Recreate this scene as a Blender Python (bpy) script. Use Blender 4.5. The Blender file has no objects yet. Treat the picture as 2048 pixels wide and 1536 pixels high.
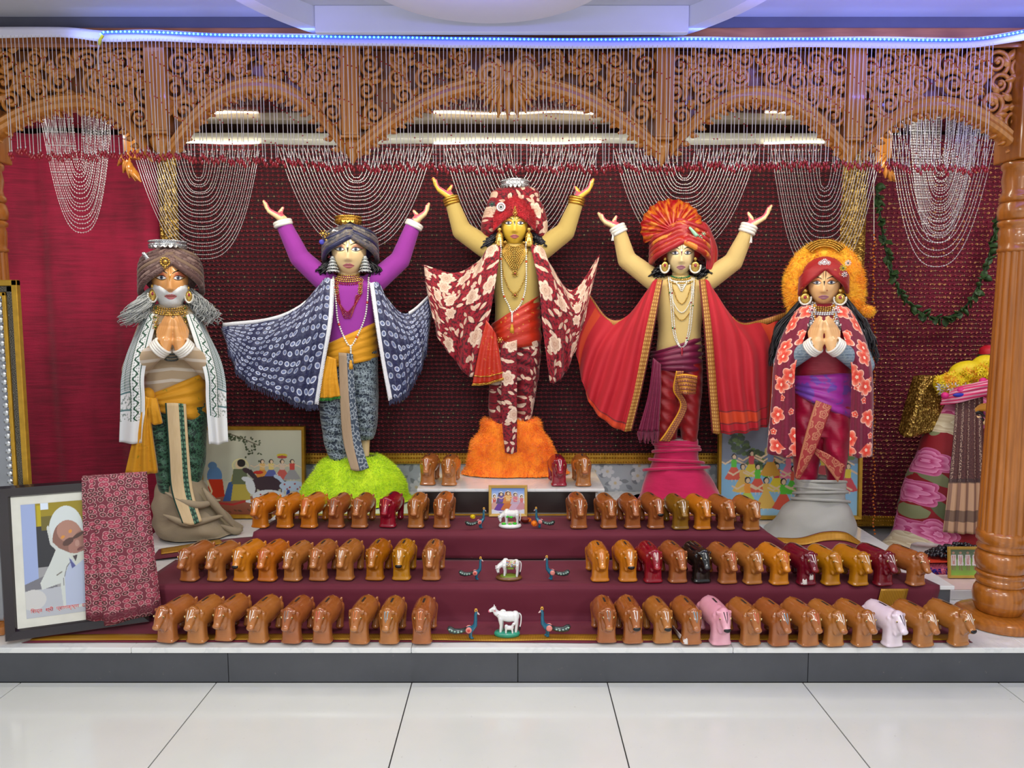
import bpy, bmesh, math, random
import numpy as np
from mathutils import Vector, Matrix
from mathutils.bvhtree import BVHTree
from mathutils import noise as mnoise
RND = random.Random(11)
NR = np.random.RandomState(5)
sc = bpy.context.scene
COL = sc.collection
PI = math.pi
sin, cos = math.sin, math.cos

# ------------------------------------------------------------------ camera, world, lights, exposure
FPX = 1500.0
TH = math.atan(139.0 / FPX)
CAMZ = 1.5
cam_d = bpy.data.cameras.new('camera')
cam_d.sensor_width = 36.0
cam_d.lens = FPX / 2048.0 * 36.0
cam_d.clip_start = 0.05
cam = bpy.data.objects.new('camera', cam_d)
cam.location = (0, 0, CAMZ)
cam.rotation_euler = (PI / 2 - TH, 0, 0)
COL.objects.link(cam)
sc.camera = cam
sc.view_settings.view_transform = 'Standard'
sc.view_settings.look = 'None'
sc.view_settings.exposure = 0.1
sc.view_settings.gamma = 1.0
sc.view_settings.use_curve_mapping = False
world = bpy.data.worlds.new('world')
world.use_nodes = True
sc.world = world
world.node_tree.nodes['Background'].inputs[0].default_value = (0.90, 0.94, 1.0, 1)
world.node_tree.nodes['Background'].inputs[1].default_value = 0.52


def area(name, loc, rot, size, energy, col=(1, 1, 1)):
    d = bpy.data.lights.new(name, 'AREA')
    d.shape = 'RECTANGLE'
    d.size, d.size_y = size
    d.energy = energy
    d.color = col
    o = bpy.data.objects.new(name, d)
    o.location = loc
    o.rotation_euler = rot
    COL.objects.link(o)
    return o


# the hall's ceiling panels, in front of the altar and behind the viewer
for i, (x, y) in enumerate([(-1.9, 0.9), (0.0, 1.1), (1.9, 0.9), (-1.9, -1.2), (0.0, -1.2), (1.9, -1.2)]):
    area('ceiling_panel_light', (x, y, 2.66), (0, 0, 0), (0.6, 0.6), 24 if y > 0 else 62, (1.0, 0.985, 0.95))
# bodiless blue lamps added out of view to wash ceiling and round panel
for x, w, e, y, z in ((-1.15, .5, 3.2, 2.58, 2.54), (-.10, .40, 1.6, 2.48, 2.49), (1.75, 1.9, 15, 2.58, 2.54)):
    area('added_blue_wash', (x, y, z), (PI - .5, 0, 0), (w, .06), e, (.20, .19, 1.0))
# light strips under the altar canopy, along the front beam and the back wall
area('canopy_strip_light', (0, 3.45, 2.52), (math.radians(35), 0, 0), (3.6, 0.06), 34, (1.0, 0.93, 0.80))
area('canopy_back_strip_light', (0.05, 4.44, 2.49), (math.radians(-20), 0, 0), (3.0, 0.04), 5, (1.0, 0.85, 0.6))
area('canopy_side_strip_light', (-2.6, 3.5, 2.45), (math.radians(25), 0, 0), (0.6, 0.06), 9, (1.0, 0.93, 0.85))
area('canopy_side_strip_light', (2.75, 3.5, 2.45), (math.radians(25), 0, 0), (0.6, 0.06), 9, (1.0, 0.93, 0.85))


def ray(u, v):
    yc = (768 - v) / FPX
    return (u - 1024) / FPX, cos(TH) + yc * sin(TH), -sin(TH) + yc * cos(TH)


def P(u, v, Y):
    "world point at depth Y seen at photo pixel (u, v)"
    dx, dy, dz = ray(u, v)
    t = Y / dy
    return np.array((dx * t, Y, CAMZ + dz * t))


def G(u, v, z):
    "world point at height z seen at photo pixel (u, v)"
    dx, dy, dz = ray(u, v)
    t = (z - CAMZ) / dz
    return np.array((dx * t, dy * t, z))


def MPP(Y, v=600):
    "metres per photo pixel at depth Y"
    return Y / ray(1024, v)[1] / FPX


# ------------------------------------------------------------------ materials
def lin(c):
    r = []
    for x in c[:3]:
        x = x / 255.0
        r.append(x / 12.92 if x <= 0.04045 else ((x + 0.055) / 1.055) ** 2.4)
    return tuple(r) + (1.0,)


class NT:
    "small node-building language"

    def __init__(s, name):
        s.m = bpy.data.materials.new(name)
        s.m.use_nodes = True
        s.t = s.m.node_tree
        s.b = s.t.nodes['Principled BSDF']
        s._tc = None

    def n(s, typ, ins=None, **kw):
        nd = s.t.nodes.new('ShaderNode' + typ)
        for k, v in kw.items():
            setattr(nd, k, v)
        for k, v in (ins or {}).items():
            s.put(nd.inputs[k], v)
        return nd

    def put(s, inp, v):
        if isinstance(v, bpy.types.NodeSocket):
            s.t.links.new(v, inp)
        elif isinstance(v, (tuple, list)) and inp.type == 'RGBA':
            inp.default_value = v if len(v) == 4 else tuple(v) + (1.0,)
        else:
            inp.default_value = v

    def tc(s, k='Object'):
        if s._tc is None:
            s._tc = s.n('TexCoord')
        return s._tc.outputs[k]

    def M(s, op, a, b=0.0, c=0.0, clamp=False):
        nd = s.n('Math', operation=op, use_clamp=clamp)
        s.put(nd.inputs[0], a)
        s.put(nd.inputs[1], b)
        s.put(nd.inputs[2], c)
        return nd.outputs[0]

    def mapv(s, vec, scale=(1, 1, 1), loc=(0, 0, 0), rot=(0, 0, 0)):
        nd = s.n('Mapping', {'Vector': vec, 'Scale': scale, 'Location': loc, 'Rotation': rot})
        return nd.outputs[0]

    def sep(s, vec):
        nd = s.n('SeparateXYZ', {0: vec})
        return nd.outputs[0], nd.outputs[1], nd.outputs[2]

    def comb(s, x, y, z=0.0):
        return s.n('CombineXYZ', {0: x, 1: y, 2: z}).outputs[0]

    def mix(s, f, a, b):
        nd = s.n('Mix', data_type='RGBA')
        s.put(nd.inputs[0], f)
        s.put(nd.inputs[6], a)
        s.put(nd.inputs[7], b)
        return nd.outputs[2]

    def noise(s, vec, scale, detail=3.0, rough=.55, dist=0.0):
        return s.n('TexNoise', {'Vector': vec, 'Scale': scale, 'Detail': detail, 'Roughness': rough, 'Distortion': dist}).outputs[0]

    def ramp(s, f, a, b):
        "smooth 0..1 between a and b"
        nd = s.n('MapRange', {0: f, 1: a, 2: b}, interpolation_type='SMOOTHSTEP')
        return nd.outputs[0]

    def bump(s, h, strength=.3, dist=.01):
        s.put(s.b.inputs['Normal'], s.n('Bump', {'Height': h, 'Strength': strength, 'Distance': dist}).outputs[0])

    def set(s, col=None, rough=None, metal=None, coat=None, emit=None, estr=1.0, spec=None, sheen=None, alpha=None, trans=None):
        b = s.b.inputs
        if col is not None: s.put(b['Base Color'], col)
        if rough is not None: s.put(b['Roughness'], rough)
        if metal is not None: s.put(b['Metallic'], metal)
        if coat is not None:
            s.put(b['Coat Weight'], coat)
            s.put(b['Coat Roughness'], 0.06)
        if spec is not None: s.put(b['Specular IOR Level'], spec)
        if sheen is not None:
            s.put(b['Sheen Weight'], sheen)
            s.put(b['Sheen Roughness'], .4)
        if alpha is not None: s.put(b['Alpha'], alpha)
        if trans is not None: s.put(b['Transmission Weight'], trans)
        if emit is not None:
            s.put(b['Emission Color'], emit)
            s.put(b['Emission Strength'], estr)
        return s.m

    # pattern masks -------------------------------------------------
    def cells(s, vec, rnd=1.0):
        vo = s.n('TexVoronoi', {'Vector': vec, 'Scale': 1.0, 'Randomness': rnd}, voronoi_dimensions='2D')
        d = s.n('VectorMath', {0: vec, 1: vo.outputs['Position']}, operation='SUBTRACT').outputs[0]
        x, y, _ = s.sep(d)
        r, g, b = s.sep(vo.outputs['Color'])
        return x, y, r, g

    def flower(s, vec, R=.4, n=5, dep=.3, rnd=.8):
        x, y, cr, cg = s.cells(vec, rnd)
        ang = s.M('ADD', s.M('ARCTAN2', y, x), s.M('MULTIPLY', cr, 6.28))
        rad = s.M('SQRT', s.M('ADD', s.M('MULTIPLY', x, x), s.M('MULTIPLY', y, y)))
        lob = s.M('MULTIPLY_ADD', s.M('ABSOLUTE', s.M('COSINE', s.M('MULTIPLY', ang, n / 2.0))), dep, 1.0 - dep)
        q = s.M('DIVIDE', rad, s.M('MULTIPLY', lob, R))
        return q, cr, cg  # q < 1 inside the flower

    def leaf(s, vec, R=.4, asp=.42, rnd=1.0):
        x, y, cr, cg = s.cells(vec, rnd)
        a = s.M('MULTIPLY', cr, 6.28)
        ca, sa = s.M('COSINE', a), s.M('SINE', a)
        lx = s.M('ADD', s.M('MULTIPLY', x, ca), s.M('MULTIPLY', y, sa))
        ly = s.M('SUBTRACT', s.M('MULTIPLY', y, ca), s.M('MULTIPLY', x, sa))
        ax = s.M('DIVIDE', lx, R)
        w = s.M('MULTIPLY', s.M('SUBTRACT', 1.0, s.M('MULTIPLY', ax, ax)), R * asp)
        q = s.M('DIVIDE', s.M('ABSOLUTE', ly), s.M('MAXIMUM', w, 1e-4))
        q = s.M('MAXIMUM', q, s.M('ABSOLUTE', ax))
        return q, cr, cg

    def lt(s, a, b):
        return s.M('LESS_THAN', a, b)

    def gt(s, a, b):
        return s.M('GREATER_THAN', a, b)


MC = {}


def mat(name, col, rough=.5, metal=0.0, coat=None, var=.12, vs=12.0, bump=0.0, bs=60.0, spec=None, sheen=None, emit=None, estr=1.0):
    "plain material with a little procedural variation of colour and relief"
    if name in MC: return MC[name]
    s = NT(name)
    c = lin(col)
    o = s.tc('Object')
    f = s.noise(o, vs)
    dk = tuple(x * (1 - var * 1.6) for x in c[:3]) + (1,)
    lt = tuple(min(1, x * (1 + var)) for x in c[:3]) + (1,)
    s.set(s.mix(f, dk, lt), rough, metal, coat, spec=spec, sheen=sheen)
    if emit is not None: s.set(emit=lin(emit), estr=estr)
    if bump > 0: s.bump(s.noise(o, bs, 4.0), bump, .004)
    MC[name] = s.m
    return s.m


# ------------------------------------------------------------------ mesh building
def norm(a):
    a = np.asarray(a, float)
    return a / (np.linalg.norm(a) + 1e-12)


class MB:
    def __init__(s):
        s.v, s.f, s.uv, s.mi, s.cols, s.cm = [], [], [], [], [], 0
        s.n = 0

    def add(s, vf, uv=None, mi=None):
        v, f = vf[0], vf[1]
        if len(vf) > 2 and uv is None: uv = vf[2]
        v = np.asarray(v, float).reshape(-1, 3)
        s.v.append(v)
        b = s.n
        s.f.extend([tuple(i + b for i in q) for q in f])
        s.mi.extend([s.cm if mi is None else mi] * len(f))
        s.uv.append(np.zeros((len(v), 2)) if uv is None else np.asarray(uv, float).reshape(-1, 2))
        s.n += len(v)
        return s

    def verts(s):
        return np.vstack(s.v) if s.v else np.zeros((0, 3))

    def build(s, name, mats, parent=None, smooth=True, kind=None, uv=False, sub=0, auto=None, solid=0.0):
        me = bpy.data.meshes.new(name)
        off = np.zeros(3)
        p = parent
        while p is not None:
            off += np.array(p.location)
            p = p.parent
        V = s.verts() - off
        me.from_pydata(V.tolist(), [], s.f)
        if not isinstance(mats, (list, tuple)): mats = [mats]
        for m in mats: me.materials.append(m)
        if len(mats) > 1: me.polygons.foreach_set('material_index', s.mi)
        if uv:
            U = np.vstack(s.uv)
            l = me.uv_layers.new(name='UVMap')
            li = np.zeros(len(me.loops), int)
            me.loops.foreach_get('vertex_index', li)
            l.data.foreach_set('uv', U[li].ravel())
        if s.cols:
            ca = me.color_attributes.new('col', 'FLOAT_COLOR', 'POINT')
            ca.data.foreach_set('color', np.vstack(s.cols).astype(np.float32).ravel())
        if smooth:
            me.polygons.foreach_set('use_smooth', [True] * len(me.polygons))
            if auto is not None:
                try: me.set_sharp_from_angle(angle=math.radians(auto))
                except Exception: pass
        me.update()
        o = bpy.data.objects.new(name, me)
        COL.objects.link(o)
        if parent is not None: o.parent = parent
        if kind: o['kind'] = kind
        if solid:
            md = o.modifiers.new('thickness', 'SOLIDIFY')
            md.thickness = abs(solid)
            md.offset = 1.0 if solid > 0 else -1.0
        if sub:
            md = o.modifiers.new('smooth', 'SUBSURF')
            md.levels = md.render_levels = sub
        return o


def root(name, label, cat, loc=(0, 0, 0), group=None):
    o = bpy.data.objects.new(name, None)
    o.empty_display_size = .05
    COL.objects.link(o)
    o.location = tuple(float(x) for x in loc)
    o['label'] = label
    o['category'] = cat
    if group: o['group'] = group
    return o


def tag(o, label, cat, group=None):
    o['label'] = label
    o['category'] = cat
    if group: o['group'] = group
    return o


def box(x0, x1, y0, y1, z0, z1):
    v = [(x, y, z) for x in (x0, x1) for y in (y0, y1) for z in (z0, z1)]
    f = [(0, 1, 3, 2), (4, 6, 7, 5), (0, 4, 5, 1), (2, 3, 7, 6), (0, 2, 6, 4), (1, 5, 7, 3)]
    return v, f


def bbox(x0, x1, y0, y1, z0, z1, b=.004):
    "box with bevelled edges"
    bm = bmesh.new()
    v, f = box(x0, x1, y0, y1, z0, z1)
    vs = [bm.verts.new(p) for p in v]
    for q in f: bm.faces.new([vs[i] for i in q])
    bmesh.ops.recalc_face_normals(bm, faces=bm.faces)
    bmesh.ops.bevel(bm, geom=bm.edges[:] , offset=b, segments=2, affect='EDGES', profile=.5)
    bm.verts.index_update()
    r = [tuple(v.co) for v in bm.verts], [tuple(v.index for v in f.verts) for f in bm.faces]
    bm.free()
    return r


def xf(vf, M):
    "transform by a 4x4 Matrix"
    M = np.array(M)
    v = np.asarray(vf[0], float).reshape(-1, 3)
    return (v @ M[:3, :3].T + M[:3, 3],) + tuple(vf[1:])


def mv(vf, d):
    return (np.asarray(vf[0], float) + np.asarray(d, float),) + tuple(vf[1:])


def gridf(n, m, cu=False, cv=False):
    "quads of an n x m vertex grid; cu/cv close the two directions"
    f = []
    for i in range(n if cu else n - 1):
        for j in range(m if cv else m - 1):
            a, b = i * m + j, ((i + 1) % n) * m + j
            c, d = ((i + 1) % n) * m + (j + 1) % m, i * m + (j + 1) % m
            f.append((a, b, c, d))
    return f


def ell(c, r, n=24, m=16, rot=None):
    "ellipsoid"
    r = (r, r, r) if np.isscalar(r) else r
    v = [(0, 0, -1)]
    for j in range(1, m):
        a = -PI / 2 + PI * j / m
        for i in range(n):
            t = 2 * PI * i / n
            v.append((cos(a) * cos(t), cos(a) * sin(t), sin(a)))
    v.append((0, 0, 1))
    f = [(0, 1 + (i + 1) % n, 1 + i) for i in range(n)]
    for j in range(m - 2):
        for i in range(n):
            a, b = 1 + j * n + i, 1 + j * n + (i + 1) % n
            f.append((a, b, b + n, a + n))
    L = len(v) - 1
    k = 1 + (m - 2) * n
    f += [(k + i, k + (i + 1) % n, L) for i in range(n)]
    v = np.array(v) * np.array(r)
    if rot is not None: v = v @ np.array(Matrix.Rotation(rot[0], 3, rot[1])).T
    return v + np.array(c), f


def frames(pts):
    pts = np.asarray(pts, float)
    T = np.gradient(pts, axis=0)
    T /= np.linalg.norm(T, axis=1)[:, None] + 1e-12
    up = np.array((0, 0, 1.0)) if abs(T[0][2]) < .9 else np.array((0, 1.0, 0))
    N = np.zeros_like(T)
    n = up - T[0] * (up @ T[0])
    n /= np.linalg.norm(n)
    for i in range(len(T)):
        n = n - T[i] * (n @ T[i])
        n = n / (np.linalg.norm(n) + 1e-12)
        N[i] = n
    return T, N, np.cross(T, N)


def tube(pts, r, n=8, caps=True, flat=1.0, closed=False):
    "tube along a polyline, radius scalar or per point; flat squeezes it along the binormal"
    pts = np.asarray(pts, float)
    k = len(pts)
    r = np.full(k, r) if np.isscalar(r) else np.asarray(r, float)
    T, N, B = frames(pts)
    a = np.linspace(0, 2 * PI, n, endpoint=False)
    ring = np.cos(a)[None, :, None] * N[:, None, :] + flat * np.sin(a)[None, :, None] * B[:, None, :]
    v = (pts[:, None, :] + ring * r[:, None, None]).reshape(-1, 3)
    f = gridf(k, n, closed, True)
    if caps and not closed:
        v = np.vstack([v, pts[:1], pts[-1:]])
        c0, c1 = k * n, k * n + 1
        f += [(c0, (i + 1) % n, i) for i in range(n)]
        f += [(c1, (k - 1) * n + i, (k - 1) * n + (i + 1) % n) for i in range(n)]
        f = [q[::-1] for q in f]
    else:
        f = [q[::-1] for q in f]
    return v, f


def capsule(p0, r0, p1, r1, n=16):
    p0, p1 = np.asarray(p0, float), np.asarray(p1, float)
    d = norm(p1 - p0)
    pts, rr = [], []
    for k in range(6):
        a = -PI / 2 + (PI / 2) * (k + .2) / 6
        pts.append(p0 + d * r0 * sin(a)); rr.append(r0 * cos(a))
    for k in range(1, 7):
        t = k / 7.0
        pts.append(p0 + (p1 - p0) * t); rr.append(r0 + (r1 - r0) * t)
    for k in range(6):
        a = (PI / 2) * (k + .8) / 6
        pts.append(p1 + d * r1 * sin(a)); rr.append(r1 * cos(a))
    return tube(pts, rr, n)


def chain(pts, rr, n=16):
    "list of capsules through joints"
    return [capsule(pts[i], rr[i], pts[i + 1], rr[i + 1], n) for i in range(len(pts) - 1)]


def lathe(prof, n=24, c=(0, 0, 0), caps=True):
    "revolve (r, z) pairs round z"
    v = []
    for r, z in prof:
        for i in range(n):
            a = 2 * PI * i / n
            v.append((r * cos(a), r * sin(a), z))
    f = gridf(len(prof), n, False, True)
    f = [q[::-1] for q in f]
    if caps:
        f.append(tuple(range(n))[::-1])
        f.append(tuple((len(prof) - 1) * n + i for i in range(n)))
    return np.array(v) + np.array(c), f


def prism(poly, y0, y1, axes='xz'):
    "extrude a polygon given in x,z from y0 to y1"
    n = len(poly)
    A = [(p[0], y0, p[1]) for p in poly] + [(p[0], y1, p[1]) for p in poly]
    f = [tuple(range(n)), tuple(range(2 * n - 1, n - 1, -1))]
    f += [(i, n + i, n + (i + 1) % n, (i + 1) % n) for i in range(n)]
    return A, f


def octa(c, r, rz=None):
    "eight-sided bead"
    rz = r if rz is None else rz
    c = np.asarray(c, float)
    v = c + np.array([(r, 0, 0), (0, r, 0), (-r, 0, 0), (0, -r, 0), (0, 0, rz), (0, 0, -rz)])
    return v, [(0, 1, 4), (1, 2, 4), (2, 3, 4), (3, 0, 4), (1, 0, 5), (2, 1, 5), (3, 2, 5), (0, 3, 5)]


def beads(centres, base):
    "many copies of one small mesh (v, f) at the given centres"
    bv, bf = np.asarray(base[0], float), np.asarray([list(q) for q in base[1]], int)
    c = np.asarray(centres, float).reshape(-1, 3)
    v = (c[:, None, :] + bv[None]).reshape(-1, 3)
    f = (bf[None] + (np.arange(len(c)) * len(bv))[:, None, None]).reshape(-1, bf.shape[1])
    return v, [tuple(q) for q in f.tolist()]


def icosa(r, sub=1):
    bm = bmesh.new()
    bmesh.ops.create_icosphere(bm, subdivisions=sub, radius=r)
    bm.verts.index_update()
    o = [tuple(v.co) for v in bm.verts], [tuple(v.index for v in f.verts) for f in bm.faces]
    bm.free()
    return o


def cr(pts, n):
    "Catmull-Rom through points, n samples"
    p = np.asarray(pts, float)
    k = len(p)
    if k == 2:
        t = np.linspace(0, 1, n)[:, None]
        return p[0] * (1 - t) + p[1] * t
    q = np.vstack([2 * p[0] - p[1], p, 2 * p[-1] - p[-2]])
    out = []
    for s in np.linspace(0, k - 1 - 1e-9, n):
        i = int(s)
        t = s - i
        a, b, c, d = q[i], q[i + 1], q[i + 2], q[i + 3]
        out.append(.5 * (2 * b + (c - a) * t + (2 * a - 5 * b + 4 * c - d) * t * t + (3 * b - a - 3 * c + d) * t ** 3))
    return np.array(out)


def sheet(rows, n, m, fold=None):
    """cloth through control rows (list of lists of 3-D points): n x m vertices with arc-length uv.
    fold(s, t) -> offset along y, arrays s (across rows) and t (along a row)"""
    A = np.array([cr(r, m) for r in rows])
    V = np.array([cr(A[:, j], n) for j in range(m)]).transpose(1, 0, 2)
    S, T = np.meshgrid(np.linspace(0, 1, n), np.linspace(0, 1, m), indexing='ij')
    du = np.linalg.norm(np.diff(V, axis=0), axis=2).mean(axis=1)
    dv = np.linalg.norm(np.diff(V, axis=1), axis=2).mean(axis=0)
    u = np.concatenate([[0], np.cumsum(du)])
    w = np.concatenate([[0], np.cumsum(dv)])
    U, W = np.meshgrid(u, w, indexing='ij')
    if fold is not None:
        V[:, :, 1] += fold(S, T)
    return V.reshape(-1, 3), gridf(n, m), np.stack([U, W], -1).reshape(-1, 2)


def blob(shapes, voxel, it=4, fac=.5, decim=None):
    "one continuous surface grown over overlapping closed shapes"
    b = MB()
    for s in shapes: b.add(s[:2])
    o = b.build('tmp', [], smooth=False)
    md = o.modifiers.new('r', 'REMESH')
    md.mode = 'VOXEL'
    md.voxel_size = voxel
    if it:
        md = o.modifiers.new('s', 'SMOOTH')
        md.iterations = it
        md.factor = fac
    if decim:
        md = o.modifiers.new('d', 'DECIMATE')
        md.ratio = decim
    dg = bpy.context.evaluated_depsgraph_get()
    e = o.evaluated_get(dg)
    me = e.to_mesh()
    v = np.zeros(len(me.vertices) * 3)
    me.vertices.foreach_get('co', v)
    f = [tuple(p.vertices) for p in me.polygons]
    e.to_mesh_clear()
    m0 = o.data
    bpy.data.objects.remove(o)
    bpy.data.meshes.remove(m0)
    return v.reshape(-1, 3), f


def bvh(*vfs):
    V, Fc, k = [], [], 0
    for vf in vfs:
        v = np.asarray(vf[0], float).reshape(-1, 3)
        V += v.tolist()
        Fc += [tuple(i + k for i in q) for q in vf[1]]
        k += len(v)
    return BVHTree.FromPolygons(V, Fc)


def hit(tree, x, z, y0=-10.0):
    "depth of the first surface met going back along +y at (x, z)"
    r = tree.ray_cast(Vector((x, y0, z)), Vector((0, 1, 0)))
    return (r[0].y, r[1]) if r[0] is not None else (None, None)


def clone(o, parent=None, loc=None, rz=None, sc_=None):
    c = o.copy()
    COL.objects.link(c)
    if parent is not None: c.parent = parent
    if loc is not None: c.location = tuple(float(x) for x in loc)
    if rz is not None: c.rotation_euler = (0, 0, rz)
    if sc_ is not None: c.scale = (sc_, sc_, sc_)
    return c


def kids(o):
    return [x for x in bpy.data.objects if x.parent == o]


def tree_copy(src, loc, rz=0.0, s=1.0, cache={}):
    "copy a thing with its parts and sub-parts"
    if src.name not in cache:
        cache[src.name] = [(k, kids(k)) for k in kids(src)]
    r = clone(src, None, loc, rz, s)
    made = {}
    for k, subs in cache[src.name]:
        c = clone(k, r)
        made.setdefault(k.name.split('.')[0], []).append(c)
        for q in subs: made.setdefault(q.name.split('.')[0], []).append(clone(q, c))
    return r, made


def paint(o, m):
    "give one object its own material while it goes on sharing its mesh"
    o.material_slots[0].link = 'OBJECT'
    o.material_slots[0].material = m
# ------------------------------------------------------------------ shared materials
def wood_mat(name, c1, c2, rough=.28, coat=.5, axis='z'):
    s = NT(name)
    o = s.tc('Object')
    st = {'z': (14, 14, 1.6), 'x': (1.6, 14, 14)}[axis]
    g = s.noise(s.mapv(o, st), 3.0, 6.0, .6, .4)
    w = s.n('TexWave', {'Vector': s.mapv(o, st), 'Scale': 1.1, 'Distortion': 3.0, 'Detail': 3.0}).outputs[1]
    f = s.ramp(s.M('ADD', s.M('MULTIPLY', g, .85), s.M('MULTIPLY', w, .15)), .25, .8)
    s.bump(g, .06, .003)
    return s.set(s.mix(f, lin(c1), lin(c2)), rough, coat=coat)


WOOD = wood_mat('varnished_wood', (146, 84, 24), (180, 108, 36))
WOODX = wood_mat('varnished_wood_lengthwise', (118, 62, 24), (172, 104, 46), axis='x')


def marble_mat():
    s = NT('white_marble')
    o = s.tc('Object')
    v = s.M('ABSOLUTE', s.M('SUBTRACT', s.noise(o, 3.0, 6.0, .6, 1.0), .5))
    return s.set(s.mix(s.ramp(v, 0, .03), lin((208, 210, 210)), lin((218, 219, 218))), .12, coat=.3)


MARBLE = marble_mat()


def tile_mat():
    s = NT('floor_tile_glaze')
    o = s.tc('Object')
    f = s.noise(o, 2.2, 5.0, .6)
    sp = s.ramp(s.noise(o, 55, 2.0), .70, .76)
    c = s.mix(f, lin((196, 199, 193)), lin((214, 215, 210)))
    return s.set(s.mix(s.M('MULTIPLY', sp, .25), c, lin((150, 145, 138))), .16, coat=.2)


TILE = tile_mat()
GROUT = mat('dark_grout', (48, 46, 44), .9)


def slate_mat():
    s = NT('dark_riser_tile')
    o = s.tc('Object')
    f = s.noise(o, 5, 5.0, .65)
    sp = s.ramp(s.noise(o, 38, 3.0, .7), .66, .78)
    c = s.mix(f, lin((56, 58, 64)), lin((74, 76, 82)))
    return s.set(s.mix(s.M('MULTIPLY', sp, .35), c, lin((140, 132, 122))), .3, coat=.12)


SLATE = slate_mat()
GOLD = mat('gold_metal', (205, 160, 70), .28, .9, var=.2)
GOLDP = mat('gold_paint', (196, 150, 48), .35, .55, var=.25, vs=30, bump=.2)
SILVER = mat('silver_metal', (205, 208, 212), .25, .85, var=.15, vs=60)
WHITE = mat('white_plaster', (214, 216, 222), .6, var=.03)
WHITEP = mat('white_paint', (228, 228, 226), .4, var=.04)
BLACK = mat('black_gloss', (20, 18, 20), .25)
DKBROWN = mat('dark_slot', (34, 20, 14), .8)
PEARL = mat('pearl_bead', (236, 234, 226), .2, coat=.5, var=.05)

# ------------------------------------------------------------------ floor, dais, tiers
fl = MB()
fl.add(box(-6, 6, -3.5, 4.9, -.06, -.004))
floor = fl.build('floor', GROUT, smooth=False, kind='structure')
for r0 in (2.147, 1.347):
    for k in range(-4, 4):
        x0 = -.41 + .8 * k
        MB().add(bbox(x0 + .0022, x0 + .7978, r0, r0 + .7956, -.012, 0, .0012)).build('tile', TILE, floor, smooth=False)
MB().add(box(-6, 6, -3.5, 1.345, -.012, 0)).build('tile_field', TILE, floor, smooth=False)

dais = MB().add(box(-3.3, 3.3, 2.965, 4.75, 0, .126)).build('altar_dais', GROUT, smooth=False, kind='structure')
xs = [-3.3, -2.3, -1.16, .024, 1.21, 2.36, 3.3]
for a, b in zip(xs[:-1], xs[1:]):
    MB().add(bbox(a + .0012, b - .0012, 2.945, 2.966, .001, .127, .0015)).build('riser_tile', SLATE, dais, smooth=False)
xs = [-3.3, -1.55, -.41, .9, 2.1, 3.3]
for a, b in zip(xs[:-1], xs[1:]):
    MB().add(bbox(a + .0006, b - .0006, 2.938, 4.75, .127, .15, .003)).build('marble_slab', MARBLE, dais, smooth=False)

Z1, Z2, Z3, Z4 = .15, .3055, .4407, .588


def tier(x0, x1, y0, y1, z0, z1, label, back=None):
    t = root('altar_tier', label, 'stage tier', (0, 0, z0))
    MB().add(box(x0 + .012, x1 - .012, y0 + .012, y1, z0, z1 - .018)).build('tier_body', SLATE, t, smooth=False)
    MB().add(bbox(x0, x1, y0, y1, z1 - .018, z1, .003)).build('marble_top', MARBLE, t, smooth=False)
    if back:
        MB().add(box(back[0] + .01, back[1] - .01, y1, back[2], z0, z1 - .018)).build('tier_body', SLATE, t, smooth=False)
        MB().add(bbox(back[0], back[1], y1 + .001, back[2], z1 - .018, z1, .003)).build('marble_top', MARBLE, t, smooth=False)
    return t


tier(-1.97, 1.96, 3.222, 4.44, Z1, Z2 - .002, 'wide low tier with white marble top under the maroon cloth')
tier(-1.26, 1.235, 3.574, 4.265, Z2 - .002, Z3 - .002, 'narrower upper tier with white marble top, carrying the middle three statues', (-1.165, 1.125, 4.44))
t = root('altar_box', 'white topped box with dark front panels carrying the tallest orange-based statue', 'box stand', (0, 3.9, Z3 - .002))
MB().add(box(-.475, .455, 3.905, 4.43, Z3 - .002, .572)).build('box_body', WHITEP, t, smooth=False)
for a, b in ((-.462, .0), (.012, .442)):
    MB().add(bbox(a, b, 3.896, 3.908, .452, .563, .003)).build('dark_panel', mat('dark_laminate', (46, 38, 36), .25), t, smooth=False)
MB().add(bbox(-.50, .487, 3.87, 4.43, .572, Z4, .003)).build('marble_top', MARBLE, t, smooth=False)


# low wall with a silver flowered facing behind the tiers
def wallpaper():
    s = NT('silver_flowered_facing')
    o = s.tc('Object')
    x, y, z = s.sep(o)
    q, c1, c2 = s.flower(s.mapv(s.comb(x, z), (9, 9, 1)), .40, 6, .35, .9)
    f = s.ramp(q, 1.05, .85)
    ctr = s.ramp(q, .30, .18)
    q2, _, _ = s.leaf(s.mapv(s.comb(x, z), (15, 15, 1), (.3, .7, 0)), .38, .5)
    base = s.mix(s.M('MULTIPLY', s.lt(q2, 1.0), .7), lin((166, 172, 178)), lin((108, 114, 120)))
    c = s.mix(f, base, lin((204, 206, 208)))
    return s.set(s.mix(ctr, c, lin((205, 188, 150))), .35, coat=.3)


MB().add(box(-2.02, 2.0, 4.445, 4.62, .15, .625)).build('wall_low', wallpaper(), smooth=False, kind='structure')
MB().add(box(-3.4, 3.4, 4.66, 4.76, .0, 2.75)).build('wall_back', mat('dim_wall', (150, 130, 125), .8), smooth=False, kind='structure')
MB().add(box(-3.5, -3.4, 3.1, 4.76, .0, 2.75)).build('wall_left', mat('side_wall', (150, 60, 70), .8), smooth=False, kind='structure')
MB().add(box(3.4, 3.5, 3.1, 4.76, .0, 2.75)).build('wall_right', mat('side_wall', (150, 60, 70), .8), smooth=False, kind='structure')

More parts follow.
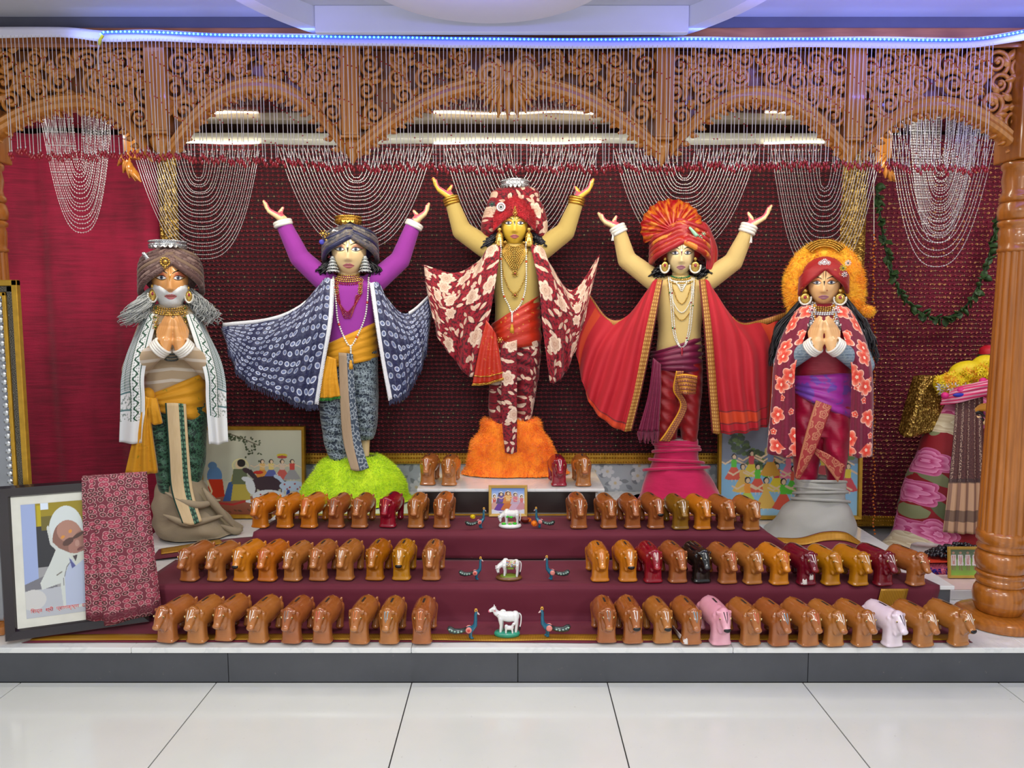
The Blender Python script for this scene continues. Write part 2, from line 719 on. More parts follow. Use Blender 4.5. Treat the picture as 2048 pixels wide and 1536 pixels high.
# ------------------------------------------------------------------ maroon cloth over the tiers
def cloth_mat(name, c, rough=.8, weave=420, var=.1, sheen=.06):
    s = NT(name)
    o = s.tc('Object')
    f = s.noise(o, 6, 4.0)
    x, y, z = s.sep(o)
    w = s.M('MULTIPLY', s.M('SINE', s.M('MULTIPLY', x, weave * 3)), s.M('SINE', s.M('MULTIPLY', s.M('ADD', z, y), weave * 3)))
    cc = lin(c)
    s.bump(s.M('ADD', s.M('MULTIPLY', w, .15), s.noise(o, 18, 4.0)), .22, .008)
    return s.set(s.mix(f, tuple(k * (1 - var) for k in cc[:3]) + (1,), tuple(min(1, k * (1 + var)) for k in cc[:3]) + (1,)), rough, sheen=sheen)


MAROON = cloth_mat('maroon_cotton', (98, 20, 42))


def border_mat():
    s = NT('gold_woven_border')
    o = s.tc('UV')
    x, y, _ = s.sep(o)
    st = s.M('SINE', s.M('MULTIPLY', y, 900))
    g = s.mix(s.ramp(st, -.4, .6), lin((150, 104, 20)), lin((205, 152, 44)))
    return s.set(s.mix(s.M('MULTIPLY', s.noise(s.tc('Object'), 14), .4), g, lin((120, 82, 20))), .42, .35)


BORDER = border_mat()
cl = root('altar_cloth', 'maroon cotton cloth with gold woven borders spread down the tiers under the cow banks', 'cloth', (0, 3.0, Z1))


def lay(profile, n, m, wave=.004, seed=0, lift=0.0):
    "profile: rows of (y, z, x0, x1) from front to back"
    rows = []
    for (y, z, x0, x1) in profile:
        rows.append([(x0 + (x1 - x0) * k / (m - 1), y, z) for k in range(m)])
    V = np.array(rows)
    out = []
    for i in range(len(rows)):
        for j in range(m):
            x, y, z = V[i, j]
            a = mnoise.noise(Vector((x * 2.3 + seed, y * 5 + z * 9, seed * 3.1)))
            b = mnoise.noise(Vector((x * 7 + seed, y * 11 + z * 15, seed * 1.7)))
            out.append((x, y - wave * 2.4 * max(0, a + .25) - wave * .6 * b, z + wave * .12 * (abs(b) + max(0, a))))
    n = len(rows)
    u = np.zeros((n, m, 2))
    u[:, :, 0] = np.array([p[0] + p[1] for p in profile])[:, None]
    u[:, :, 1] = V[:, :, 0]
    return np.array(out), gridf(n, m), u.reshape(-1, 2)


def steps(pts, k=6):
    "resample a profile list finely"
    out = []
    for a, b in zip(pts[:-1], pts[1:]):
        for i in range(k):
            t = i / k
            out.append(tuple(a[q] + (b[q] - a[q]) * t for q in range(4)))
    return out + [pts[-1]]


e = .004
lower = steps([(2.985, Z1 + e, -2.02, 1.90), (3.205, Z1 + e, -1.86, 1.87), (3.214, Z1 + .02, -1.8, 1.87), (3.210, Z2 - .012, -1.66, 1.885), (3.222, Z2 + e, -1.66, 1.89), (3.36, Z2 + e, -1.65, 1.86), (3.568, Z2 + e, -1.64, 1.44)])
upper = steps([(3.563, Z2 + .01, -1.30, 1.44), (3.562, Z3 - .012, -1.26, 1.27), (3.574, Z3 + e, -1.26, 1.245), (3.885, Z3 + e, -1.21, 1.24)])
MB().add(lay(lower, 0, 90, .0045, 1.3)).build('cloth_sheet', MAROON, cl, solid=.0012)
MB().add(lay(upper, 0, 90, .0045, 4.7)).build('cloth_sheet', MAROON, cl, solid=.0012)
# gold borders: along the front edge, along the back edge, and the two loose ends
def strip(path, w, m=90, jag=0.0, z=.0, seed=0.0):
    c = cr(path, m)
    V, U = [], []
    L = 0
    for j in range(m):
        d = c[min(j + 1, m - 1)] - c[max(j - 1, 0)]
        s_ = norm((-d[1], d[0], 0))
        if j: L += np.linalg.norm(c[j] - c[j - 1])
        wob = .006 * mnoise.noise(Vector((c[j][0] * 3, seed, 0)))
        for k in range(4):
            t = k / 3.0
            p = c[j] + s_ * (w * t + wob)
            V.append((p[0], p[1], p[2] + .0005 + .0010 * abs(mnoise.noise(Vector((p[0] * 4, p[1] * 4, seed))))))
            U.append((w * t, L))
    return np.array(V), gridf(m, 4), np.array(U)


MB().add(strip([(-2.0, 2.995, Z1 + .005), (-1.2, 2.998, Z1 + .006), (-.4, 2.996, Z1 + .007), (-.1, 2.985, Z1 + .007), (.2, 2.992, Z1 + .006), (1.0, 2.996, Z1 + .006), (1.9, 2.998, Z1 + .005)], .060, 150, seed=1)).build('gold_border', BORDER, cl, uv=True, solid=.0008)
MB().add(strip([(-1.24, 3.862, Z3 + .006), (0, 3.866, Z3 + .006), (1.24, 3.862, Z3 + .006)], .034, 80, seed=2)).build('gold_border', BORDER, cl, uv=True, solid=.0008)
# left loose end lying on the low tier, right end turned up over the grey base cloth
pl = [G(318, 1105, Z2), G(390, 1085, Z2), G(470, 1072, Z2)]
rows = [[G(300, 1120, Z2 + .006), G(360, 1112, Z2 + .012), G(420, 1104, Z2 + .01), G(520, 1100, Z2 + .006)],
        [G(318, 1098, Z2 + .006), G(380, 1088, Z2 + .012), G(450, 1078, Z2 + .01), G(520, 1072, Z2 + .006)]]
MB().add(sheet(rows, 8, 30)).build('cloth_sheet', MAROON, cl, solid=.0012)
rows = [[G(322, 1108, Z2 + .013), G(380, 1099, Z2 + .018), G(446, 1086, Z2 + .015)], [G(322, 1097, Z2 + .013), G(378, 1088, Z2 + .018), G(440, 1078, Z2 + .015)]]
MB().add(sheet(rows, 4, 30)).build('gold_border', BORDER, cl, uv=True, solid=.003)
fr = [[P(1555, 1100, 3.58), P(1600, 1112, 3.56), P(1650, 1118, 3.55), P(1700, 1120, 3.55), P(1735, 1118, 3.55)],
      [P(1545, 1085, 3.66), P(1600, 1094, 3.66), P(1650, 1086, 3.66), P(1690, 1086, 3.66), P(1728, 1096, 3.66)],
      [P(1556, 1075, 3.72), P(1600, 1075, 3.72), P(1648, 1063, 3.72), P(1690, 1064, 3.72), P(1718, 1082, 3.74)]]
for r in fr:
    for i, p in enumerate(r): r[i] = np.array((p[0], p[1], max(p[2], Z2 + .008)))
MB().add(sheet(fr, 14, 40)).build('cloth_sheet', MAROON, cl, solid=.0012)
def bet(a, b, t): return [np.array(p) * (1 - t) + np.array(q) * t + np.array((0, -.004, .005)) for p, q in zip(a, b)]
MB().add(sheet([bet(fr[1], fr[2], .15), bet(fr[1], fr[2], .88)], 5, 40)).build('gold_border', BORDER, cl, uv=True, solid=.003)
g0 = [P(1754 + k, 1176, 3.19) for k in (0, 8, 18, 30)]
MB().add(sheet([[(x, 3.196, Z2 - .004) for x in (1.62, 1.68, 1.74)], [(x, 3.196, Z1 + .05) for x in (1.60, 1.66, 1.72)]], 10, 6)).build('gold_band', BORDER, cl, uv=True, solid=.003)

# ------------------------------------------------------------------ pillars
def pillar(X, label):
    t = root('wooden_pillar', label, 'pillar', (X, 3.2, Z1))
    c = (X, 3.2, 0)
    MB().add(lathe([(.150, .15), (.166, .153), (.172, .170), (.168, .188), (.150, .198), (.105, .201)], 40, c)).build('base_disc', WOOD, t, auto=40)
    MB().add(lathe([(.08, .2), (.088, .205), (.100, .235), (.104, .27), (.099, .30), (.086, .325)], 40, c)).build('lower_bulb', WOOD, t)
    MB().add(lathe([(.086, .323), (.094, .33), (.097, .342), (.091, .352), (.088, .362), (.095, .37), (.096, .378), (.088, .384)], 40, c)).build('turned_ring', WOOD, t)
    MB().add(lathe([(.084, .382), (.094, .392), (.102, .425), (.099, .458), (.086, .478)], 40, c)).build('middle_bulb', WOOD, t)
    MB().add(lathe([(.086, .476), (.096, .482), (.097, .492), (.090, .50), (.092, .51), (.101, .52), (.102, .55), (.097, .566)], 40, c)).build('turned_ring', WOOD, t)
    # reeded shaft
    v, n = [], 144
    zs = np.linspace(.56, 1.765, 12)
    for z in zs:
        k = (z - .56) / 1.2
        r = .097 - .018 * k
        for i in range(n):
            a = 2 * PI * i / n
            v.append((X + (r + .0075 * abs(cos(9 * a)) - .006) * cos(a), 3.2 + (r + .0075 * abs(cos(9 * a)) - .006) * sin(a), z))
    MB().add((v, [q[::-1] for q in gridf(12, n, False, True)])).build('reeded_shaft', WOOD, t)
    MB().add(lathe([(.078, 1.76), (.086, 1.766), (.086, 1.776), (.08, 1.782), (.082, 1.80), (.084, 1.85), (.079, 1.865), (.088, 1.872), (.09, 1.886), (.082, 1.895)], 40, c)).build('turned_ring', WOOD, t)
    MB().add(lathe([(.08, 1.893), (.09, 1.90), (.094, 1.93), (.088, 1.96), (.08, 1.968)], 40, c)).build('capital_bulb', WOOD, t)
    MB().add(lathe([(.08, 1.966), (.088, 1.975), (.09, 1.99), (.082, 2.0), (.078, 2.02), (.084, 2.06), (.078, 2.10), (.086, 2.108), (.088, 2.125), (.08, 2.135)], 40, c)).build('capital_bulb', WOOD, t)
    MB().add(bbox(X - .085, X + .085, 3.115, 3.285, 2.134, 2.64, .006)).build('square_head', WOOD, t, smooth=False)
    return t


pillar(2.143, 'glossy turned wooden pillar standing right of the row of cow banks')
pillar(-2.222, 'glossy turned wooden pillar behind the silver studded frame at the dais end')

# ------------------------------------------------------------------ canopy
YF = 3.2
CWD = wood_mat('carved_wood_varnish', (172, 104, 36), (210, 140, 58))
CWX = wood_mat('carved_wood_varnish_lengthwise', (140, 80, 40), (180, 112, 60), axis='x')
can = root('wooden_canopy', 'carved varnished wooden canopy of five arches above the statues', 'canopy', (0, YF, 2.2))


def X3(u, v=200): return P(u, v, YF)[0]
def Z3_(v): return P(1024, v, YF)[2]


MB().add(bbox(-3.2, 3.2, YF - .05, YF + .06, Z3_(97), 2.655, .005)).build('top_beam', CWX, can, smooth=False)
MB().add(bbox(-3.2, 3.2, YF - .058, YF - .045, Z3_(104), Z3_(97), .002)).build('beam_moulding', CWX, can, smooth=False)
ARCH = [(-60, 302, 168, 190, 292), (345, 692, 517, 157, 284), (716, 1314, 1016, 150, 284), (1337, 1690, 1510, 176, 290), (1714, 2052, 1865, 196, 300)]


def spiral(c, r, turns, hand=1, a0=0.0, w=.010, y=YF - .012):
    k = int(20 * turns)
    pts, rr = [], []
    for i in range(k + 1):
        s = i / k
        a = a0 + hand * 2 * PI * turns * s
        q = r * (1 - .86 * s)
        pts.append((c[0] + q * cos(a), y - .012 * s, c[1] + q * sin(a)))
        rr.append(w * (1 - .45 * s))
    return tube(pts, rr, 7, flat=1.25)


def leafy(c, ang, L, w, y=YF - .02, t=.012):
    "carved leaf: pointed ridge"
    v = []
    n = 7
    for i in range(n):
        s = i / (n - 1)
        ww = w * sin(PI * (s ** .75)) + .0005
        for d, h in ((-1, .0), (-.45, .6), (0, 1.0), (.45, .6), (1, .0)):
            v.append((s * L, y - t * h * (.3 + sin(PI * s)), d * ww))
    v = np.array(v)
    ca, sa = cos(ang), sin(ang)
    x = c[0] + v[:, 0] * ca - v[:, 2] * sa
    z = c[1] + v[:, 0] * sa + v[:, 2] * ca
    return np.stack([x, v[:, 1], z], 1), gridf(n, 5)


def arch_curve(a, n=61, dv=0.0):
    u0, u1, uc, top, spr = a
    out = []
    for i in range(n):
        s = -1 + 2.0 * i / (n - 1)
        u = uc + (u1 - uc) * s if s > 0 else uc + (uc - u0) * s
        v = top + (spr - top) * abs(s) ** 2.1 + dv
        out.append((X3(u, v), Z3_(v)))
    return out


PLATE = wood_mat('recess_shade_wood', (112, 62, 28), (156, 96, 46))  # same wood, darkened to hold the shade of the recess
for ai, a in enumerate(ARCH):
    ap = root('tmp', '', '', (0, YF, 2.2))
    bpy.data.objects.remove(ap)
    cv = arch_curve(a)
    ztop = Z3_(100)
    # recessed plate above the arch, unpierced, in the shade-darkened wood
    mb = MB()
    poly_v, fcs = [], []
    low = arch_curve(a, 61, 12)
    for k, (x, z) in enumerate(low):
        for yy in (YF + .012, YF + .04):
            poly_v += [(x, yy, z), (x, yy, ztop)]
    for k in range(60):
        b = 4 * k
        fcs += [(b, b + 4, b + 5, b + 1), (b + 2, b + 3, b + 7, b + 6), (b, b + 2, b + 6, b + 4)]
    mb.add((poly_v, fcs))
    panel = mb.build('arch_panel', PLATE, can, smooth=False)
    # arch moulding: stepped profile swept along the curve
    prof = [(0, .005), (0, -.03), (6, -.042), (12, -.036), (20, -.044), (27, -.038), (31, -.02), (31, .02)]
    V = []
    for k in range(61):
        for dv, dy in prof:
            x, z = arch_curve(a, 61, dv)[k] if False else (cv[k][0], cv[k][1] - dv * MPP(YF, 200))
            V.append((x, YF + dy, z))
    MB().add((V, [q[::-1] for q in gridf(61, len(prof))])).build('arch_moulding', CWD, can, auto=35)
    # leaf edge hanging from the moulding
    mb = MB()
    nl = 34 if ai == 2 else 22
    dense = arch_curve(a, nl * 2 + 1, 30)
    for k in range(1, nl * 2, 2):
        x, z = dense[k]
        tx, tz = dense[k + 1][0] - dense[k - 1][0], dense[k + 1][1] - dense[k - 1][1]
        ang = math.atan2(tz, tx) - PI / 2 + (.5 if x < X3(a[2]) else -.5)
        mb.add(leafy((x, z + .006), ang, .042, .013, YF - .012, .014))
    mb.build('leaf_edging', CWD, can, solid=-.008)
    # scrolls and leaves in the spandrels
    mb, mh = MB(), MB()
    xc = X3(a[2])
    for side in (-1, 1):
        half = abs(X3(a[1] if side > 0 else a[0]) - xc)
        nn = 5 if ai == 2 else 4
        for k in range(nn):
            s = (k + .55) / nn
            x = xc + side * half * s
            zb = np.interp(s, np.linspace(0, 1, 31), [q[1] for q in (cv[30:] if side > 0 else cv[30::-1])])
            gap = ztop - zb
            lv = [(.0, .45)] if gap < .11 else ([(0, .7), (.05, .27)] if gap < .2 else [(0, .80), (.04, .48), (-.03, .19)])
            for dx, fz in lv:
                r = min(.052, gap * (.40 if len(lv) == 1 else .27 if len(lv) == 2 else .19)) * RND.uniform(.9, 1.1)
                h = side if (k + len(lv)) % 2 else -side
                c = (x + side * dx * .4, zb + gap * fz)
                mb.add(spiral(c, r, 1.7, h, RND.uniform(0, 6.28), .0105))
                mb.add(ell((c[0], YF - .022, c[1]), (.010, .010, .010), 10, 6))
                for q in range(5):
                    an = RND.uniform(0, 6.28)
                    mb.add(leafy((c[0] + r * .9 * cos(an), c[1] + r * .9 * sin(an)), an + h * 1.1, r * 1.0, r * .30))
                # dark disc beside the scroll, painting the shade of a hole
                an = RND.uniform(0, 6.28)
                if RND.random() < .55:
                    mh.add(lathe([(.013, 0), (.013, .006)], 12, (0, 0, 0)))
                    vv = mh.v[-1]
                    mh.v[-1] = np.stack([vv[:, 0] * 1.2 + c[0] + r * 1.05 * cos(an), YF + .006 + vv[:, 2], vv[:, 1] + c[1] + r * 1.05 * sin(an)], 1)
    mb.build('scroll_carving', CWD, can)
    if mh.n: mh.build('hole_shade', DKBROWN, panel, smooth=False, kind='stuff')
# posts between the arches and their drops
for u, w, vb in ((322, 21, 268), (704, 17, 276), (1325, 17, 280), (1702, 17, 282)):
    x0, x1 = X3(u - w), X3(u + w)
    p = MB().add(bbox(x0, x1, YF - .055, YF + .045, Z3_(vb), Z3_(97), .006)).build('post', CWD, can, smooth=False)
    xc = (x0 + x1) / 2
    hw = (x1 - x0) / 2
    for d in (-.5, 0, .5):
        MB().add(bbox(xc + d * hw - .005, xc + d * hw + .005, YF - .060, YF - .052, Z3_(vb - 6), Z3_(112), .002)).build('reed', CWD, p, smooth=False)
    MB().add(bbox(x0 - .004, x1 + .004, YF - .06, YF + .05, Z3_(vb + 5), Z3_(vb), .003)).build('collar', CWD, p, smooth=False)
    zt = Z3_(vb + 5)
    MB().add(lathe([(hw * .9, zt), (hw * 1.12, zt - .02), (hw * .95, zt - .045), (hw * .55, zt - .068), (hw * .2, zt - .09), (.002, zt - .10)], 20, (xc, YF - .005, 0))).build('pendant_drop', CWD, p)
# shell ornament in the centre arch, lamp light put into its paler wood
sh = MB()
oc = P(1016, 164, YF)
xo, zo = oc[0], oc[2]
for side in (-1, 1):
    sh.add(spiral((xo + side * .070, zo + .012), .055, 2.4, side, PI / 2 + side * .4, .014, YF - .066))
    sh.add(spiral((xo + side * .150, zo + .012), .028, 1.8, -side, PI / 2, .010, YF - .055))
    for k in range(7):
        an = -PI / 2 + side * (.16 + k * .25)
        sh.add(leafy((xo + side * .016 + .03 * cos(an), zo - .016 + .02 * sin(an)), an, .125 - .009 * k, .021, YF - .058, .026))
        if k < 5: sh.add(leafy((xo + side * .02, zo - .02), an + side * .12, .080 - .004 * k, .015, YF - .074, .024))
sh.add(leafy((xo, zo - .02), -PI / 2, .150, .021, YF - .070, .028))
sh.add(ell((xo, YF - .084, zo - .01), (.017, .014, .032), 14, 8))
sh.add(leafy((xo, zo + .065), -PI / 2, .070, .017, YF - .070, .026))
sh.build('shell_ornament', wood_mat('lit_shell_varnish', (186, 120, 50), (222, 158, 78)), can, solid=-.006)
# bracket leaf at the inner posts behind the front posts
for u in (262, 1768):
    mb = MB()
    c = P(u, 330, 3.9)
    for k in range(5):
        mb.add(leafy((c[0], c[2] + .06 - .02 * k), -PI / 2 + (k - 2) * .35, .09, .022, 3.88, .02))
    mb.add(bbox(c[0] - .03, c[0] + .03, 3.885, 3.94, c[2] + .03, 2.585, .004))
    mb.build('bracket', CWD, can, solid=-.006)
# glossy ceiling panel inside the canopy
cm = NT('mirror_ceiling_sheet')
cm.bump(cm.noise(cm.mapv(cm.tc('Object'), (1.2, 3, 1)), 1.2, 2.0), .05, .05)
cm.set(lin((122, 96, 80)), .06, .95)
MB().add(box(-3.4, 3.4, 3.262, 4.66, 2.56, 2.60)).build('ceiling_sheet', cm.m, can, smooth=False)

# ------------------------------------------------------------------ hall ceiling above the canopy
ce = MB().add(box(-5, 5, -3.5, 4.8, 2.70, 2.76)).build('ceiling', mat('ceiling_paint', (186, 188, 196), .6, var=.03), smooth=False, kind='structure')
MB().add(bbox(-.77, .69, 3.044, 3.072, 2.597, 2.70, .003)).build('ceiling_bulkhead', WHITE, ce, smooth=False)
v, m = [], 90
for k in range(m):
    a = 2 * PI * k / m
    for r, z in ((1.02, 2.70), (1.02, 2.622), (.955, 2.622), (.955, 2.70)):
        v.append((-.04 + r * cos(a), 2.44 + r * sin(a), z))
MB().add((v, gridf(m, 4, True, False))).build('ceiling_ring', WHITE, ce, auto=30)
v = []
for k in range(m):
    a = 2 * PI * k / m
    for r, z in ((.34, 2.70), (.425, 2.655), (.43, 2.625), (.425, 2.60), (.0, 2.60)):
        v.append((-.085 + r * cos(a), 2.535 + r * sin(a), z))
MB().add((v, gridf(m, 5, True, False))).build('ceiling_disc', WHITE, ce, auto=30)
MB().add(box(-5, 5, 3.16, 3.3, 2.655, 2.70)).build('trim_shade', mat('shadow_gap_grey', (84, 84, 90), .7), smooth=False, kind='structure')  # shadow gap over the canopy, its shade put into dark grey
# ------------------------------------------------------------------ white tape, blue light strip
YT = 3.095
tp = [(-40, 63), (120, 62), (205, 70), (300, 68), (420, 74), (500, 75), (600, 76), (700, 78), (800, 79), (900, 82), (1000, 82), (1100, 84), (1200, 84), (1300, 82), (1400, 82), (1500, 84), (1600, 82), (1700, 82), (1800, 83), (1900, 84), (1960, 82), (2048, 68), (2090, 60)]
tc = cr([P(u, v, YT) for u, v in tp], 140)
tv = []
for p in tc:
    w = .021 + .003 * mnoise.noise(Vector((p[0] * 3, 1, 2)))
    for k in range(4):
        tv.append((p[0], YT + .012, p[2] + w * (1 - 2 * k / 3.0)))
TAPE = mat('white_tape', (225, 222, 226), .5, var=.05)
tape = root('fringe_tape', 'white cloth tape holding the bead fringe along the top beam', 'tape', (0, YT, 2.6))
MB().add((tv, gridf(140, 4))).build('tape_band', TAPE, tape, solid=.003)
MB().add(beads([(p[0], YT + .004, p[2] + .016) for p in tc[::9]], octa((0, 0, 0), .003))).build('nail', SILVER, tape, kind='stuff')
led = root('blue_light_strip', 'glowing blue light strip fixed along the white tape of the canopy', 'light strip', (0, YT, 2.6))
lp = [(203, 69), (213, 65), (300, 65), (420, 70), (500, 72), (700, 75), (800, 76), (1000, 79), (1200, 80), (1400, 79), (1700, 79), (1850, 81), (1930, 80), (1985, 75), (2048, 63), (2090, 52)]
lc = cr([P(u, v, YT - .004) for u, v in lp], 600)
ld = np.concatenate([[0], np.cumsum(np.linalg.norm(np.diff(lc, axis=0), axis=1))])
lc = np.stack([np.interp(np.arange(0, ld[-1], .0170), ld, lc[:, i]) for i in range(3)], 1)
s = NT('blue_strip_glow')
s.set(lin((60, 80, 235)), .3, emit=lin((40, 70, 255)), estr=2.2)
MB().add(tube(lc, .0062, 8)).build('strip_body', s.m, led)
s = NT('cyan_led_glow')
s.set(lin((150, 230, 255)), .3, emit=lin((90, 215, 255)), estr=3.2)
MB().add(beads([(p[0], p[1] - .006, p[2]) for p in lc], octa((0, 0, 0), .0050))).build('led', s.m, led, kind='stuff')
MB().add(tube([P(206, 70, YT - .006), P(200, 80, YT - .006), P(198, 90, YT - .004)], .006, 8)).build('yellow_connector', mat('yellow_plastic', (215, 205, 40), .4), led)
MB().add(tube(cr([P(198, 90, YT - .004), P(196, 105, YT), P(197, 140, YT + .04)], 8), .0028, 6)).build('lead_wire', WHITEP, led)
# the glow of the strip on what is round it
for x in np.linspace(-1.5, 2.1, 7):
    area('blue_strip_light', (x, YT - .03, 2.605), (math.radians(100), 0, 0), (.5, .012), .26, (.2, .3, 1.0))

# ------------------------------------------------------------------ bead fringe (strings nobody could count)
fr_ = root('bead_fringe', 'fringe of white thread strings with red bead tips hanging from the canopy front', 'bead fringe', (0, 3.08, 2.6))
st, rb, tips, loops = MB(), [], [], []
vb = lambda u: np.interp(u, [0, 60, 250, 450, 700, 1000, 1300, 1600, 1800, 1980], [296, 302, 303, 312, 326, 330, 328, 322, 326, 334])
u, i = 4.0, 0
while u < 1990:
    top = np.interp(u, [q[0] for q in tp], [q[1] for q in tp]) + 8
    y = 3.082 + RND.uniform(-.006, .004)
    b = vb(u) + RND.uniform(-6, 6)
    p0, p1 = P(u, top, y), P(u, b, y)
    p1[0] = p0[0] + RND.uniform(-.006, .006)
    p0[0] += .0
    jit = RND.uniform(-.002, .002)
    mid = [(p0[0] + (p1[0] - p0[0]) * t + (jit if 0 < t < 1 else 0), y, p0[2] + (p1[2] - p0[2]) * t) for t in (0, .35, .7, 1)]
    st.add(tube(mid, .0015, 4, False))
    for k in range(3):
        vv = 112 + k * 82 + (i % 9) * 7 + RND.uniform(-6, 6)
        if vv < b - 14: rb.append((p0[0] + (p1[0] - p0[0]) * (vv - top) / (b - top), y, P(u, vv, y)[2]))
    tips.append((p1[0] - .004, y, p1[2] - .012))
    tips.append((p1[0] + .005, y - .002, p1[2] - .018 - RND.uniform(0, .01)))
    loops.append((p1[0], y, p1[2]))
    u += RND.uniform(7.2, 9.6)
    i += 1
THREAD = mat('white_thread', (214, 208, 204), .5, var=.08)
REDBEAD = mat('red_glass_bead', (168, 24, 40), .18, coat=.6, var=.3, vs=40)
st.build('thread', THREAD, fr_, kind='stuff')
MB().add(beads(rb, octa((0, 0, 0), .0040, .0046))).build('bead', REDBEAD, fr_, kind='stuff')
MB().add(beads(tips, octa((0, 0, 0), .0066, .0135))).build('drop_bead', REDBEAD, fr_, kind='stuff')
MB().add(beads(loops, octa((0, 0, 0), .0035, .007))).build('thread_knot', THREAD, fr_, kind='stuff')

# ------------------------------------------------------------------ curtains behind
def velvet(name, c, dark=.5, sh=.3):
    s = NT(name)
    o = s.tc('Object')
    x, y, z = s.sep(o)
    n1 = s.noise(s.mapv(o, (1.2, 1, .5)), 3.0, 4.0)
    rib = s.noise(s.mapv(o, (1.5, 1, 26)), 3.2, 4.0, .7)
    c0 = lin(c)
    f = s.ramp(s.M('ADD', s.M('MULTIPLY', n1, .6), s.M('MULTIPLY', rib, .5)), .3, .8)
    s.bump(s.M('ADD', s.M('MULTIPLY', s.noise(o, 140), .3), rib), .5, .01)
    return s.set(s.mix(f, tuple(k * dark for k in c0[:3]) + (1,), c0), .85, sheen=sh)


CURT = velvet('dark_maroon_curtain', (48, 2, 15), .5, 0.1)
VELV = velvet('crimson_velvet', (168, 18, 62), .3)
s = NT('maroon_ring_bead')
f = s.noise(s.tc('Object'), 40, 3)
s.set(s.mix(f, lin((86, 11, 28)), lin((164, 62, 72))), .4, coat=.15)
RING = s.m
CURT2 = velvet('crimson_bay_curtain', (104, 6, 40), .5, .1)
s = NT('gold_flecked_ring_bead')
f = s.noise(s.tc('Object'), 60, 3)
s.set(s.mix(s.ramp(f, .5, .62), s.mix(f, lin((120, 14, 50)), lin((190, 74, 96))), lin((220, 170, 110))), .35, coat=.2)
RING2 = s.m
GLINT = mat('curtain_glint', (236, 206, 160), .15, .6, var=.3, vs=30)  # glints of light on the beads, put into a bright colour


def ringbead(r, d=.35):
    v, n = [], 6
    for i in range(n):
        a = 2 * PI * i / n
        for q, y in ((r * .52, -.002), (r, -.0055), (r * 1.0, 0)):
            v.append((q * cos(a), y, q * sin(a)))
    return np.array(v), gridf(n, 3, True, False)


def beaded(name, label, x0, x1, z0, z1, Y, folds, rowp, colp, glint, bead=True, border=True, mt=None, RING=RING):
    "folds(x) gives the curtain's depth wave"
    t = root(name, label, 'curtain', ((x0 + x1) / 2, Y, z0))
    n = max(30, int((x1 - x0) * 40))
    xs = np.linspace(x0, x1, n)
    zs = np.linspace(z0, z1, 30)
    V = [(x, Y + folds(x, z) + .008, z) for z in zs for x in xs]
    MB().add((V, gridf(30, n))).build('backing_cloth', mt or CURT, t, solid=-.006)
    if bead:
        C1, C2, C3 = [], [], []
        rows = MB()
        for k in range(int((z1 - z0 - .03) / rowp)):
            z = z0 + .03 + k * rowp
            ox = RND.uniform(0, colp)
            pts = []
            for q in range(int((x1 - x0) / colp)):
                x = x0 + .008 + ox * .5 + q * colp + RND.uniform(-.002, .002)
                zz = z + .004 * mnoise.noise(Vector((x * 2.0, z * 3, 4)))
                y = Y + folds(x, zz)
                if q % 8 == 0: pts.append((x, y - .0015, zz))
                if RND.random() < glint: C3.append((x, y - .003, zz))
                else: C1.append((x, y, zz))
                C2.append((x + colp * .5, y - .002, zz))
            rows.add(tube(pts, .0014, 3, False))
        rows.build('bead_thread', RING, t, kind='stuff')
        MB().add(beads(C1, ringbead(.0078))).build('ring_bead', RING, t, kind='stuff', smooth=False)
        MB().add(beads(C2, octa((0, 0, 0), .0042))).build('small_bead', RING, t, kind='stuff', smooth=False)
        if C3: MB().add(beads(C3, octa((0, 0, 0), .006))).build('sequin', GLINT, t, kind='stuff', smooth=False)  # light glints set as pale beads among the rings
    if border:
        b = MB()
        b.add(box(x0, x1, Y - .012, Y - .004, z0 - .005, z0 + .058))
        b.build('gold_hem', GOLDP, t, smooth=False)
        b = MB()
        for dz in (.004, .03, .052):
            b.add(beads([(x, Y - .015, z0 + dz) for x in np.arange(x0 + .01, x1, .016)], octa((0, 0, 0), .0075, .006)))
        b.build('hem_sequin', GOLD, t, kind='stuff', smooth=False)
    return t


beaded('beaded_curtain', 'dark maroon curtain strung with rows of bead rings behind the five statues', -2.05, 2.0, .618, 2.53, 4.425,
       lambda x, z: .008 * sin(x * 9) + (.012 if abs(x - .96) < .01 else 0), .0243, .0295, .075)
beaded('beaded_curtain', 'maroon bead-strung curtain behind the green leaf garland', 2.06, 3.35, .21, 2.55, 4.52,
       lambda x, z: .012 * sin(x * 7), .0262, .030, .22, mt=CURT2, RING=RING2)
# plain velvet side curtain, pulled forward at its outer edge and hanging in soft pleats
vc = root('velvet_curtain', 'crimson crushed velvet curtain with loose pleats, beyond the framed portrait', 'curtain', (-2.7, 4.4, .15))
V = []
n, m = 110, 60
for j in range(m):
    z = .16 + 2.385 * j / (m - 1)
    for i in range(n):
        x = -3.38 + 1.30 * i / (n - 1)
        y = 4.50 - .10 * max(0, (-2.3 - x)) + .018 * sin(x * 15 + .6 * sin(z * 2)) + .010 * sin(x * 34 + z) + .006 * mnoise.noise(Vector((x * 3, z * 16, 3)))
        V.append((x, y, z))
MB().add((V, gridf(m, n))).build('curtain_cloth', VELV, vc, solid=-.006)

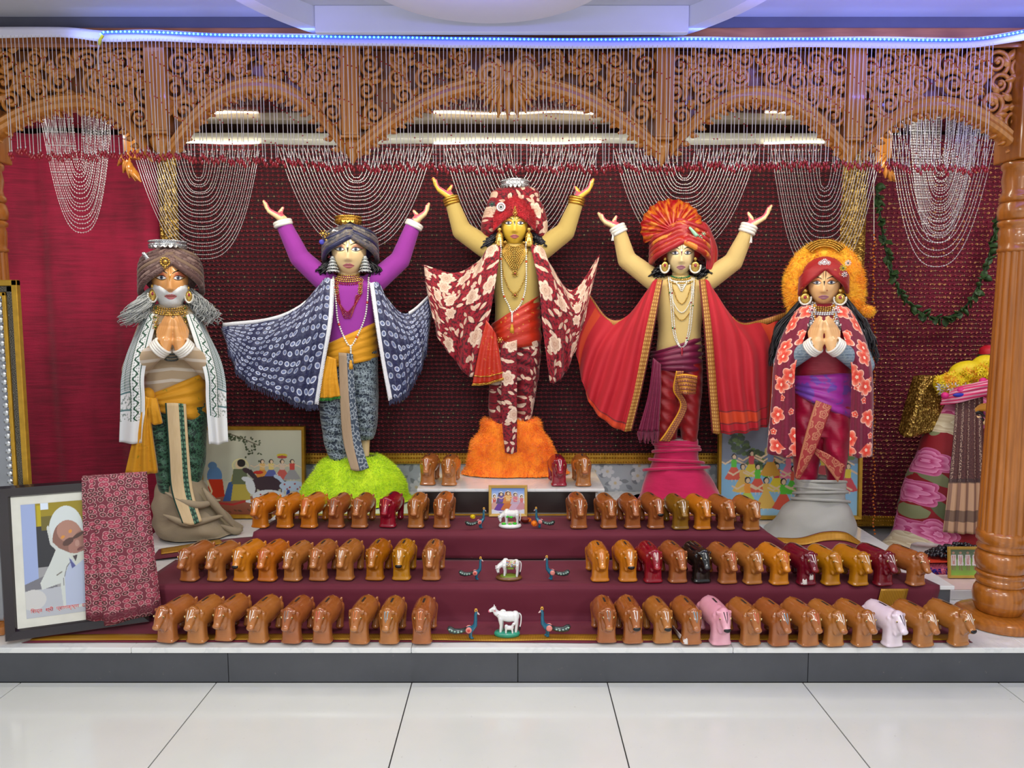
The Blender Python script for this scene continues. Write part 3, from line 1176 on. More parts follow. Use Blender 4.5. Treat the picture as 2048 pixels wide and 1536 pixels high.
# gold sequin columns at the two inner corners
def gold_column(u, w, label):
    x = P(u, 400, 4.33)[0]
    t = root('gold_column', label, 'column', (x, 4.33, Z2))
    n = 22
    V = []
    for k in range(40):
        z = Z2 + (2.57 - Z2) * k / 39
        for i in range(n):
            s_ = -1 + 2 * i / (n - 1)
            V.append((x + w * s_, 4.412 + .012 * s_ * s_ + .004 * cos(s_ * 14), z))
    s = NT('gold_sequin_cloth') if 'gsc' not in MC else None
    if s:
        o = s.tc('Object')
        vo = s.n('TexVoronoi', {'Vector': o, 'Scale': 90.0})
        sp = s.ramp(s.sep(vo.outputs['Color'])[0], .5, 1.0)
        s.bump(vo.outputs[0], .6, .01)
        s.set(s.mix(sp, lin((120, 88, 30)), lin((215, 180, 90))), .32, .7)
        MC['gsc'] = s.m
    MB().add((V, gridf(40, n))).build('sequin_cloth', MC['gsc'], t, solid=-.01)
    return t


gold_column(322, .055, 'narrow gold sequin cloth column behind the white bearded statue')
gold_column(1722, .075, 'broad gold sequin cloth column behind the fur hooded statue')
# small orange bead string beside the right column
ob = root('bead_string', 'string of amber beads hanging at the edge of the broad gold column', 'bead string', (P(1748, 500, 4.25)[0], 4.25, .5))
MB().add(tube([P(1748, 480, 4.25), P(1745, 300, 4.25)[:2].tolist() + [2.557]], .002, 5)).build('hanging_thread', THREAD, ob)
MB().add(beads([P(1748 + 2 * sin(k), 470 + k * 7.2, 4.25) for k in range(84)], octa((0, 0, 0), .0085, .008))).build('bead', mat('amber_bead', (190, 100, 25), .25, coat=.4, var=.3, vs=50), ob, kind='stuff')

# cornice board with lit strips at the top of the back wall
cb = root('cornice_board', 'pale cornice board with lit lamp strips above the beaded curtain', 'cornice', (0, 4.40, 2.5))
V, n = [], 60
for i in range(n):
    x = -1.99 + 3.97 * i / (n - 1)
    w = .012 * mnoise.noise(Vector((x * 1.4, 7, 1)))
    for z, y in ((2.475 + w, 4.41), (2.535, 4.41)):
        V.append((x, y + .006 * sin(x * 5), z))
MB().add((V, gridf(n, 2))).build('board', mat('pale_board', (176, 176, 164), .35, coat=.3), cb, solid=-.01)
s = NT('warm_lamp_glow')
s.set(lin((255, 240, 215)), .3, emit=(1.0, .86, .62, 1), estr=9.0)
for a, b in ((372, 518), (868, 1202), (1528, 1648)):
    pts = [P(u, 285 + 1.5 * sin(u * .03), 4.39) for u in np.linspace(a, b, 20)]
    MB().add(tube(pts, .0062, 6)).build('lamp_strip', s.m, cb)

# ------------------------------------------------------------------ bead swags
SILB = mat('silver_bead', (214, 212, 214), .3, .35, coat=.3, var=.12, vs=50)


def swag(label, u0, u1, vt, vbot, Y, K, vin, skew=0.0, ztop=None, k0=0):
    c = P((u0 + u1) / 2, vt, Y)
    zt = c[2] if ztop is None else ztop
    t = root('bead_swag', label, 'bead swag', (c[0], Y, zt))
    W = (P(u1, vt, Y)[0] - P(u0, vt, Y)[0]) / 2
    for k in range(k0, K):
        s = (k + 1) / K
        w = W * (.06 + .94 * s ** .85)
        zb = P(1024, vin + (vbot - vin) * s ** 1.15, Y)[2] + RND.uniform(-.006, .006)
        yy = Y - .012 * s + RND.uniform(-.004, .004)
        N = 40
        a = np.linspace(-1, 1, N)
        e = 2.6 - .5 * s
        z = zb + (zt - zb) * np.abs(a) ** e
        x = c[0] + w * np.sign(a) * np.abs(a) ** .8 + skew * w * (1 - np.abs(a) ** 2)
        pts = np.stack([x, np.full(N, yy), z], 1)
        d = np.concatenate([[0], np.cumsum(np.linalg.norm(np.diff(pts, axis=0), axis=1))])
        L = d[-1]
        m = MB()
        tt = np.linspace(0, L, max(14, int(L / .03)))
        q = np.stack([np.interp(tt, d, pts[:, i]) for i in range(3)], 1)
        m.add(tube(q, .0011, 3, False))
        tb = np.arange(.01, L, .0125)
        qb = np.stack([np.interp(tb, d, pts[:, i]) for i in range(3)], 1)
        big = (np.arange(len(tb)) % 5) == 0
        if (~big).any(): m.add(beads(qb[~big], octa((0, 0, 0), .0018, .0042)))
        m.add(beads(qb[big], octa((0, 0, 0), .0042, .0046)))
        m.build('strand', SILB, t, smooth=False)
    return t


swag('silver bead swag hanging against the crimson velvet curtain', 82, 234, 300, 468, 3.62, 19, 318, ztop=2.55)
swag('silver bead swag looping above the white bearded statue', 268, 520, 300, 520, 4.39, 22, 352, .06)
swag('silver bead swag behind the turban of the purple sleeved statue', 558, 866, 296, 500, 4.398, 20, 350)
swag('silver bead swag behind the tallest red floral statue', 888, 1196, 296, 520, 4.398, 20, 352)
swag('silver bead swag behind the pleated red turban', 1226, 1514, 298, 500, 4.398, 20, 352)
swag('silver bead swag behind the orange fur hood', 1542, 1762, 298, 556, 4.39, 18, 370)
swag('dense silver bead swag above the green leaf garland', 1806, 1960, 300, 484, 3.60, 30, 312, ztop=2.55)
swag('sparse wide silver bead swag round the dense one, above the leaf garland', 1764, 1998, 300, 532, 3.68, 16, 312, ztop=2.55, k0=9)
# ------------------------------------------------------------------ clay cow banks
def clay(name, c1, c2, rough=.16, glaze=.55):
    s = NT(name)
    o = s.tc('Object')
    f = s.ramp(s.noise(o, 9, 4.0), .3, .75)
    info = s.n('ObjectInfo').outputs['Random']
    c = s.mix(f, lin(c1), lin(c2))
    hs = s.n('HueSaturation', {'Hue': s.M('MULTIPLY_ADD', info, .016, .492), 'Saturation': 1.0, 'Value': s.M('MULTIPLY_ADD', info, .22, .88), 'Color': c})
    s.bump(s.noise(o, 60, 3.0), .06, .002)
    return s.set(hs.outputs[0], rough, coat=glaze)


CLAY = {
    'brown': clay('brown_glazed_clay', (146, 84, 34), (172, 106, 54)),
    'orange': clay('orange_glazed_clay', (174, 98, 18), (198, 118, 32)),
    'ochre': clay('ochre_glazed_clay', (158, 96, 8), (184, 120, 22)),
    'olive': clay('olive_glazed_clay', (120, 84, 18), (146, 106, 34)),
    'red': clay('red_glazed_clay', (128, 8, 18), (154, 18, 30)),
    'darkred': clay('dark_red_glazed_clay', (98, 8, 22), (122, 18, 32)),
    'black': clay('black_glazed_clay', (14, 14, 15), (26, 26, 27)),
    'pink': clay('pink_painted_clay', (206, 140, 158), (222, 168, 182), .3, .3),
    'white': clay('lavender_white_painted_clay', (208, 190, 202), (226, 214, 222), .3, .3),
}


def cow_shapes():
    S = []
    sec = cr([(.101, .106, .006, .008), (.094, .105, .031, .034), (.072, .102, .0465, .0495), (.03, .100, .0500, .053), (-.01, .100, .0490, .0525), (-.048, .102, .045, .048), (-.070, .104, .037, .038), (-.083, .106, .010, .012)], 40)
    v, n = [], 36
    for (y, zc, rx, rz) in sec:
        for k in range(n):
            a = 2 * PI * k / n
            v.append((max(rx, .002) * cos(a), y, zc + max(rz, .002) * sin(a)))
    f = gridf(40, n, False, True) + [tuple(range(n))[::-1], tuple(39 * n + k for k in range(n))]
    S.append((v, f))
    S.append(ell((0, -.040, .148), (.007, .020, .007)))
    S.append(ell((0, .080, .143), (.006, .012, .008)))
    # front slab of joined legs
    prof = []
    for z, k, q in ((0, 1.10, 1.10), (.006, 1.12, 1.12), (.013, 1.0, 1.0), (.05, .95, .95), (.09, 1.02, 1.1), (.12, .9, 1.1)):
        prof.append((z, .0395 * k, .027 * q))
    v, n = [], 32
    for z, a, b in prof:
        for i in range(n):
            t = 2 * PI * i / n
            cx, sx = cos(t), sin(t)
            v.append((a * np.sign(cx) * abs(cx) ** .5, -.052 + b * np.sign(sx) * abs(sx) ** .6, z))
    f = [q[::-1] for q in gridf(len(prof), n, False, True)]
    f += [tuple(range(n))[::-1], tuple((len(prof) - 1) * n + i for i in range(n))]
    f = [q[::-1] for q in f[:-2]] + f[-2:]
    S.append((v, f))
    # hind legs
    for s in (-1, 1):
        S += chain([(s * .027, .078, .10), (s * .029, .088, .05), (s * .028, .083, .012)], [.026, .017, .016])
        S.append(ell((s * .028, .082, .011), (.019, .019, .0105)))
    # neck folds and dewlap
    S.append(ell((0, -.075, .105), (.032, .025, .050)))
    S.append(capsule((0, -.085, .075), .016, (0, -.07, .05), .010))
    for s in (-1, 1):
        S.append(capsule((s * .032, -.064, .122), .009, (s * .014, -.086, .058), .007))
    # head
    S += chain([(0, -.080, .136), (0, -.097, .112), (0, -.114, .086)], [.024, .0215, .0150])
    S.append(ell((0, -.119, .082), (.0180, .013, .013)))
    S.append(ell((0, -.083, .140), (.026, .017, .013)))
    for s in (-1, 1):
        S.append(ell((s * .0255, -.082, .139), (.008, .008, .010), rot=(s * .5, 'Y')))
        S.append(ell((s * .0190, -.097, .120), (.006, .008, .008)))
    S.append(capsule((.032, .10, .13), .006, (.03, .108, .06), .005))
    return S


cow_vf = blob(cow_shapes(), .0031, 6, .5)
cow_t = bvh(cow_vf)


def on_cow(x, z, d=.0008):
    y, nrm = hit(cow_t, x, z)
    return (x, (y if y is not None else -.1) - d, z)


def patch(pts_u, pts_l, k, d, pj=on_cow):
    "flat painted mark between two x,z curves, laid on the surface"
    n = len(pts_u)
    v = []
    for a, b in zip(pts_u, pts_l):
        for i in range(k):
            t = i / (k - 1)
            v.append(pj(a[0] + (b[0] - a[0]) * t, a[1] + (b[1] - a[1]) * t, d))
    return v, gridf(n, k)


def cow_master(name):
    t = root(name, 'x', 'cow bank', (0, 0, 0), 'clay cow banks')
    MB().add(cow_vf).build('body', CLAY['brown'], t)
    # coin slot on the back
    m = MB()
    v = []
    for i in range(8):
        y = -.010 + .046 * i / 7
        r = cow_t.ray_cast(Vector((0, y, 1)), Vector((0, 0, -1)))
        z = r[0].z + .0006
        v += [(-.0042, y, z + .0004), (.0042, y, z + .0004)]
    MB().add((v, gridf(8, 2))).build('coin_slot', BLACK if False else DKBROWN, t, smooth=False)
    for s in (-1, 1):
        e = MB().add(ell((s * .0226, -.1025, .1210), (.0032, .0036, .0045), 12, 8)).build('eye', mat('cow_eye_paint', (216, 190, 120), .2, coat=.5), t)
        MB().add(ell((s * .0238, -.1048, .1208), (.0022, .002, .0030), 10, 6)).build('pupil', BLACK, e)
    # forehead mark: two lines meeting over the nose
    m = MB()
    for s in (-1, 1):
        u_ = [(s * .0085, .148), (s * .0070, .136), (s * .0050, .122), (s * .0015, .112)]
        l_ = [(s * .0050, .148), (s * .0040, .136), (s * .0024, .122), (0, .108)]
        m.add(patch(u_, l_, 3, .0009))
    m.build('forehead_mark', mat('white_mark_paint', (232, 226, 218), .25), t, solid=.0005)
    m = MB()
    a = [(-.0155 + .031 * i / 10, 0) for i in range(11)]
    m.add(patch([(x, .0895 - 60 * x * x * .1) for x, _ in a], [(x, .0740 + 20 * x * x) for x, _ in a], 5, .0009))
    m.build('muzzle', MC['brown_muzzle'] if 'brown_muzzle' in MC else mat('brown_muzzle', (150, 78, 28), .15, coat=.5), t, solid=.0004)
    return t


cowm = cow_master('cow_bank')
MARKS = {'w': mat('white_mark_paint', (232, 226, 218), .25), 'r': mat('red_mark_paint', (204, 84, 62), .3), 'b': mat('blue_mark_paint', (110, 160, 178), .3),
         'g': mat('grey_mark_paint', (120, 116, 112), .3), 'o': mat('orange_mark_paint', (205, 110, 50), .25), 'k': BLACK}
# u, colour, mark, muzzle, extra; one list per row: photo base line v, tier height
# label pieces say which place in its row each bank has
ROWS = [
    ('on the white box', Z4, [
        (854, 970, 'brown', 'w', '', 'left of orange fur mound, outer one'),
        (897, 971, 'brown', 'w', '', 'left of orange fur mound, inner one'),
        (1119, 972, 'red', 'w', '', 'red, right of orange fur mound'),
        (1168, 972, 'brown', 'w', '', 'at its right front corner')]),
    ('on the top step', Z3, [
        (515, 1058, 'orange', 'w', '', 'first from the outer end, left wing'), (565, 1058, 'orange', 'w', '', 'second from the outer end, left wing'),
        (614, 1058, 'orange', 'r', '', 'third from the outer end, left wing'), (669, 1058, 'brown', 'g', '', 'fourth from the outer end, left wing'),
        (716, 1058, 'brown', 'g', '', 'fifth from the outer end, left wing'), (773, 1057, 'red', 'r', '', 'the only red one before the lime mound'),
        (830, 1058, 'brown', 'w', '', 'just right of the red one, left wing'), (882, 1058, 'brown', 'w', '', 'nearest the yellow topped peacock'),
        (1159, 1059, 'brown', 'w', '', 'nearest the marigold flowers'), (1220, 1059, 'brown', 'w', '', 'second from the centre, right wing'),
        (1268, 1059, 'brown', 'o', '', 'third from the centre, right wing'), (1315, 1059, 'brown', 'w', 'm', 'fourth from the centre, right wing'),
        (1364, 1061, 'olive', 'w', '', 'olive brown one before the magenta base'), (1409, 1061, 'orange', 'w', '', 'just right of the olive one'),
        (1457, 1062, 'brown', 'o', '', 'second from the outer end, right wing'), (1508, 1063, 'brown', 'w', '', 'outermost at the step corner, right wing')]),
    ('on the middle step', Z2, [
        (372, 1165, 'brown', 'w', '', 'first beside the paisley shawl'), (427, 1165, 'brown', 'w', '', 'second from the paisley shawl'),
        (481, 1165, 'orange', 'w', 'm', 'black lips, third from the paisley shawl'), (530, 1165, 'orange', 'r', '', 'orange, fourth from the paisley shawl'),
        (580, 1165, 'brown', 'w', '', 'fifth from the paisley shawl'), (633, 1164, 'brown', 'o', '', 'sixth from the paisley shawl'),
        (686, 1163, 'brown', 'w', '', 'seventh from the paisley shawl'), (747, 1163, 'ochre', 'o', '', 'ochre, eighth from the paisley shawl'),
        (801, 1163, 'ochre', 'w', 'm', 'ochre with black nose, ninth from the paisley shawl'), (861, 1163, 'brown', 'w', '', 'tenth, nearest the middle peacock'),
        (1202, 1166, 'orange', 'o', '', 'orange, first right of the peacock pair'), (1258, 1166, 'orange', 'w', 'm', 'black nosed, second right of the peacock pair'),
        (1309, 1168, 'red', 'w', '', 'bright red, beside the black one but one'), (1359, 1168, 'brown', 'o', '', 'between the bright red and the black ones'),
        (1407, 1168, 'black', 'k', 'm', 'the only black one'), (1460, 1170, 'brown', 'r', '', 'just right of the black one'),
        (1511, 1171, 'brown', 'w', '', 'second right of the black one'), (1564, 1172, 'orange', 'r', '', 'orange, third right of the black one'),
        (1619, 1173, 'darkred', 'w', 'c', 'dark red with chipped white patches'), (1669, 1173, 'ochre', 'o', '', 'ochre, just right of the chipped dark red one'),
        (1725, 1174, 'ochre', 'w', '', 'ochre, second right of the chipped dark red one'), (1774, 1174, 'darkred', 'w', '', 'dark red with white stripes, second from the pillar'),
        (1841, 1174, 'brown', 'r', '', 'orange brown, outermost toward the pillar')]),
    ('in the front row', Z1, [
        (327, 1289, 'brown', 'o', '', 'first beside the framed portrait'), (388, 1290, 'brown', 'w', '', 'second from the framed portrait'),
        (444, 1286, 'brown', 'o', '', 'third from the framed portrait'), (511, 1290, 'brown', 'w', '', 'fourth from the framed portrait'),
        (579, 1291, 'brown', 'g', '', 'fifth from the framed portrait'), (641, 1291, 'brown', 'r', '', 'sixth from the framed portrait'),
        (715, 1292, 'brown', 'o', '', 'seventh from the framed portrait'), (776, 1292, 'brown', 'b', '', 'blue forehead mark, eighth from portrait'),
        (842, 1292, 'brown', 'o', '', 'ninth, nearest the front peacock'),
        (1215, 1290, 'brown', 'g', '', 'first right of the front peacocks'), (1268, 1291, 'brown', 'w', 'm', 'second right of the front peacocks, dark lips'),
        (1329, 1291, 'brown', 'w', 'm', 'third right of the front peacocks, white stripes'), (1386, 1293, 'brown', 'b', 'c', 'chipped at the back, beside the pink one'),
        (1445, 1294, 'pink', 'k', 'm', 'the only pink one'), (1506, 1295, 'brown', 'r', '', 'red striped forehead, beside the pink one'),
        (1564, 1296, 'brown', 'b', '', 'with a pale blue forehead mark'), (1624, 1296, 'brown', 'r', '', 'right of the pale blue marked one'),
        (1675, 1297, 'brown', 'w', '', 'second left of the lavender white one'), (1733, 1297, 'brown', 'w', '', 'just left of the lavender white one'),
        (1794, 1298, 'white', 'k', '', 'the only lavender white one'), (1856, 1298, 'brown', 'w', '', 'just right of the lavender white one'),
        (1928, 1296, 'brown', 'w', 'm', 'outermost beside the pillar base')]),
]
CN = {'brown': 'brown', 'orange': 'orange', 'ochre': 'ochre', 'olive': 'olive', 'red': 'red', 'darkred': 'dark red', 'black': 'black', 'pink': 'pink', 'white': 'lavender white'}
first = True
CHIP = mat('chipped_white', (225, 215, 210), .6)
for rl, z, items in ROWS:
    for (u, vb_, c, mk, ex, place) in items:
        p = G(u, vb_, z + .006)
        rz = p[0] * (.14 if p[0] < 0 else .16) + RND.uniform(-.03, .03)
        s = RND.uniform(.955, 1.0)
        # the front slab's foot stands at the marked point
        loc = (p[0] - sin(rz) * .08, p[1] + cos(rz) * .08, z + (.0126 if z < .2 else .0100) if rl != 'on the white box' else z + .0040)
        if first:
            t = cowm
            t.location, t.rotation_euler, t.scale = loc, (0, 0, rz), (s, s, s)
            made = {}
            tree_copy_src = None
            for k in kids(t):
                made.setdefault(k.name.split('.')[0], []).append(k)
            cow_kids = [(k, kids(k)) for k in kids(t)]
            first = False
        else:
            t = clone(cowm, None, loc, rz, s)
            made = {}
            for k, subs in cow_kids:
                q = clone(k, t)
                made.setdefault(k.name.split('.')[0], []).append(q)
                for w in subs: clone(w, q)
        hue = c if CN[c] in place else CN[c]
        lab = ('clay cow bank ' if CN[c].split()[-1] in place else CN[c] + ' clay cow bank ')
        t['label'] = lab + rl + ', ' + place
        t['group'] = 'clay cow banks ' + rl
        paint(made['body'][0], CLAY[c])
        paint(made['forehead_mark'][0], MARKS[mk])
        paint(made['muzzle'][0], BLACK if 'm' in ex else CLAY[c])
        if 'c' in ex:
            m = MB()
            for q in ([(-.02, .012), (.012, .03)] if c == 'darkred' else [(-.03, .01)]):
                m.add(patch([(q[0] - .012 + .004 * i, q[1] + .016 + .004 * sin(i * 2)) for i in range(6)], [(q[0] - .012 + .004 * i, q[1] - .006) for i in range(6)], 4, .0012))
            o = m.build('chipped_glaze', CHIP, None, solid=.0004)
            o.parent = t
# ------------------------------------------------------------------ statues: shared builders
SKIN = lambda n, c: mat(n, c, .22, coat=.45, var=.05, vs=5)
HAIRB = mat('black_hair', (16, 16, 22), .35, var=.4, vs=90)
INK = mat('black_paint', (22, 16, 18), .3)
EYEW = mat('eye_white_paint', (238, 234, 230), .15, coat=.5, var=.03)
IRIS = mat('grey_blue_iris', (78, 92, 118), .2, coat=.5)
RUBY = mat('ruby_bead', (150, 16, 40), .15, coat=.6, var=.3, vs=60)
EMER = mat('green_bead', (20, 110, 60), .15, coat=.6, var=.3, vs=60)
CORAL = mat('coral_bead', (205, 70, 40), .25, coat=.4)
GOLDB = mat('gold_bead', (206, 168, 84), .25, .75, var=.25, vs=80)


def head_mesh(C, a, b, c):
    n, m = 72, 60
    v = []
    for j in range(m + 1):
        p = -PI / 2 + PI * j / m
        for i in range(n):
            t = 2 * PI * i / n
            x, y, z = cos(p) * cos(t), cos(p) * sin(t), sin(p)
            jaw = 1 - .10 * max(0, -z - .15) if z < 0 else 1
            X, Y, Z = x * jaw, y, z
            if y < 0:
                g = lambda mx, mz, sx, sz: math.exp(-((abs(X) - mx) / sx) ** 2 - ((Z - mz) / sz) ** 2)
                d = 0
                tn = min(1, max(0, (.12 - Z) / .52))
                if Z < .2:
                    cut = 1 / (1 + math.exp((-.47 - Z) / .022))
                    d += (.05 + .17 * tn) * math.exp(-(X / (.10 + .09 * tn)) ** 2) * cut * min(1, max(0, (.2 - Z) / .12))
                d += .05 * g(.14, -.42, .07, .06)
                d += .035 * g(.42, .20, .30, .07) - .06 * g(.42, .0, .20, .10)
                d += .03 * g(.50, -.36, .22, .2)
                d += .055 * g(0, -.61, .22, .045) + .06 * g(0, -.72, .18, .05) - .03 * g(0, -.665, .25, .018)
                d += .06 * g(0, -.93, .22, .12)
                k = min(1, -y * 3)
                Y = y * .95 - d * k
            v.append((C[0] + a * X, C[1] + b * Y, C[2] + c * Z))
    return np.array(v), [q[::-1] for q in gridf(m + 1, n, False, True)]


def hand_raised(W, T, out, L=None):
    "open hand, palm upward; out = -1 / +1 tells the side it reaches to"
    W, T = np.asarray(W, float), np.asarray(T, float)
    d = T - W
    L = np.linalg.norm(d)
    d /= L
    nrm = np.array((-d[2] * out, 0, d[0] * out))      # upward, inward palm normal
    if nrm[2] < 0: nrm = -nrm
    s = np.array((0, 1.0, 0))
    K = W + d * .50 * L - nrm * .13 * L
    S = [capsule(W - d * .12 * L, .026, W + d * .08 * L, .024)]
    for i, (ln, off) in enumerate(((.80, -.030), (.93, -.011), (1.0, .009), (.92, .028))):
        k = K + s * off * 1.05
        S.append(capsule(W + s * off * .55, .019, k, .0135))
        tip = W + d * L * ln + s * off * 1.25
        md = (k + tip) / 2 - nrm * .035 * L
        S += chain([k, md, tip], [.0122, .0110, .0078])
    th0 = W + d * .10 * L + s * .026
    S += chain([th0, th0 + d * .16 * L + nrm * .14 * L + s * .012, th0 + d * .22 * L + nrm * .36 * L + s * .012], [.0165, .0135, .008])
    return S


def hand_namaste(W, T, side):
    "one of two joined palms; side = -1 for the one on the viewer's left"
    W, T = np.asarray(W, float), np.asarray(T, float)
    d = norm(T - W)
    L = np.linalg.norm(T - W)
    s = norm(np.array((side * .62, .78, 0)))
    n_ = np.array((-side * .78, .62, 0)) * -1
    S = [capsule(W - d * .15 * L, .029, W + d * .1 * L, .030)]
    for i, (ln, off) in enumerate(((.84, -.004), (.97, .014), (1.0, .032), (.93, .050))):
        k = W + d * .52 * L + s * off
        S.append(capsule(W + s * off * .7 + d * .04 * L, .023, k, .0155))
        tip = W + d * L * ln + s * off * .75
        S += chain([k, k * .45 + tip * .55 + np.array((side * .003, 0, 0)), tip], [.0128, .0112, .0078])
    th = W + d * .22 * L + s * .052
    S += chain([th, th + d * .2 * L + s * .018, th + d * .44 * L + s * .010], [.0165, .0135, .009])
    return S


class Fig:
    def __init__(s, label, u, Y, base_z, skin, tones):
        s.Y, s.z0 = Y, base_z
        s.m = MPP(Y)
        s.r = root('dressed_statue', label, 'statue', (P(u, 700, Y)[0], Y, base_z), 'dressed statues on the altar')
        s.skin = skin
        s.yaw = tones or 0.0        # the statue is turned this far about its own axis
        s.r.rotation_euler = (0, 0, s.yaw)
        s.L = np.array((P(u, 700, Y)[0], Y))

    def q(s, u, v, dy=0.0):
        "the point of the statue's own frame (before it is turned) seen at u, v, dy behind its axis plane"
        dx, dyy, dz = ray(u, v)
        n = np.array((-sin(s.yaw), cos(s.yaw)))          # backward direction of the turned statue
        t = (s.L @ n + dy) / (dx * n[0] + dyy * n[1])
        w = np.array((dx * t, dyy * t)) - s.L
        return np.array((w[0] * cos(s.yaw) + w[1] * sin(s.yaw) + s.L[0], s.Y + dy, CAMZ + dz * t))

    def z(s, v): return P(1024, v, s.Y)[2]

    def loft(s, rows, n=36, e=2.0, lump=0.0, freq=6.0, seed=0.0, k=1):
        "rows from top down: (v or ('z', z), ul, ur, front depth, back depth[, dy])"
        V = []
        R_ = []
        for r in rows:
            z = r[0][1] if isinstance(r[0], tuple) else s.z(r[0])
            ul, ur = s.q(r[1], 700)[0], s.q(r[2], 700)[0]
            if not isinstance(r[0], tuple): ul, ur = s.q(r[1], r[0])[0], s.q(r[2], r[0])[0]
            R_.append(((ul + ur) / 2, (ur - ul) / 2, z, r[3], r[4], r[5] if len(r) > 5 else 0))
        R_ = cr(R_, (len(R_) - 1) * k + 1) if k > 1 else np.array(R_)
        for (cx, hw, z, df, db, dy) in R_:
            for i in range(n):
                t = 2 * PI * i / n
                cx_, sn = cos(t), sin(t)
                X = np.sign(cx_) * abs(cx_) ** (2 / e)
                Yv = np.sign(sn) * abs(sn) ** (2 / e)
                p = np.array((cx + hw * X, s.Y + dy + (df if sn < 0 else db) * Yv, z))
                if lump:
                    w = mnoise.noise(Vector((p[0] * freq + seed, p[1] * freq, p[2] * freq))) + .5 * mnoise.noise(Vector((p[0] * freq * 2.3, p[1] * freq * 2.3 + seed, p[2] * freq * 2.3)))
                    p[0] += lump * w * X
                    p[1] += lump * w * Yv
                V.append(p)
        N = len(R_)
        f = gridf(N, n, False, True)
        f += [tuple(range(n))[::-1], tuple((N - 1) * n + i for i in range(n))]
        return np.array(V), f

    def head(s, cu, ev, cv, w, dy=-.02, dep=None):
        s.cu = cu
        s.C = s.q(cu, ev, dy)
        s.a, s.c = w / 2 * s.m, (cv - ev) * s.m
        s.b = dep or s.c * .88
        s.hm = head_mesh(s.C, s.a, s.b, s.c)
        return s.hm

    def body(s, shapes, neck_v, cv):
        nk = capsule(s.C + np.array((0, .02, -s.c * .6)), s.a * .56, s.q(s.cu, neck_v, .0), s.a * .66)
        vf = blob([s.hm, nk] + shapes, .0042, 1, .5)
        s.bt = bvh(vf)
        s.bvf = vf
        return MB().add(vf).build('body', s.skin, s.r)

    def fpt(s, x, z, d, tree=None):
        X, Z = s.C[0] + x * s.a, s.C[2] + z * s.c
        y, _ = hit(tree or s.bt, X, Z)
        return (X, (y if y is not None else s.C[1] - s.b * .8) - d, Z)

    def decal(s, up, lo, name, m, par, k=4, d=.0008, n=14, solid=.0006, tree=None):
        A, B = cr([(x, z, 0) for x, z in up], n), cr([(x, z, 0) for x, z in lo], n)
        v = []
        for a, b in zip(A, B):
            for i in range(k):
                t = i / (k - 1)
                v.append(s.fpt(a[0] + (b[0] - a[0]) * t, a[1] + (b[1] - a[1]) * t, d, tree))
        return MB().add((v, gridf(n, k))).build(name, m, par, solid=solid)

    def palm(s, W, T, out):
        "painted palm: the faces of the hand that look up and inward"
        W, T = np.asarray(W, float), np.asarray(T, float)
        d = norm(T - W)
        L = np.linalg.norm(T - W)
        nr = np.array((-d[2], 0, d[0])) * 1.0
        if nr[2] < 0: nr = -nr
        v, f = s.bvf
        used, F_ = {}, []
        V = []
        for q in f:
            c = v[list(q)].mean(0)
            t = (c - W) @ d
            if not (.0 < t < L * 1.1 and np.linalg.norm(c - W - t * d) < .09): continue
            n_ = np.cross(v[q[1]] - v[q[0]], v[q[2]] - v[q[0]])
            n_ /= np.linalg.norm(n_) + 1e-12
            if n_ @ nr > .30:
                F_.append(tuple(used.setdefault(i, len(used)) for i in q))
        if not F_: return
        V = np.array([v[i] for i in used]) + nr * .0009
        MB().add((V, F_)).build('palm_paint', mat('pink_palm_paint', (222, 104, 122), .3, coat=.3), s.r)

    def face(s, lip, lid, mark, lip_tree=None, ew=.25, sq=1.0):
        for e in (-1, 1):
            X = lambda x: .43 * e + x * e
            w = ew
            if lid is not None:
                s.decal([(X(-w * .95), .03), (X(-.08), .19), (X(.20), .20), (X(w * 1.75), .07)], [(X(-w * 1.0), -.02), (X(-.06), .055), (X(.1), .06), (X(w * 1.55), .02)], 'eyelid_paint', lid, s.r, 4, .0005)
            ey = s.decal([(X(-w), -.025), (X(-.10), .048), (X(.08), .052), (X(w), .0)], [(X(-w), -.03), (X(-.10), -.066), (X(.08), -.064), (X(w), -.005)], 'eye', EYEW, s.r, 5, .0012)
            A = [(X(.0 + .088 * cos(t)), .0 + .062 * sin(t) * sq - .004) for t in np.linspace(PI, 0, 9)]
            B = [(X(.0 + .088 * cos(t)), -.004 - .058 * sin(t) * sq) for t in np.linspace(PI, 0, 9)]
            ir = s.decal(A, B, 'iris', IRIS, ey, 4, .0020, 12)
            A = [(X(.038 * cos(t)), -.002 + .028 * sin(t)) for t in np.linspace(PI, 0, 9)]
            B = [(X(.038 * cos(t)), -.002 - .028 * sin(t)) for t in np.linspace(PI, 0, 9)]
            s.decal(A, B, 'pupil', INK, ey, 3, .0027, 10)
            s.decal([(X(-w * 1.05), -.02), (X(-.10), .066), (X(.09), .070), (X(w * 1.5), .03)], [(X(-w * 1.05), -.03), (X(-.10), .044), (X(.09), .048), (X(w * 1.5), .018)], 'upper_eyeliner', INK, s.r, 3, .0022)
            s.decal([(X(-w), -.028), (X(-.10), -.062), (X(.09), -.060), (X(w * 1.3), .012)], [(X(-w), -.036), (X(-.10), -.082), (X(.09), -.082), (X(w * 1.4), .0)], 'lower_eyeliner', INK, s.r, 3, .0022)
            s.decal([(X(-.30), .150), (X(-.12), .235), (X(.12), .265), (X(.50), .125)], [(X(-.29), .135), (X(-.12), .195), (X(.12), .220), (X(.50), .115)], 'eyebrow', INK, s.r, 3, .0012)
        s.decal([(-.33, -.645), (-.15, -.585), (-.04, -.570), (0, -.585), (.04, -.570), (.15, -.585), (.33, -.645)], [(-.33, -.655), (-.15, -.668), (0, -.662), (.15, -.668), (.33, -.655)], 'upper_lip', lip, s.r, 4, .0010, 20, tree=lip_tree)
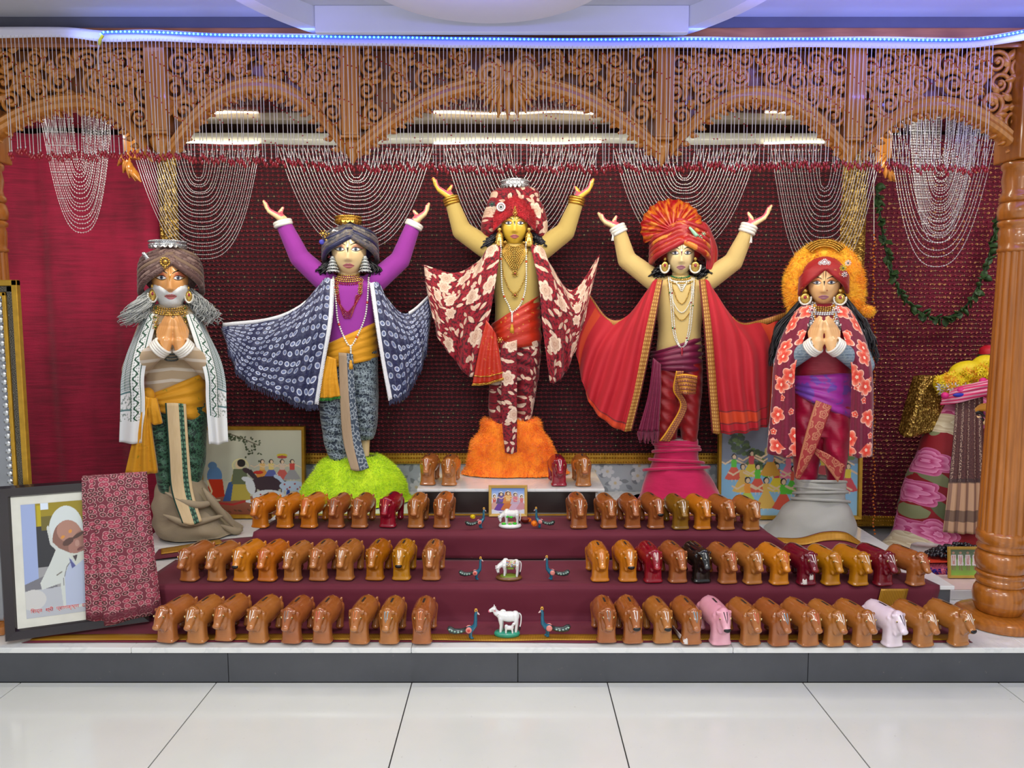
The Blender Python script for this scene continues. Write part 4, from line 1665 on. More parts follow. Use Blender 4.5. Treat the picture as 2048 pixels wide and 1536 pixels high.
        s.decal([(-.31, -.660), (-.15, -.675), (0, -.672), (.15, -.675), (.31, -.660)], [(-.31, -.668), (-.14, -.745), (0, -.765), (.14, -.745), (.31, -.668)], 'lower_lip', lip, s.r, 4, .0010, 20, tree=lip_tree)
        for e in (-1, 1):
            s.decal([(e * .06, .62), (e * .06, .30), (e * .055, .05)], [(e * .085, .62), (e * .085, .30), (e * .06, .05)], 'forehead_line', mark, s.r, 2, .0012, 10)
        s.decal([(-.055, .05), (-.04, -.02), (0, -.16)], [(.055, .05), (.04, -.02), (.004, -.16)], 'forehead_drop', mark if mark is not None else INK, s.r, 3, .0016, 8)

    def cloth(s, rows, n, m, name, mt, par=None, fold=None, solid=.004, zmin=None):
        R_ = [[s.q(*p) for p in r] for r in rows]
        vf = sheet(R_, n, m, fold)
        if zmin is not None: vf[0][:, 2] = np.maximum(vf[0][:, 2], zmin)
        o = MB().add(vf).build(name, mt, par or s.r, uv=True, solid=solid)
        return vf, o

    def sit(s, pts, r, n=None, tree=None, step=None):
        "follow u,v points over the front of the clothes"
        c = cr([s.q(p[0], p[1], p[2] if len(p) > 2 else 0) for p in pts], n or 60)
        out = []
        for p in c:
            y, _ = hit(tree or s.ct, p[0], p[2])
            out.append((p[0], (y if y is not None else s.Y - .12) - r, p[2]))
        out = np.array(out)
        # smooth the depth so a strand lies evenly
        for _ in range(3):
            out[1:-1, 1] = np.minimum(out[1:-1, 1], (out[:-2, 1] + out[2:, 1]) / 2)
        return out

    def strand(s, pts, r, name, mt, step=2.0, alt=None, altn=6, par=None, tree=None, shape=None):
        P_ = s.sit(pts, r, 90, tree)
        d = np.concatenate([[0], np.cumsum(np.linalg.norm(np.diff(P_, axis=0), axis=1))])
        t = np.arange(0, d[-1], r * step)
        c = np.stack([np.interp(t, d, P_[:, i]) for i in range(3)], 1)
        k = np.arange(len(c)) % altn == altn // 2
        o = MB().add(beads(c[~k] if alt is not None else c, shape or icosa(r, 1))).build(name, mt, par or s.r, kind='stuff')
        if alt is not None and k.any():
            MB().add(beads(c[k], icosa(r * 1.25, 1))).build('accent_bead', alt, o, kind='stuff')
        return o

    def choker(s, cu, v, w, sag, r, name, mt, top, span=1.25, shape=None, step=1.9):
        "necklace lying round the throat"
        tr = bvh(s.bvf, top)
        out = []
        for t in np.linspace(-span, span, 60):
            p = s.q(cu + w * sin(t), v + sag * cos(t), -.06)
            y, _ = hit(tr, p[0], p[2])
            out.append((p[0], (y if y is not None else s.Y - .03) - r * .8, p[2]))
        out = np.array(out)
        for _ in range(4): out[1:-1, 1] = np.minimum(out[1:-1, 1], (out[:-2, 1] + out[2:, 1]) / 2)
        d = np.concatenate([[0], np.cumsum(np.linalg.norm(np.diff(out, axis=0), axis=1))])
        c = np.stack([np.interp(np.arange(0, d[-1], r * step), d, out[:, i]) for i in range(3)], 1)
        return MB().add(beads(c, shape or icosa(r, 1))).build(name, mt, s.r, kind='stuff')

    def ring(s, c, ax, R, r, name, mt, k=1, gap=.0):
        "bangles: k tori round axis ax at c"
        ax = norm(ax)
        u = norm(np.cross(ax, (0, 1, .01)))
        w = np.cross(ax, u)
        for i in range(k):
            cc = np.asarray(c) + ax * gap * (i - (k - 1) / 2)
            p = [cc + R * (cos(t) * u + sin(t) * w) for t in np.linspace(0, 2 * PI, 28, endpoint=False)]
            T = MB()
            V = []
            for j in range(28):
                t = 2 * PI * j / 28
                rad = cos(t) * u + sin(t) * w
                for q in range(8):
                    b = 2 * PI * q / 8
                    V.append(cc + rad * (R + r * cos(b)) + ax * r * sin(b))
            T.add((V, gridf(28, 8, True, True)))
            T.build(name, mt, s.r)

    def wrap(s, cu, rim, side, top, hw, dep, dy, mats, name='turban', rolls=6, rr=.016, step=9, sweep=118, extra=()):
        "wound turban: a cap and overlapping rolls that cross above the forehead"
        cz = s.z((side + top) / 2)
        c = (side - top) / 2 * s.m
        a = hw * s.m
        cx = s.q(cu, rim)[0]
        cy = s.Y + dy
        cap = ell((cx, cy, cz), (a * .95, dep * .93, c * .97), 40, 28)
        S = [[cap]] + [[] for _ in mats[1:]]
        for k in range(rolls):
            for sd in (-1, 1):
                pts = []
                for t in np.linspace(-.10, 1, 18):
                    ph = sd * math.radians(sweep) * t
                    tt = max(0, t)
                    v = rim + (side - rim) * tt ** .85 * (1 - .10 * k) - k * step * (1 - .25 * tt) - (4 if sd > 0 else 0)
                    z = s.z(v)
                    rh = math.sqrt(max(.10, 1 - ((z - cz) / (c * 1.06)) ** 2)) if z > cz else 1.0
                    hz = (z - s.C[2]) / s.c
                    fy = s.C[1] - s.b * 1.0 * math.sqrt(max(.04, 1 - hz * hz)) if hz < .98 else cy
                    yb = cy - dep * rh * cos(ph)
                    y = min(yb, fy + .006) if abs(ph) < .5 else yb
                    w_ = max(0, cos(ph))
                    y = yb * (1 - w_) + min(yb, fy + .004) * w_
                    pts.append((cx + a * rh * sin(ph), y, z))
                S[(k + (sd > 0)) % len(mats)].append(tube(pts, rr * (1 - .05 * k), 10))
        outs = []
        for i, g in enumerate(S):
            if g:
                vf = blob(g + list(extra if i == 0 else ()), .0060, 2)
                outs.append(vf)
                MB().add(vf).build(name if i == 0 else 'turban_fold', mats[i], s.r)
        return bvh(*outs)

    def crown(s, cu, v0, v1, hw, mt, dy=.02, teeth=18):
        c = s.q(cu, v0, dy)
        R_ = hw * s.m
        z0, z1 = s.z(v1), s.z(v0)
        n = teeth * 4
        V = []
        for i in range(n):
            t = 2 * PI * i / n
            h = .75 + .25 * abs(sin(teeth * t / 2))
            for rr, zz in ((.94, z0), (1.0, z0), (1.03, z0 + (z1 - z0) * .3), (1.0, z0 + (z1 - z0) * .5), (1.08, z0 + (z1 - z0) * h), (1.02, z0 + (z1 - z0) * h)):
                V.append((c[0] + R_ * rr * cos(t), c[1] + R_ * rr * sin(t), zz))
        o = MB().add((V, gridf(n, 6, True, True))).build('crown_band', mt, s.r, auto=30)
        b = [(c[0] + R_ * 1.05 * cos(t), c[1] + R_ * 1.05 * sin(t), z0 + (z1 - z0) * k) for t in np.linspace(0, 2 * PI, teeth * 2, endpoint=False) for k in (.15, .6)]
        MB().add(beads(b, octa((0, 0, 0), .0065))).build('crown_bead', mt, o, kind='stuff')
        b2 = [(c[0] + R_ * .5 * cos(t), c[1] + R_ * .5 * sin(t), z1 - .004) for t in np.linspace(0, 2 * PI, 9)]
        return o

    def earring(s, u, v, h, w, kind, dy=-.03):
        t = None
        c = s.q(u, v, dy)
        H, W = h * s.m, w * s.m / 2
        if kind == 'tier':
            m = MB()
            for k in range(5):
                m.add(lathe([(W * (.35 + .15 * k), c[2] - H * (k + 1) / 5.5), (W * (.30 + .15 * k), c[2] - H * (k + .55) / 5.5), (W * .2, c[2] - H * (k + .1) / 5.5)], 14, (c[0], c[1], 0)))
                m.add(beads([(c[0] + W * (.35 + .15 * k) * cos(a), c[1] + W * (.35 + .15 * k) * sin(a), c[2] - H * (k + 1.05) / 5.5) for a in np.linspace(0, 2 * PI, 12, endpoint=False)], octa((0, 0, 0), .0042)))
            t = m.build('earring', mat('silver_tier_bead', (188, 194, 196), .3, .45, var=.3, vs=140), s.r)
        elif kind == 'bell':
            m = MB()
            m.add(lathe([(W * 1.0, c[2] - H), (W * .95, c[2] - H * .9), (W * .7, c[2] - H * .35), (W * .3, c[2] - H * .22), (W * .15, c[2] - H * .2)], 18, (c[0], c[1], 0)))
            m.add(ell((c[0], c[1], c[2] - H * .1), (W * .45, .008, H * .11), 14, 8))
            t = m.build('earring', GOLDB, s.r)
            MB().add(beads([(c[0] + W * r * cos(a), c[1] + W * r * sin(a), c[2] - H * k) for k, r in ((.98, 1.0), (.75, .9), (.5, .78)) for a in np.linspace(0, 2 * PI, 14, endpoint=False)], octa((0, 0, 0), .0045))).build('earring_bead', GOLDB, t, kind='stuff')
        else:
            m = MB()
            m.add(ell((c[0], c[1], c[2] - H * .12), (W * .34, .008, H * .13), 14, 8))
            m.add(ell((c[0], c[1], c[2] - H * .62), (W * .82, .009, H * .34), 20, 10))
            t = m.build('earring', GOLDB, s.r)
            m = MB()
            m.add(beads([(c[0] + W * cos(a), c[1] - .003, c[2] - H * .62 + H * .40 * sin(a)) for a in np.linspace(PI * .95, 2 * PI + .15, 15)], octa((0, 0, 0), .0068)))
            m.build('earring_bead', PEARL, t, kind='stuff')
            MB().add(ell((c[0], c[1] - .009, c[2] - H * .55), (W * .3, .004, H * .11), 12, 8)).build('earring_stone', RUBY, t)
        return t

    def hair(s, tufts, mt, name='hair', r=.006, curl=.012, n=26, seed=1, tip=.4):
        "tufts: list of (root point list) in u,v,dy; each grows a bundle of wavy locks"
        rn = random.Random(seed)
        for half in (tufts[:len(tufts) // 2], tufts[len(tufts) // 2:]):
          m = MB()
          for pts, k, spread in half:
              base = cr([s.q(*p) for p in pts], n)
              for i in range(k):
                  o0 = np.array((rn.uniform(-1, 1) * spread, rn.uniform(-1, 1) * spread * .7, rn.uniform(-1, 1) * spread * .5))
                  ph, fr = rn.uniform(0, 6.28), rn.uniform(1.5, 3.2)
                  L = rn.uniform(.75, 1.0)
                  N = max(6, int(n * L))
                  tt = np.linspace(0, 1, N)
                  p = base[:N] + o0 * (.35 + .65 * tt[:, None])
                  p[:, 0] += curl * tt * np.sin(fr * 6.28 * tt + ph)
                  p[:, 1] += curl * tt * np.cos(fr * 6.28 * tt + ph)
                  m.add(tube(p, r * (1 - (1 - tip) * tt ** 2), 4, False))
          m.build(name, mt, s.r)

    def fur(s, vf, N, L, mt, par, name='fur', seed=3, droop=.25, w=.0035, zmin=None):
        v = np.asarray(vf[0], float)
        tris = []
        for q in vf[1]:
            if len(q) == 3: tris.append(q)
            elif len(q) == 4: tris += [(q[0], q[1], q[2]), (q[0], q[2], q[3])]
        T = np.array(tris)
        A, B, C_ = v[T[:, 0]], v[T[:, 1]], v[T[:, 2]]
        nr = np.cross(B - A, C_ - A)
        ar = np.linalg.norm(nr, axis=1)
        nr = nr / (ar[:, None] + 1e-12)
        if (nr * ((A + B + C_) / 3 - v.mean(0))).sum(1).mean() < 0: nr = -nr
        rs = np.random.RandomState(seed)
        i = rs.choice(len(T), N, p=ar / ar.sum())
        r1, r2 = rs.rand(N, 1), rs.rand(N, 1)
        fl_ = (r1 + r2) > 1
        r1, r2 = np.where(fl_, 1 - r1, r1), np.where(fl_, 1 - r2, r2)
        p = A[i] + r1 * (B[i] - A[i]) + r2 * (C_[i] - A[i])
        cl_ = np.stack([np.sin(p[:, 0] * 31 + p[:, 2] * 17), np.cos(p[:, 1] * 29 + p[:, 0] * 13), np.sin(p[:, 2] * 27 + 1)], 1)
        d = nr[i] + .45 * rs.randn(N, 3) + .5 * cl_ + np.array((0, 0, -droop))
        d /= np.linalg.norm(d, axis=1)[:, None]
        sd = np.cross(d, rs.randn(N, 3))
        sd /= np.linalg.norm(sd, axis=1)[:, None]
        l = L * (.6 + .8 * rs.rand(N, 1))
        V = np.stack([p - sd * w / 2, p + sd * w / 2, p + d * l], 1)
        if zmin is not None: V[:, :, 2] = np.maximum(V[:, :, 2], zmin)
        V = V.reshape(-1, 3)
        F = [(3 * k, 3 * k + 1, 3 * k + 2) for k in range(N)]
        return MB().add((V, F)).build(name, mt, par, smooth=False, kind='stuff')


# ------------------------------------------------------------------ fabrics
def knit(name, c, stripes=None, seed=0):
    s = NT(name)
    o = s.tc('Object')
    x, y, z = s.sep(o)
    cc = lin(c)
    col = s.mix(s.noise(o, 5), tuple(k * .88 for k in cc[:3]) + (1,), tuple(min(1, k * 1.06) for k in cc[:3]) + (1,))
    if stripes is not None:
        # broad knitted stripes across the sleeves and chest
        d = s.M('ADD', s.M('MULTIPLY', z, 1.0), s.M('MULTIPLY', s.M('ABSOLUTE', x), .12))
        w = s.M('SINE', s.M('MULTIPLY', d, 105))
        col = s.mix(s.M('MULTIPLY', s.ramp(w, .55, .8), .75), col, lin(stripes))
    k = s.M('MULTIPLY', s.M('SINE', s.M('MULTIPLY', x, 1500)), s.M('SINE', s.M('MULTIPLY', z, 1500)))
    s.bump(s.M('ADD', s.M('MULTIPLY', k, .2), s.noise(o, 16, 3)), .3, .01)
    return s.set(col, .85, sheen=.15)


def sequin_navy():
    s = NT('navy_sequin_net')
    o = s.tc('UV')
    v = s.mapv(o, (30, 24, 1))
    x, y, r, g = s.cells(v, .35)
    a = s.M('MULTIPLY', s.M('SUBTRACT', r, .5), 1.6)
    lx = s.M('ADD', s.M('MULTIPLY', x, s.M('COSINE', a)), s.M('MULTIPLY', y, s.M('SINE', a)))
    ly = s.M('SUBTRACT', s.M('MULTIPLY', y, s.M('COSINE', a)), s.M('MULTIPLY', x, s.M('SINE', a)))
    d = s.M('SQRT', s.M('ADD', s.M('POWER', s.M('DIVIDE', lx, .40), 2), s.M('POWER', s.M('DIVIDE', ly, .26), 2)))
    ring = s.M('MULTIPLY', s.lt(d, 1.0), s.gt(d, .62))
    ins = s.lt(d, .62)
    n = s.noise(s.mapv(o, (60, 60, 1)), 3.0, 3)
    c = s.mix(s.ramp(n, .35, .7), lin((30, 32, 62)), lin((62, 68, 108)))
    c = s.mix(s.M('MULTIPLY', ins, .55), c, lin((128, 144, 190)))
    c = s.mix(s.M('MULTIPLY', ring, s.M('MULTIPLY_ADD', g, .5, .5)), c, lin((206, 214, 234)))
    s.bump(d, .3, .006)
    return s.set(c, .4, sheen=.1)


def floral_maroon(name='maroon_floral_print', base=(148, 8, 34), sc_=1.0):
    s = NT(name)
    o = s.tc('UV')
    mott = s.ramp(s.noise(s.mapv(o, (30, 30, 1)), 2.2, 3), .45, .6)
    c = s.mix(mott, lin(base), lin((64, 4, 18)))
    cream, tan = lin((226, 204, 184)), lin((204, 170, 148))
    for k, (f, R, off) in enumerate(((17 * sc_, .46, (.3, .1)), (13 * sc_, .42, (.9, .7)))):
        q, r1, _ = s.leaf(s.mapv(o, (f, f, 1), (off[0], off[1], 0)), R, .42, 1.0)
        on = s.lt(q, 1.0)
        rib = s.M('MULTIPLY', s.lt(q, .08), .8)
        lc = s.mix(rib, s.mix(r1, cream, tan), lin((110, 40, 40)))
        c = s.mix(s.M('MULTIPLY', on, s.gt(r1, .45)), c, lc)
    q, r1, r2 = s.flower(s.mapv(o, (7.2 * sc_, 7.2 * sc_, 1), (.15, .4, 0)), .43, 6, .30, .9)
    pet = s.mix(s.ramp(q, .2, 1.0), tan, cream)
    line = s.M('MULTIPLY', s.lt(s.M('ABSOLUTE', s.M('SUBTRACT', s.M('FRACT', s.M('MULTIPLY', q, 2.6)), .5)), .07), .6)
    pet = s.mix(line, pet, lin((140, 70, 64)))
    c = s.mix(s.M('MULTIPLY', s.lt(q, 1.0), s.gt(r1, .52)), c, pet)
    s.bump(s.noise(s.tc('Object'), 20, 3), .2, .01)
    return s.set(c, .8, sheen=.15)


def coral_floral():
    s = NT('maroon_velvet_coral_blossom')
    o = s.tc('UV')
    mott = s.noise(s.mapv(o, (40, 40, 1)), 2.0, 4)
    c = s.mix(mott, lin((92, 6, 38)), lin((142, 20, 62)))
    for f, R, off, th in ((22, .40, (.2, .6), .6), (10.5, .47, (.5, .15), .30)):
        q, r1, r2 = s.flower(s.mapv(o, (f, f, 1), (off[0], off[1], 0)), R, 5, .32, .85)
        pet = s.mix(s.ramp(q, .45, 1.0), lin((226, 70, 52)), lin((246, 148, 120)))
        pet = s.mix(s.lt(q, .22), pet, lin((250, 214, 190)))
        on = s.M('MULTIPLY', s.lt(q, 1.0), s.gt(r1, th))
        rim = s.M('MULTIPLY', s.lt(s.M('ABSOLUTE', s.M('SUBTRACT', q, 1.0)), .06), s.gt(r1, th))
        c = s.mix(on, c, pet)
        c = s.mix(rim, c, lin((250, 200, 180)))
    return s.set(c, .7, sheen=.4)


def white_green_print():
    s = NT('white_shawl_green_print')
    o = s.tc('UV')
    x, y, _ = s.sep(o)          # x runs across the panel from its inner edge, y down its length
    green, teal, white = lin((38, 82, 62)), lin((92, 128, 132)), lin((226, 230, 232))
    d = s.n('TexVoronoi', {'Vector': s.mapv(o, (95, 70, 1)), 'Scale': 1.0, 'Randomness': 0.0}, voronoi_dimensions='2D').outputs[0]
    dia = s.M('MULTIPLY', s.gt(d, .14), s.lt(d, .46))
    c = s.mix(s.M('MULTIPLY', dia, .9), white, teal)
    wv = s.M('MULTIPLY_ADD', s.M('SINE', s.M('MULTIPLY', y, 130)), .008, .044)
    line = s.lt(s.M('ABSOLUTE', s.M('SUBTRACT', x, wv)), .0038)
    inb = s.M('MULTIPLY', s.gt(x, .024), s.lt(x, .064))
    c = s.mix(inb, c, s.mix(s.M('MULTIPLY', s.lt(d, .3), .5), white, green))
    c = s.mix(line, c, green)
    for e in (.022, .066, .105):
        c = s.mix(s.lt(s.M('ABSOLUTE', s.M('SUBTRACT', x, e)), .0022), c, green)
    plain = s.lt(x, .018)
    c = s.mix(plain, c, white)
    end = s.gt(y, .56)
    bl = s.M('MULTIPLY', s.gt(y, .40), s.gt(x, .068))
    pic = s.ramp(s.noise(s.mapv(o, (30, 30, 1)), 2.0, 4), .54, .58)
    c = s.mix(bl, c, s.mix(s.M('MULTIPLY', pic, .7), white, green))
    c = s.mix(s.M('MULTIPLY', bl, s.lt(s.M('ABSOLUTE', s.M('SUBTRACT', s.M('FRACT', s.M('MULTIPLY', y, 11)), .5)), .05)), c, teal)
    c = s.mix(end, c, white)
    return s.set(c, .75)


def brocade(name, c1, c2, f1=40, metal=.0, kind='swirl', rough=.6):
    s = NT(name)
    o = s.tc('UV') if kind == 'uv' else s.tc('Object')
    v = o if kind == 'uv' else s.mapv(o, (1, 0.0, 1))
    if kind != 'uv':
        x, y, z = s.sep(o)
        v = s.comb(s.M('ADD', x, s.M('MULTIPLY', y, .6)), z)
    q, r1, _ = s.flower(s.mapv(v, (f1, f1, 1)), .47, 4, .45, .7)
    q2 = s.M('ABSOLUTE', s.M('SUBTRACT', s.noise(s.mapv(v, (f1 * .9, f1 * .9, 1)), 1.0, 2, .5, 1.5), .5))
    line = s.M('MAXIMUM', s.lt(s.M('ABSOLUTE', s.M('SUBTRACT', q, .8)), .2), s.lt(q2, .045))
    s.bump(s.noise(o, 14, 3), .25, .012)
    return s.set(s.mix(s.M('MULTIPLY', line, .85), s.mix(s.noise(o, 8), tuple(k * .7 for k in lin(c1)[:3]) + (1,), lin(c1)), lin(c2)), rough, metal, sheen=.2)


def satin(name, c, rough=.45, dark=.6, spots=None, sp_f=14, sp_t=.62, sheen=.2):
    s = NT(name)
    o = s.tc('Object')
    cc = lin(c)
    col = s.mix(s.noise(o, 7, 4), tuple(k * dark for k in cc[:3]) + (1,), tuple(min(1, k * 1.1) for k in cc[:3]) + (1,))
    if spots is not None:
        f = s.ramp(s.noise(o, sp_f, 3, .6), sp_t, sp_t + .05)
        col = s.mix(s.M('MULTIPLY', f, .75), col, lin(spots))
    s.bump(s.noise(s.mapv(o, (1, 1, 4)), 14, 3), .3, .01)
    return s.set(col, rough, sheen=sheen)


def furmat(name, c1, c2):
    s = NT(name)
    f = s.ramp(s.noise(s.tc('Object'), 14, 4), .3, .7)
    return s.set(s.mix(f, lin(c1), lin(c2)), .75, sheen=.4)


def pleats(k, amp, ph=0.0, grow=True):
    return lambda S, T: np.clip(S / .16, 0, 1) ** 1.5 * amp * np.sin(k * 2 * PI * S + ph + .6 * np.sin(3 * T)) * ((.15 + .85 * T) if grow else 1.0)


def sash_band(F, rows, n=60, m=12, rip=.006, k=4, seed=0):
    "band round the waist: rows of (t 0..1 from top, v at left, v at right, ul, ur, front depth)"
    V = []
    for (t, vl, vr, ul, ur, df) in rows:
        cxl, cxr = F.q(ul, vl)[0], F.q(ur, vr)[0]
        for i in range(n):
            a = 2 * PI * i / n
            x = (cxl + cxr) / 2 + (cxr - cxl) / 2 * cos(a)
            s_ = (cos(a) + 1) / 2
            v = vl + (vr - vl) * s_
            y = F.Y + df * sin(a)
            V.append((x, y, F.z(v)))
    A = np.array(V).reshape(len(rows), n, 3)
    B = np.stack([np.stack([cr(A[:, j], m)], 0)[0] for j in range(n)], 1)
    for i in range(m):
        for j in range(n):
            a = 2 * PI * j / n
            w = rip * (sin(k * 2 * PI * i / m + 1.5 * sin(a + seed)) + .4 * mnoise.noise(Vector((cos(a) * 3, sin(a) * 3, i * .7 + seed))))
            B[i, j, 0] += w * cos(a)
            B[i, j, 1] += w * sin(a)
    uv = np.stack(np.meshgrid(np.linspace(0, .2, m), np.linspace(0, 1, n), indexing='ij'), -1)
    return B.reshape(-1, 3), gridf(m, n, False, True), uv.reshape(-1, 2)
# ------------------------------------------------------------------ statue with purple sleeves and navy sequin shawl
def hem_fringe(vf, n, m, name, mt, par, L=.03, r=.0022, per=3):
    V = np.asarray(vf[0]).reshape(n, m, 3)[:, -1]
    V = cr(V, n * per)
    b = MB()
    for i, p in enumerate(V):
        l = L * RND.uniform(.7, 1.2)
        b.add(tube([p, p + (RND.uniform(-.003, .003), RND.uniform(-.004, .004), -l * .5), p + (RND.uniform(-.006, .006), RND.uniform(-.006, .006), -l)], r, 4, False))
    return b.build(name, mt, par, kind='stuff')


def edge_strip(F, vf, n, m, row, w, name, mt, par, lift=.006, dots=None, m0=0, m1=None):
    "narrow strip following a sheet inward from its edge row"
    V = np.asarray(vf[0]).reshape(n, m, 3)[:, m0:m1]
    if row != 0: V = V[::-1]
    S, U = [], []
    K = 7
    for i in range(V.shape[1]):
        c = V[:12, i]
        d = np.concatenate([[0], np.cumsum(np.linalg.norm(np.diff(c, axis=0), axis=1))])
        for k in range(K):
            t = w * k / (K - 1)
            S.append((np.interp(t, d, c[:, 0]), np.interp(t, d, c[:, 1]) - lift, np.interp(t, d, c[:, 2])))
            U.append((t, i * .012))
    o = MB().add((S, gridf(V.shape[1], K), U)).build(name, mt, par, uv=True, solid=.002)
    if dots is not None:
        A = V[0]
        c = cr([(p[0], p[1] - lift, p[2]) for p in A], len(A) * 2)
        MB().add(beads(c, octa((0, 0, 0), .0052))).build('picot_edge', dots, o, kind='stuff')
    return o


def legs(F, left, right, hips, mt, name='dhoti', lump=.006, fold=None):
    S = [F.loft(left, 30, 2.1, lump, 9, 1, 4), F.loft(right, 30, 2.1, lump, 9, 5, 4), F.loft(hips, 34, 2.2, 0, 1, 0, 3)]
    v, f = blob(S, .0080, 2)
    if fold:
        v = v.copy()
        for i in range(len(v)):
            k = fold(v[i])
            v[i, 1] -= k
    MB().add((v, f)).build(name, mt, F.r)
    return v, f


def mound(F, rows, name, mt, lump=.02, freq=6, seed=0, n=64, k=5, e=2.1):
    vf = F.loft(rows, n, e, lump, freq, seed, k)
    vf[0][:, 2] = np.maximum(vf[0][:, 2], F.z0 + .006)
    MB().add(vf).build(name, mt, F.r)
    return vf


F = Fig('statue with raised arms, purple sleeves and navy sequin shawl on a lime fur mound', 705, 4.2, Z3, SKIN('pale_cream_skin', (236, 208, 156)), .16)
F.head(698, 501, 549, 68, -.03)
top_l = [(550, 682, 716, .05, .05), (558, 660, 738, .08, .07), (580, 646, 752, .10, .08), (620, 651, 752, .105, .085), (660, 655, 750, .10, .085), (700, 652, 752, .095, .09), (722, 652, 752, .09, .09)]
armL = [F.q(664, 574, 0), F.q(600, 516, 0), F.q(568, 450, -.02)]
armR = [F.q(738, 574, 0), F.q(800, 520, 0), F.q(826, 452, -.02)]
top = blob([F.loft(top_l, 36, 2.3, 0, 1, 0, 3)] + chain(armL, [.066, .056, .042], 20) + chain(armR, [.066, .056, .042], 20), .0078, 3)
slim = [(r[0], r[1] + 7, r[2] - 7, r[3] - .02, r[4] - .02) for r in top_l]
F.body([F.loft(slim, 30, 2.2, 0, 1, 0, 2)] + chain(armL, [.045, .038, .026]) + chain(armR, [.045, .038, .026])
       + hand_raised(F.q(563, 437, -.02), F.q(527, 402, -.02), -1) + hand_raised(F.q(832, 441, -.02), F.q(858, 407, -.02), 1)
       + chain([F.q(728, 715, .02), F.q(731, 820, .02), F.q(730, 925, .0)], [.045, .034, .022]), 556, 549)
F.palm(F.q(563, 437, -.02), F.q(527, 402, -.02), -1)
F.palm(F.q(832, 441, -.02), F.q(858, 407, -.02), 1)
F.face(mat('rose_lip_paint', (196, 112, 122), .2, coat=.4), mat('pink_lid_paint', (222, 160, 128), .3), INK)
MB().add(top).build('knit_top', knit('purple_knit', (152, 50, 158)), F.r)
F.ring(F.q(566, 447, -.02), F.q(563, 437, 0) - F.q(568, 452, 0), .041, .012, 'bangle', PEARL, 2, .012)
F.ring(F.q(828, 450, -.02), F.q(832, 441, 0) - F.q(826, 454, 0), .041, .012, 'bangle', PEARL, 2, .012)
# clothes
NAVY = sequin_navy()
LACE = mat('white_lace', (222, 224, 230), .6, var=.1, vs=90, bump=.4, bs=200)
L1, o1 = F.cloth([[(668, 560, -.105), (664, 640, -.145), (650, 720, -.145), (636, 808, -.14)], [(652, 556, -.09), (640, 640, -.14), (622, 730, -.14), (608, 808, -.13)],
                  [(638, 572, -.06), (608, 650, -.10), (582, 740, -.10), (566, 792, -.10)], [(600, 612, -.02), (556, 670, -.06), (526, 730, -.06), (508, 768, -.06)],
                  [(540, 637, 0), (508, 680, -.03), (488, 715, -.04), (474, 738, -.04)], [(446, 648, .02), (443, 658, .02), (447, 670, .02), (455, 688, .02)]],
                 70, 40, 'sequin_shawl', NAVY, fold=pleats(6, .020))
L2, o2 = F.cloth([[(740, 566, -.105), (752, 650, -.145), (765, 730, -.145), (778, 800, -.14)], [(758, 566, -.09), (785, 660, -.14), (800, 740, -.13), (806, 790, -.13)],
                  [(776, 598, -.06), (810, 670, -.09), (822, 722, -.09), (824, 766, -.09)], [(812, 627, -.02), (832, 665, -.05), (842, 700, -.06), (842, 730, -.06)],
                  [(862, 588, .03), (864, 620, .02), (861, 650, .02), (856, 685, .02)]],
                 60, 40, 'sequin_shawl', NAVY, fold=pleats(5, .020))
for vf, n, o in ((L1, 70, o1), (L2, 60, o2)):
    edge_strip(F, vf, n, 40, 0, .020, 'lace_trim', LACE, o, .006, LACE)
    hem_fringe(vf, n, 40, 'fringe', mat('navy_fringe', (52, 54, 84), .6), o, .030, .0022, 2)
V = np.asarray(L1[0]).reshape(70, 40, 3)
for vf, n, i0 in ((L1, 70, 38), (L2, 60, 46)):
    V = np.asarray(vf[0]).reshape(n, 40, 3)[i0:, 0]
    S = np.stack([V + (0, -.006, .006), V + (0, -.006, -.014)], 1).reshape(-1, 3)
    MB().add((S, gridf(len(V), 2))).build('lace_trim', LACE, o1 if n == 70 else o2, solid=.003)
YEL = satin('yellow_printed_cotton', (212, 148, 14), .7, .85, (122, 128, 20), 26, .66)
sv = sash_band(F, [(0, 690, 645, 649, 752, .112), (.5, 712, 676, 646, 754, .125), (1, 736, 716, 648, 755, .118)], 64, 14, .006, 5)
MB().add(sv).build('waist_sash', YEL, F.r, solid=.004)
tv, to = F.cloth([[(654, 712, -.14), (642, 760, -.14), (640, 796, -.135)], [(664, 715, -.15), (658, 760, -.15), (658, 796, -.145)], [(672, 718, -.14), (676, 760, -.145), (682, 792, -.14)]], 20, 24, 'sash_tail', YEL, fold=pleats(3, .008))
hem_fringe(tv, 20, 24, 'tail_fringe', mat('green_fringe', (40, 110, 40), .6), to, .014, .003, 2)
DH = brocade('slate_blue_brocade', (40, 54, 72), (142, 158, 166), 34)
lv = legs(F, [(700, 650, 706, .09, .08), (760, 640, 704, .10, .08), (820, 638, 702, .10, .08), (870, 646, 702, .095, .07), (905, 656, 700, .09, .06), (930, 668, 702, .085, .05)],
          [(700, 696, 755, .09, .08), (760, 698, 757, .10, .08), (820, 702, 757, .10, .08), (860, 708, 754, .085, .07), (878, 714, 748, .065, .05)],
          [(690, 655, 750, .09, .08), (740, 650, 753, .10, .09), (770, 648, 754, .09, .08)], DH, fold=lambda p: .004 * sin(p[2] * 130 + p[0] * 22))
s = NT('beige_edged_pleat')
x, y, _ = s.sep(s.tc('UV'))
q, r1, _ = s.flower(s.mapv(s.tc('UV'), (36, 26, 1)), .46, 4, .4, .5)
mid = s.mix(s.M('MULTIPLY', s.lt(s.M('ABSOLUTE', s.M('SUBTRACT', q, .8)), .25), .8), lin((52, 66, 84)), lin((150, 160, 168)))
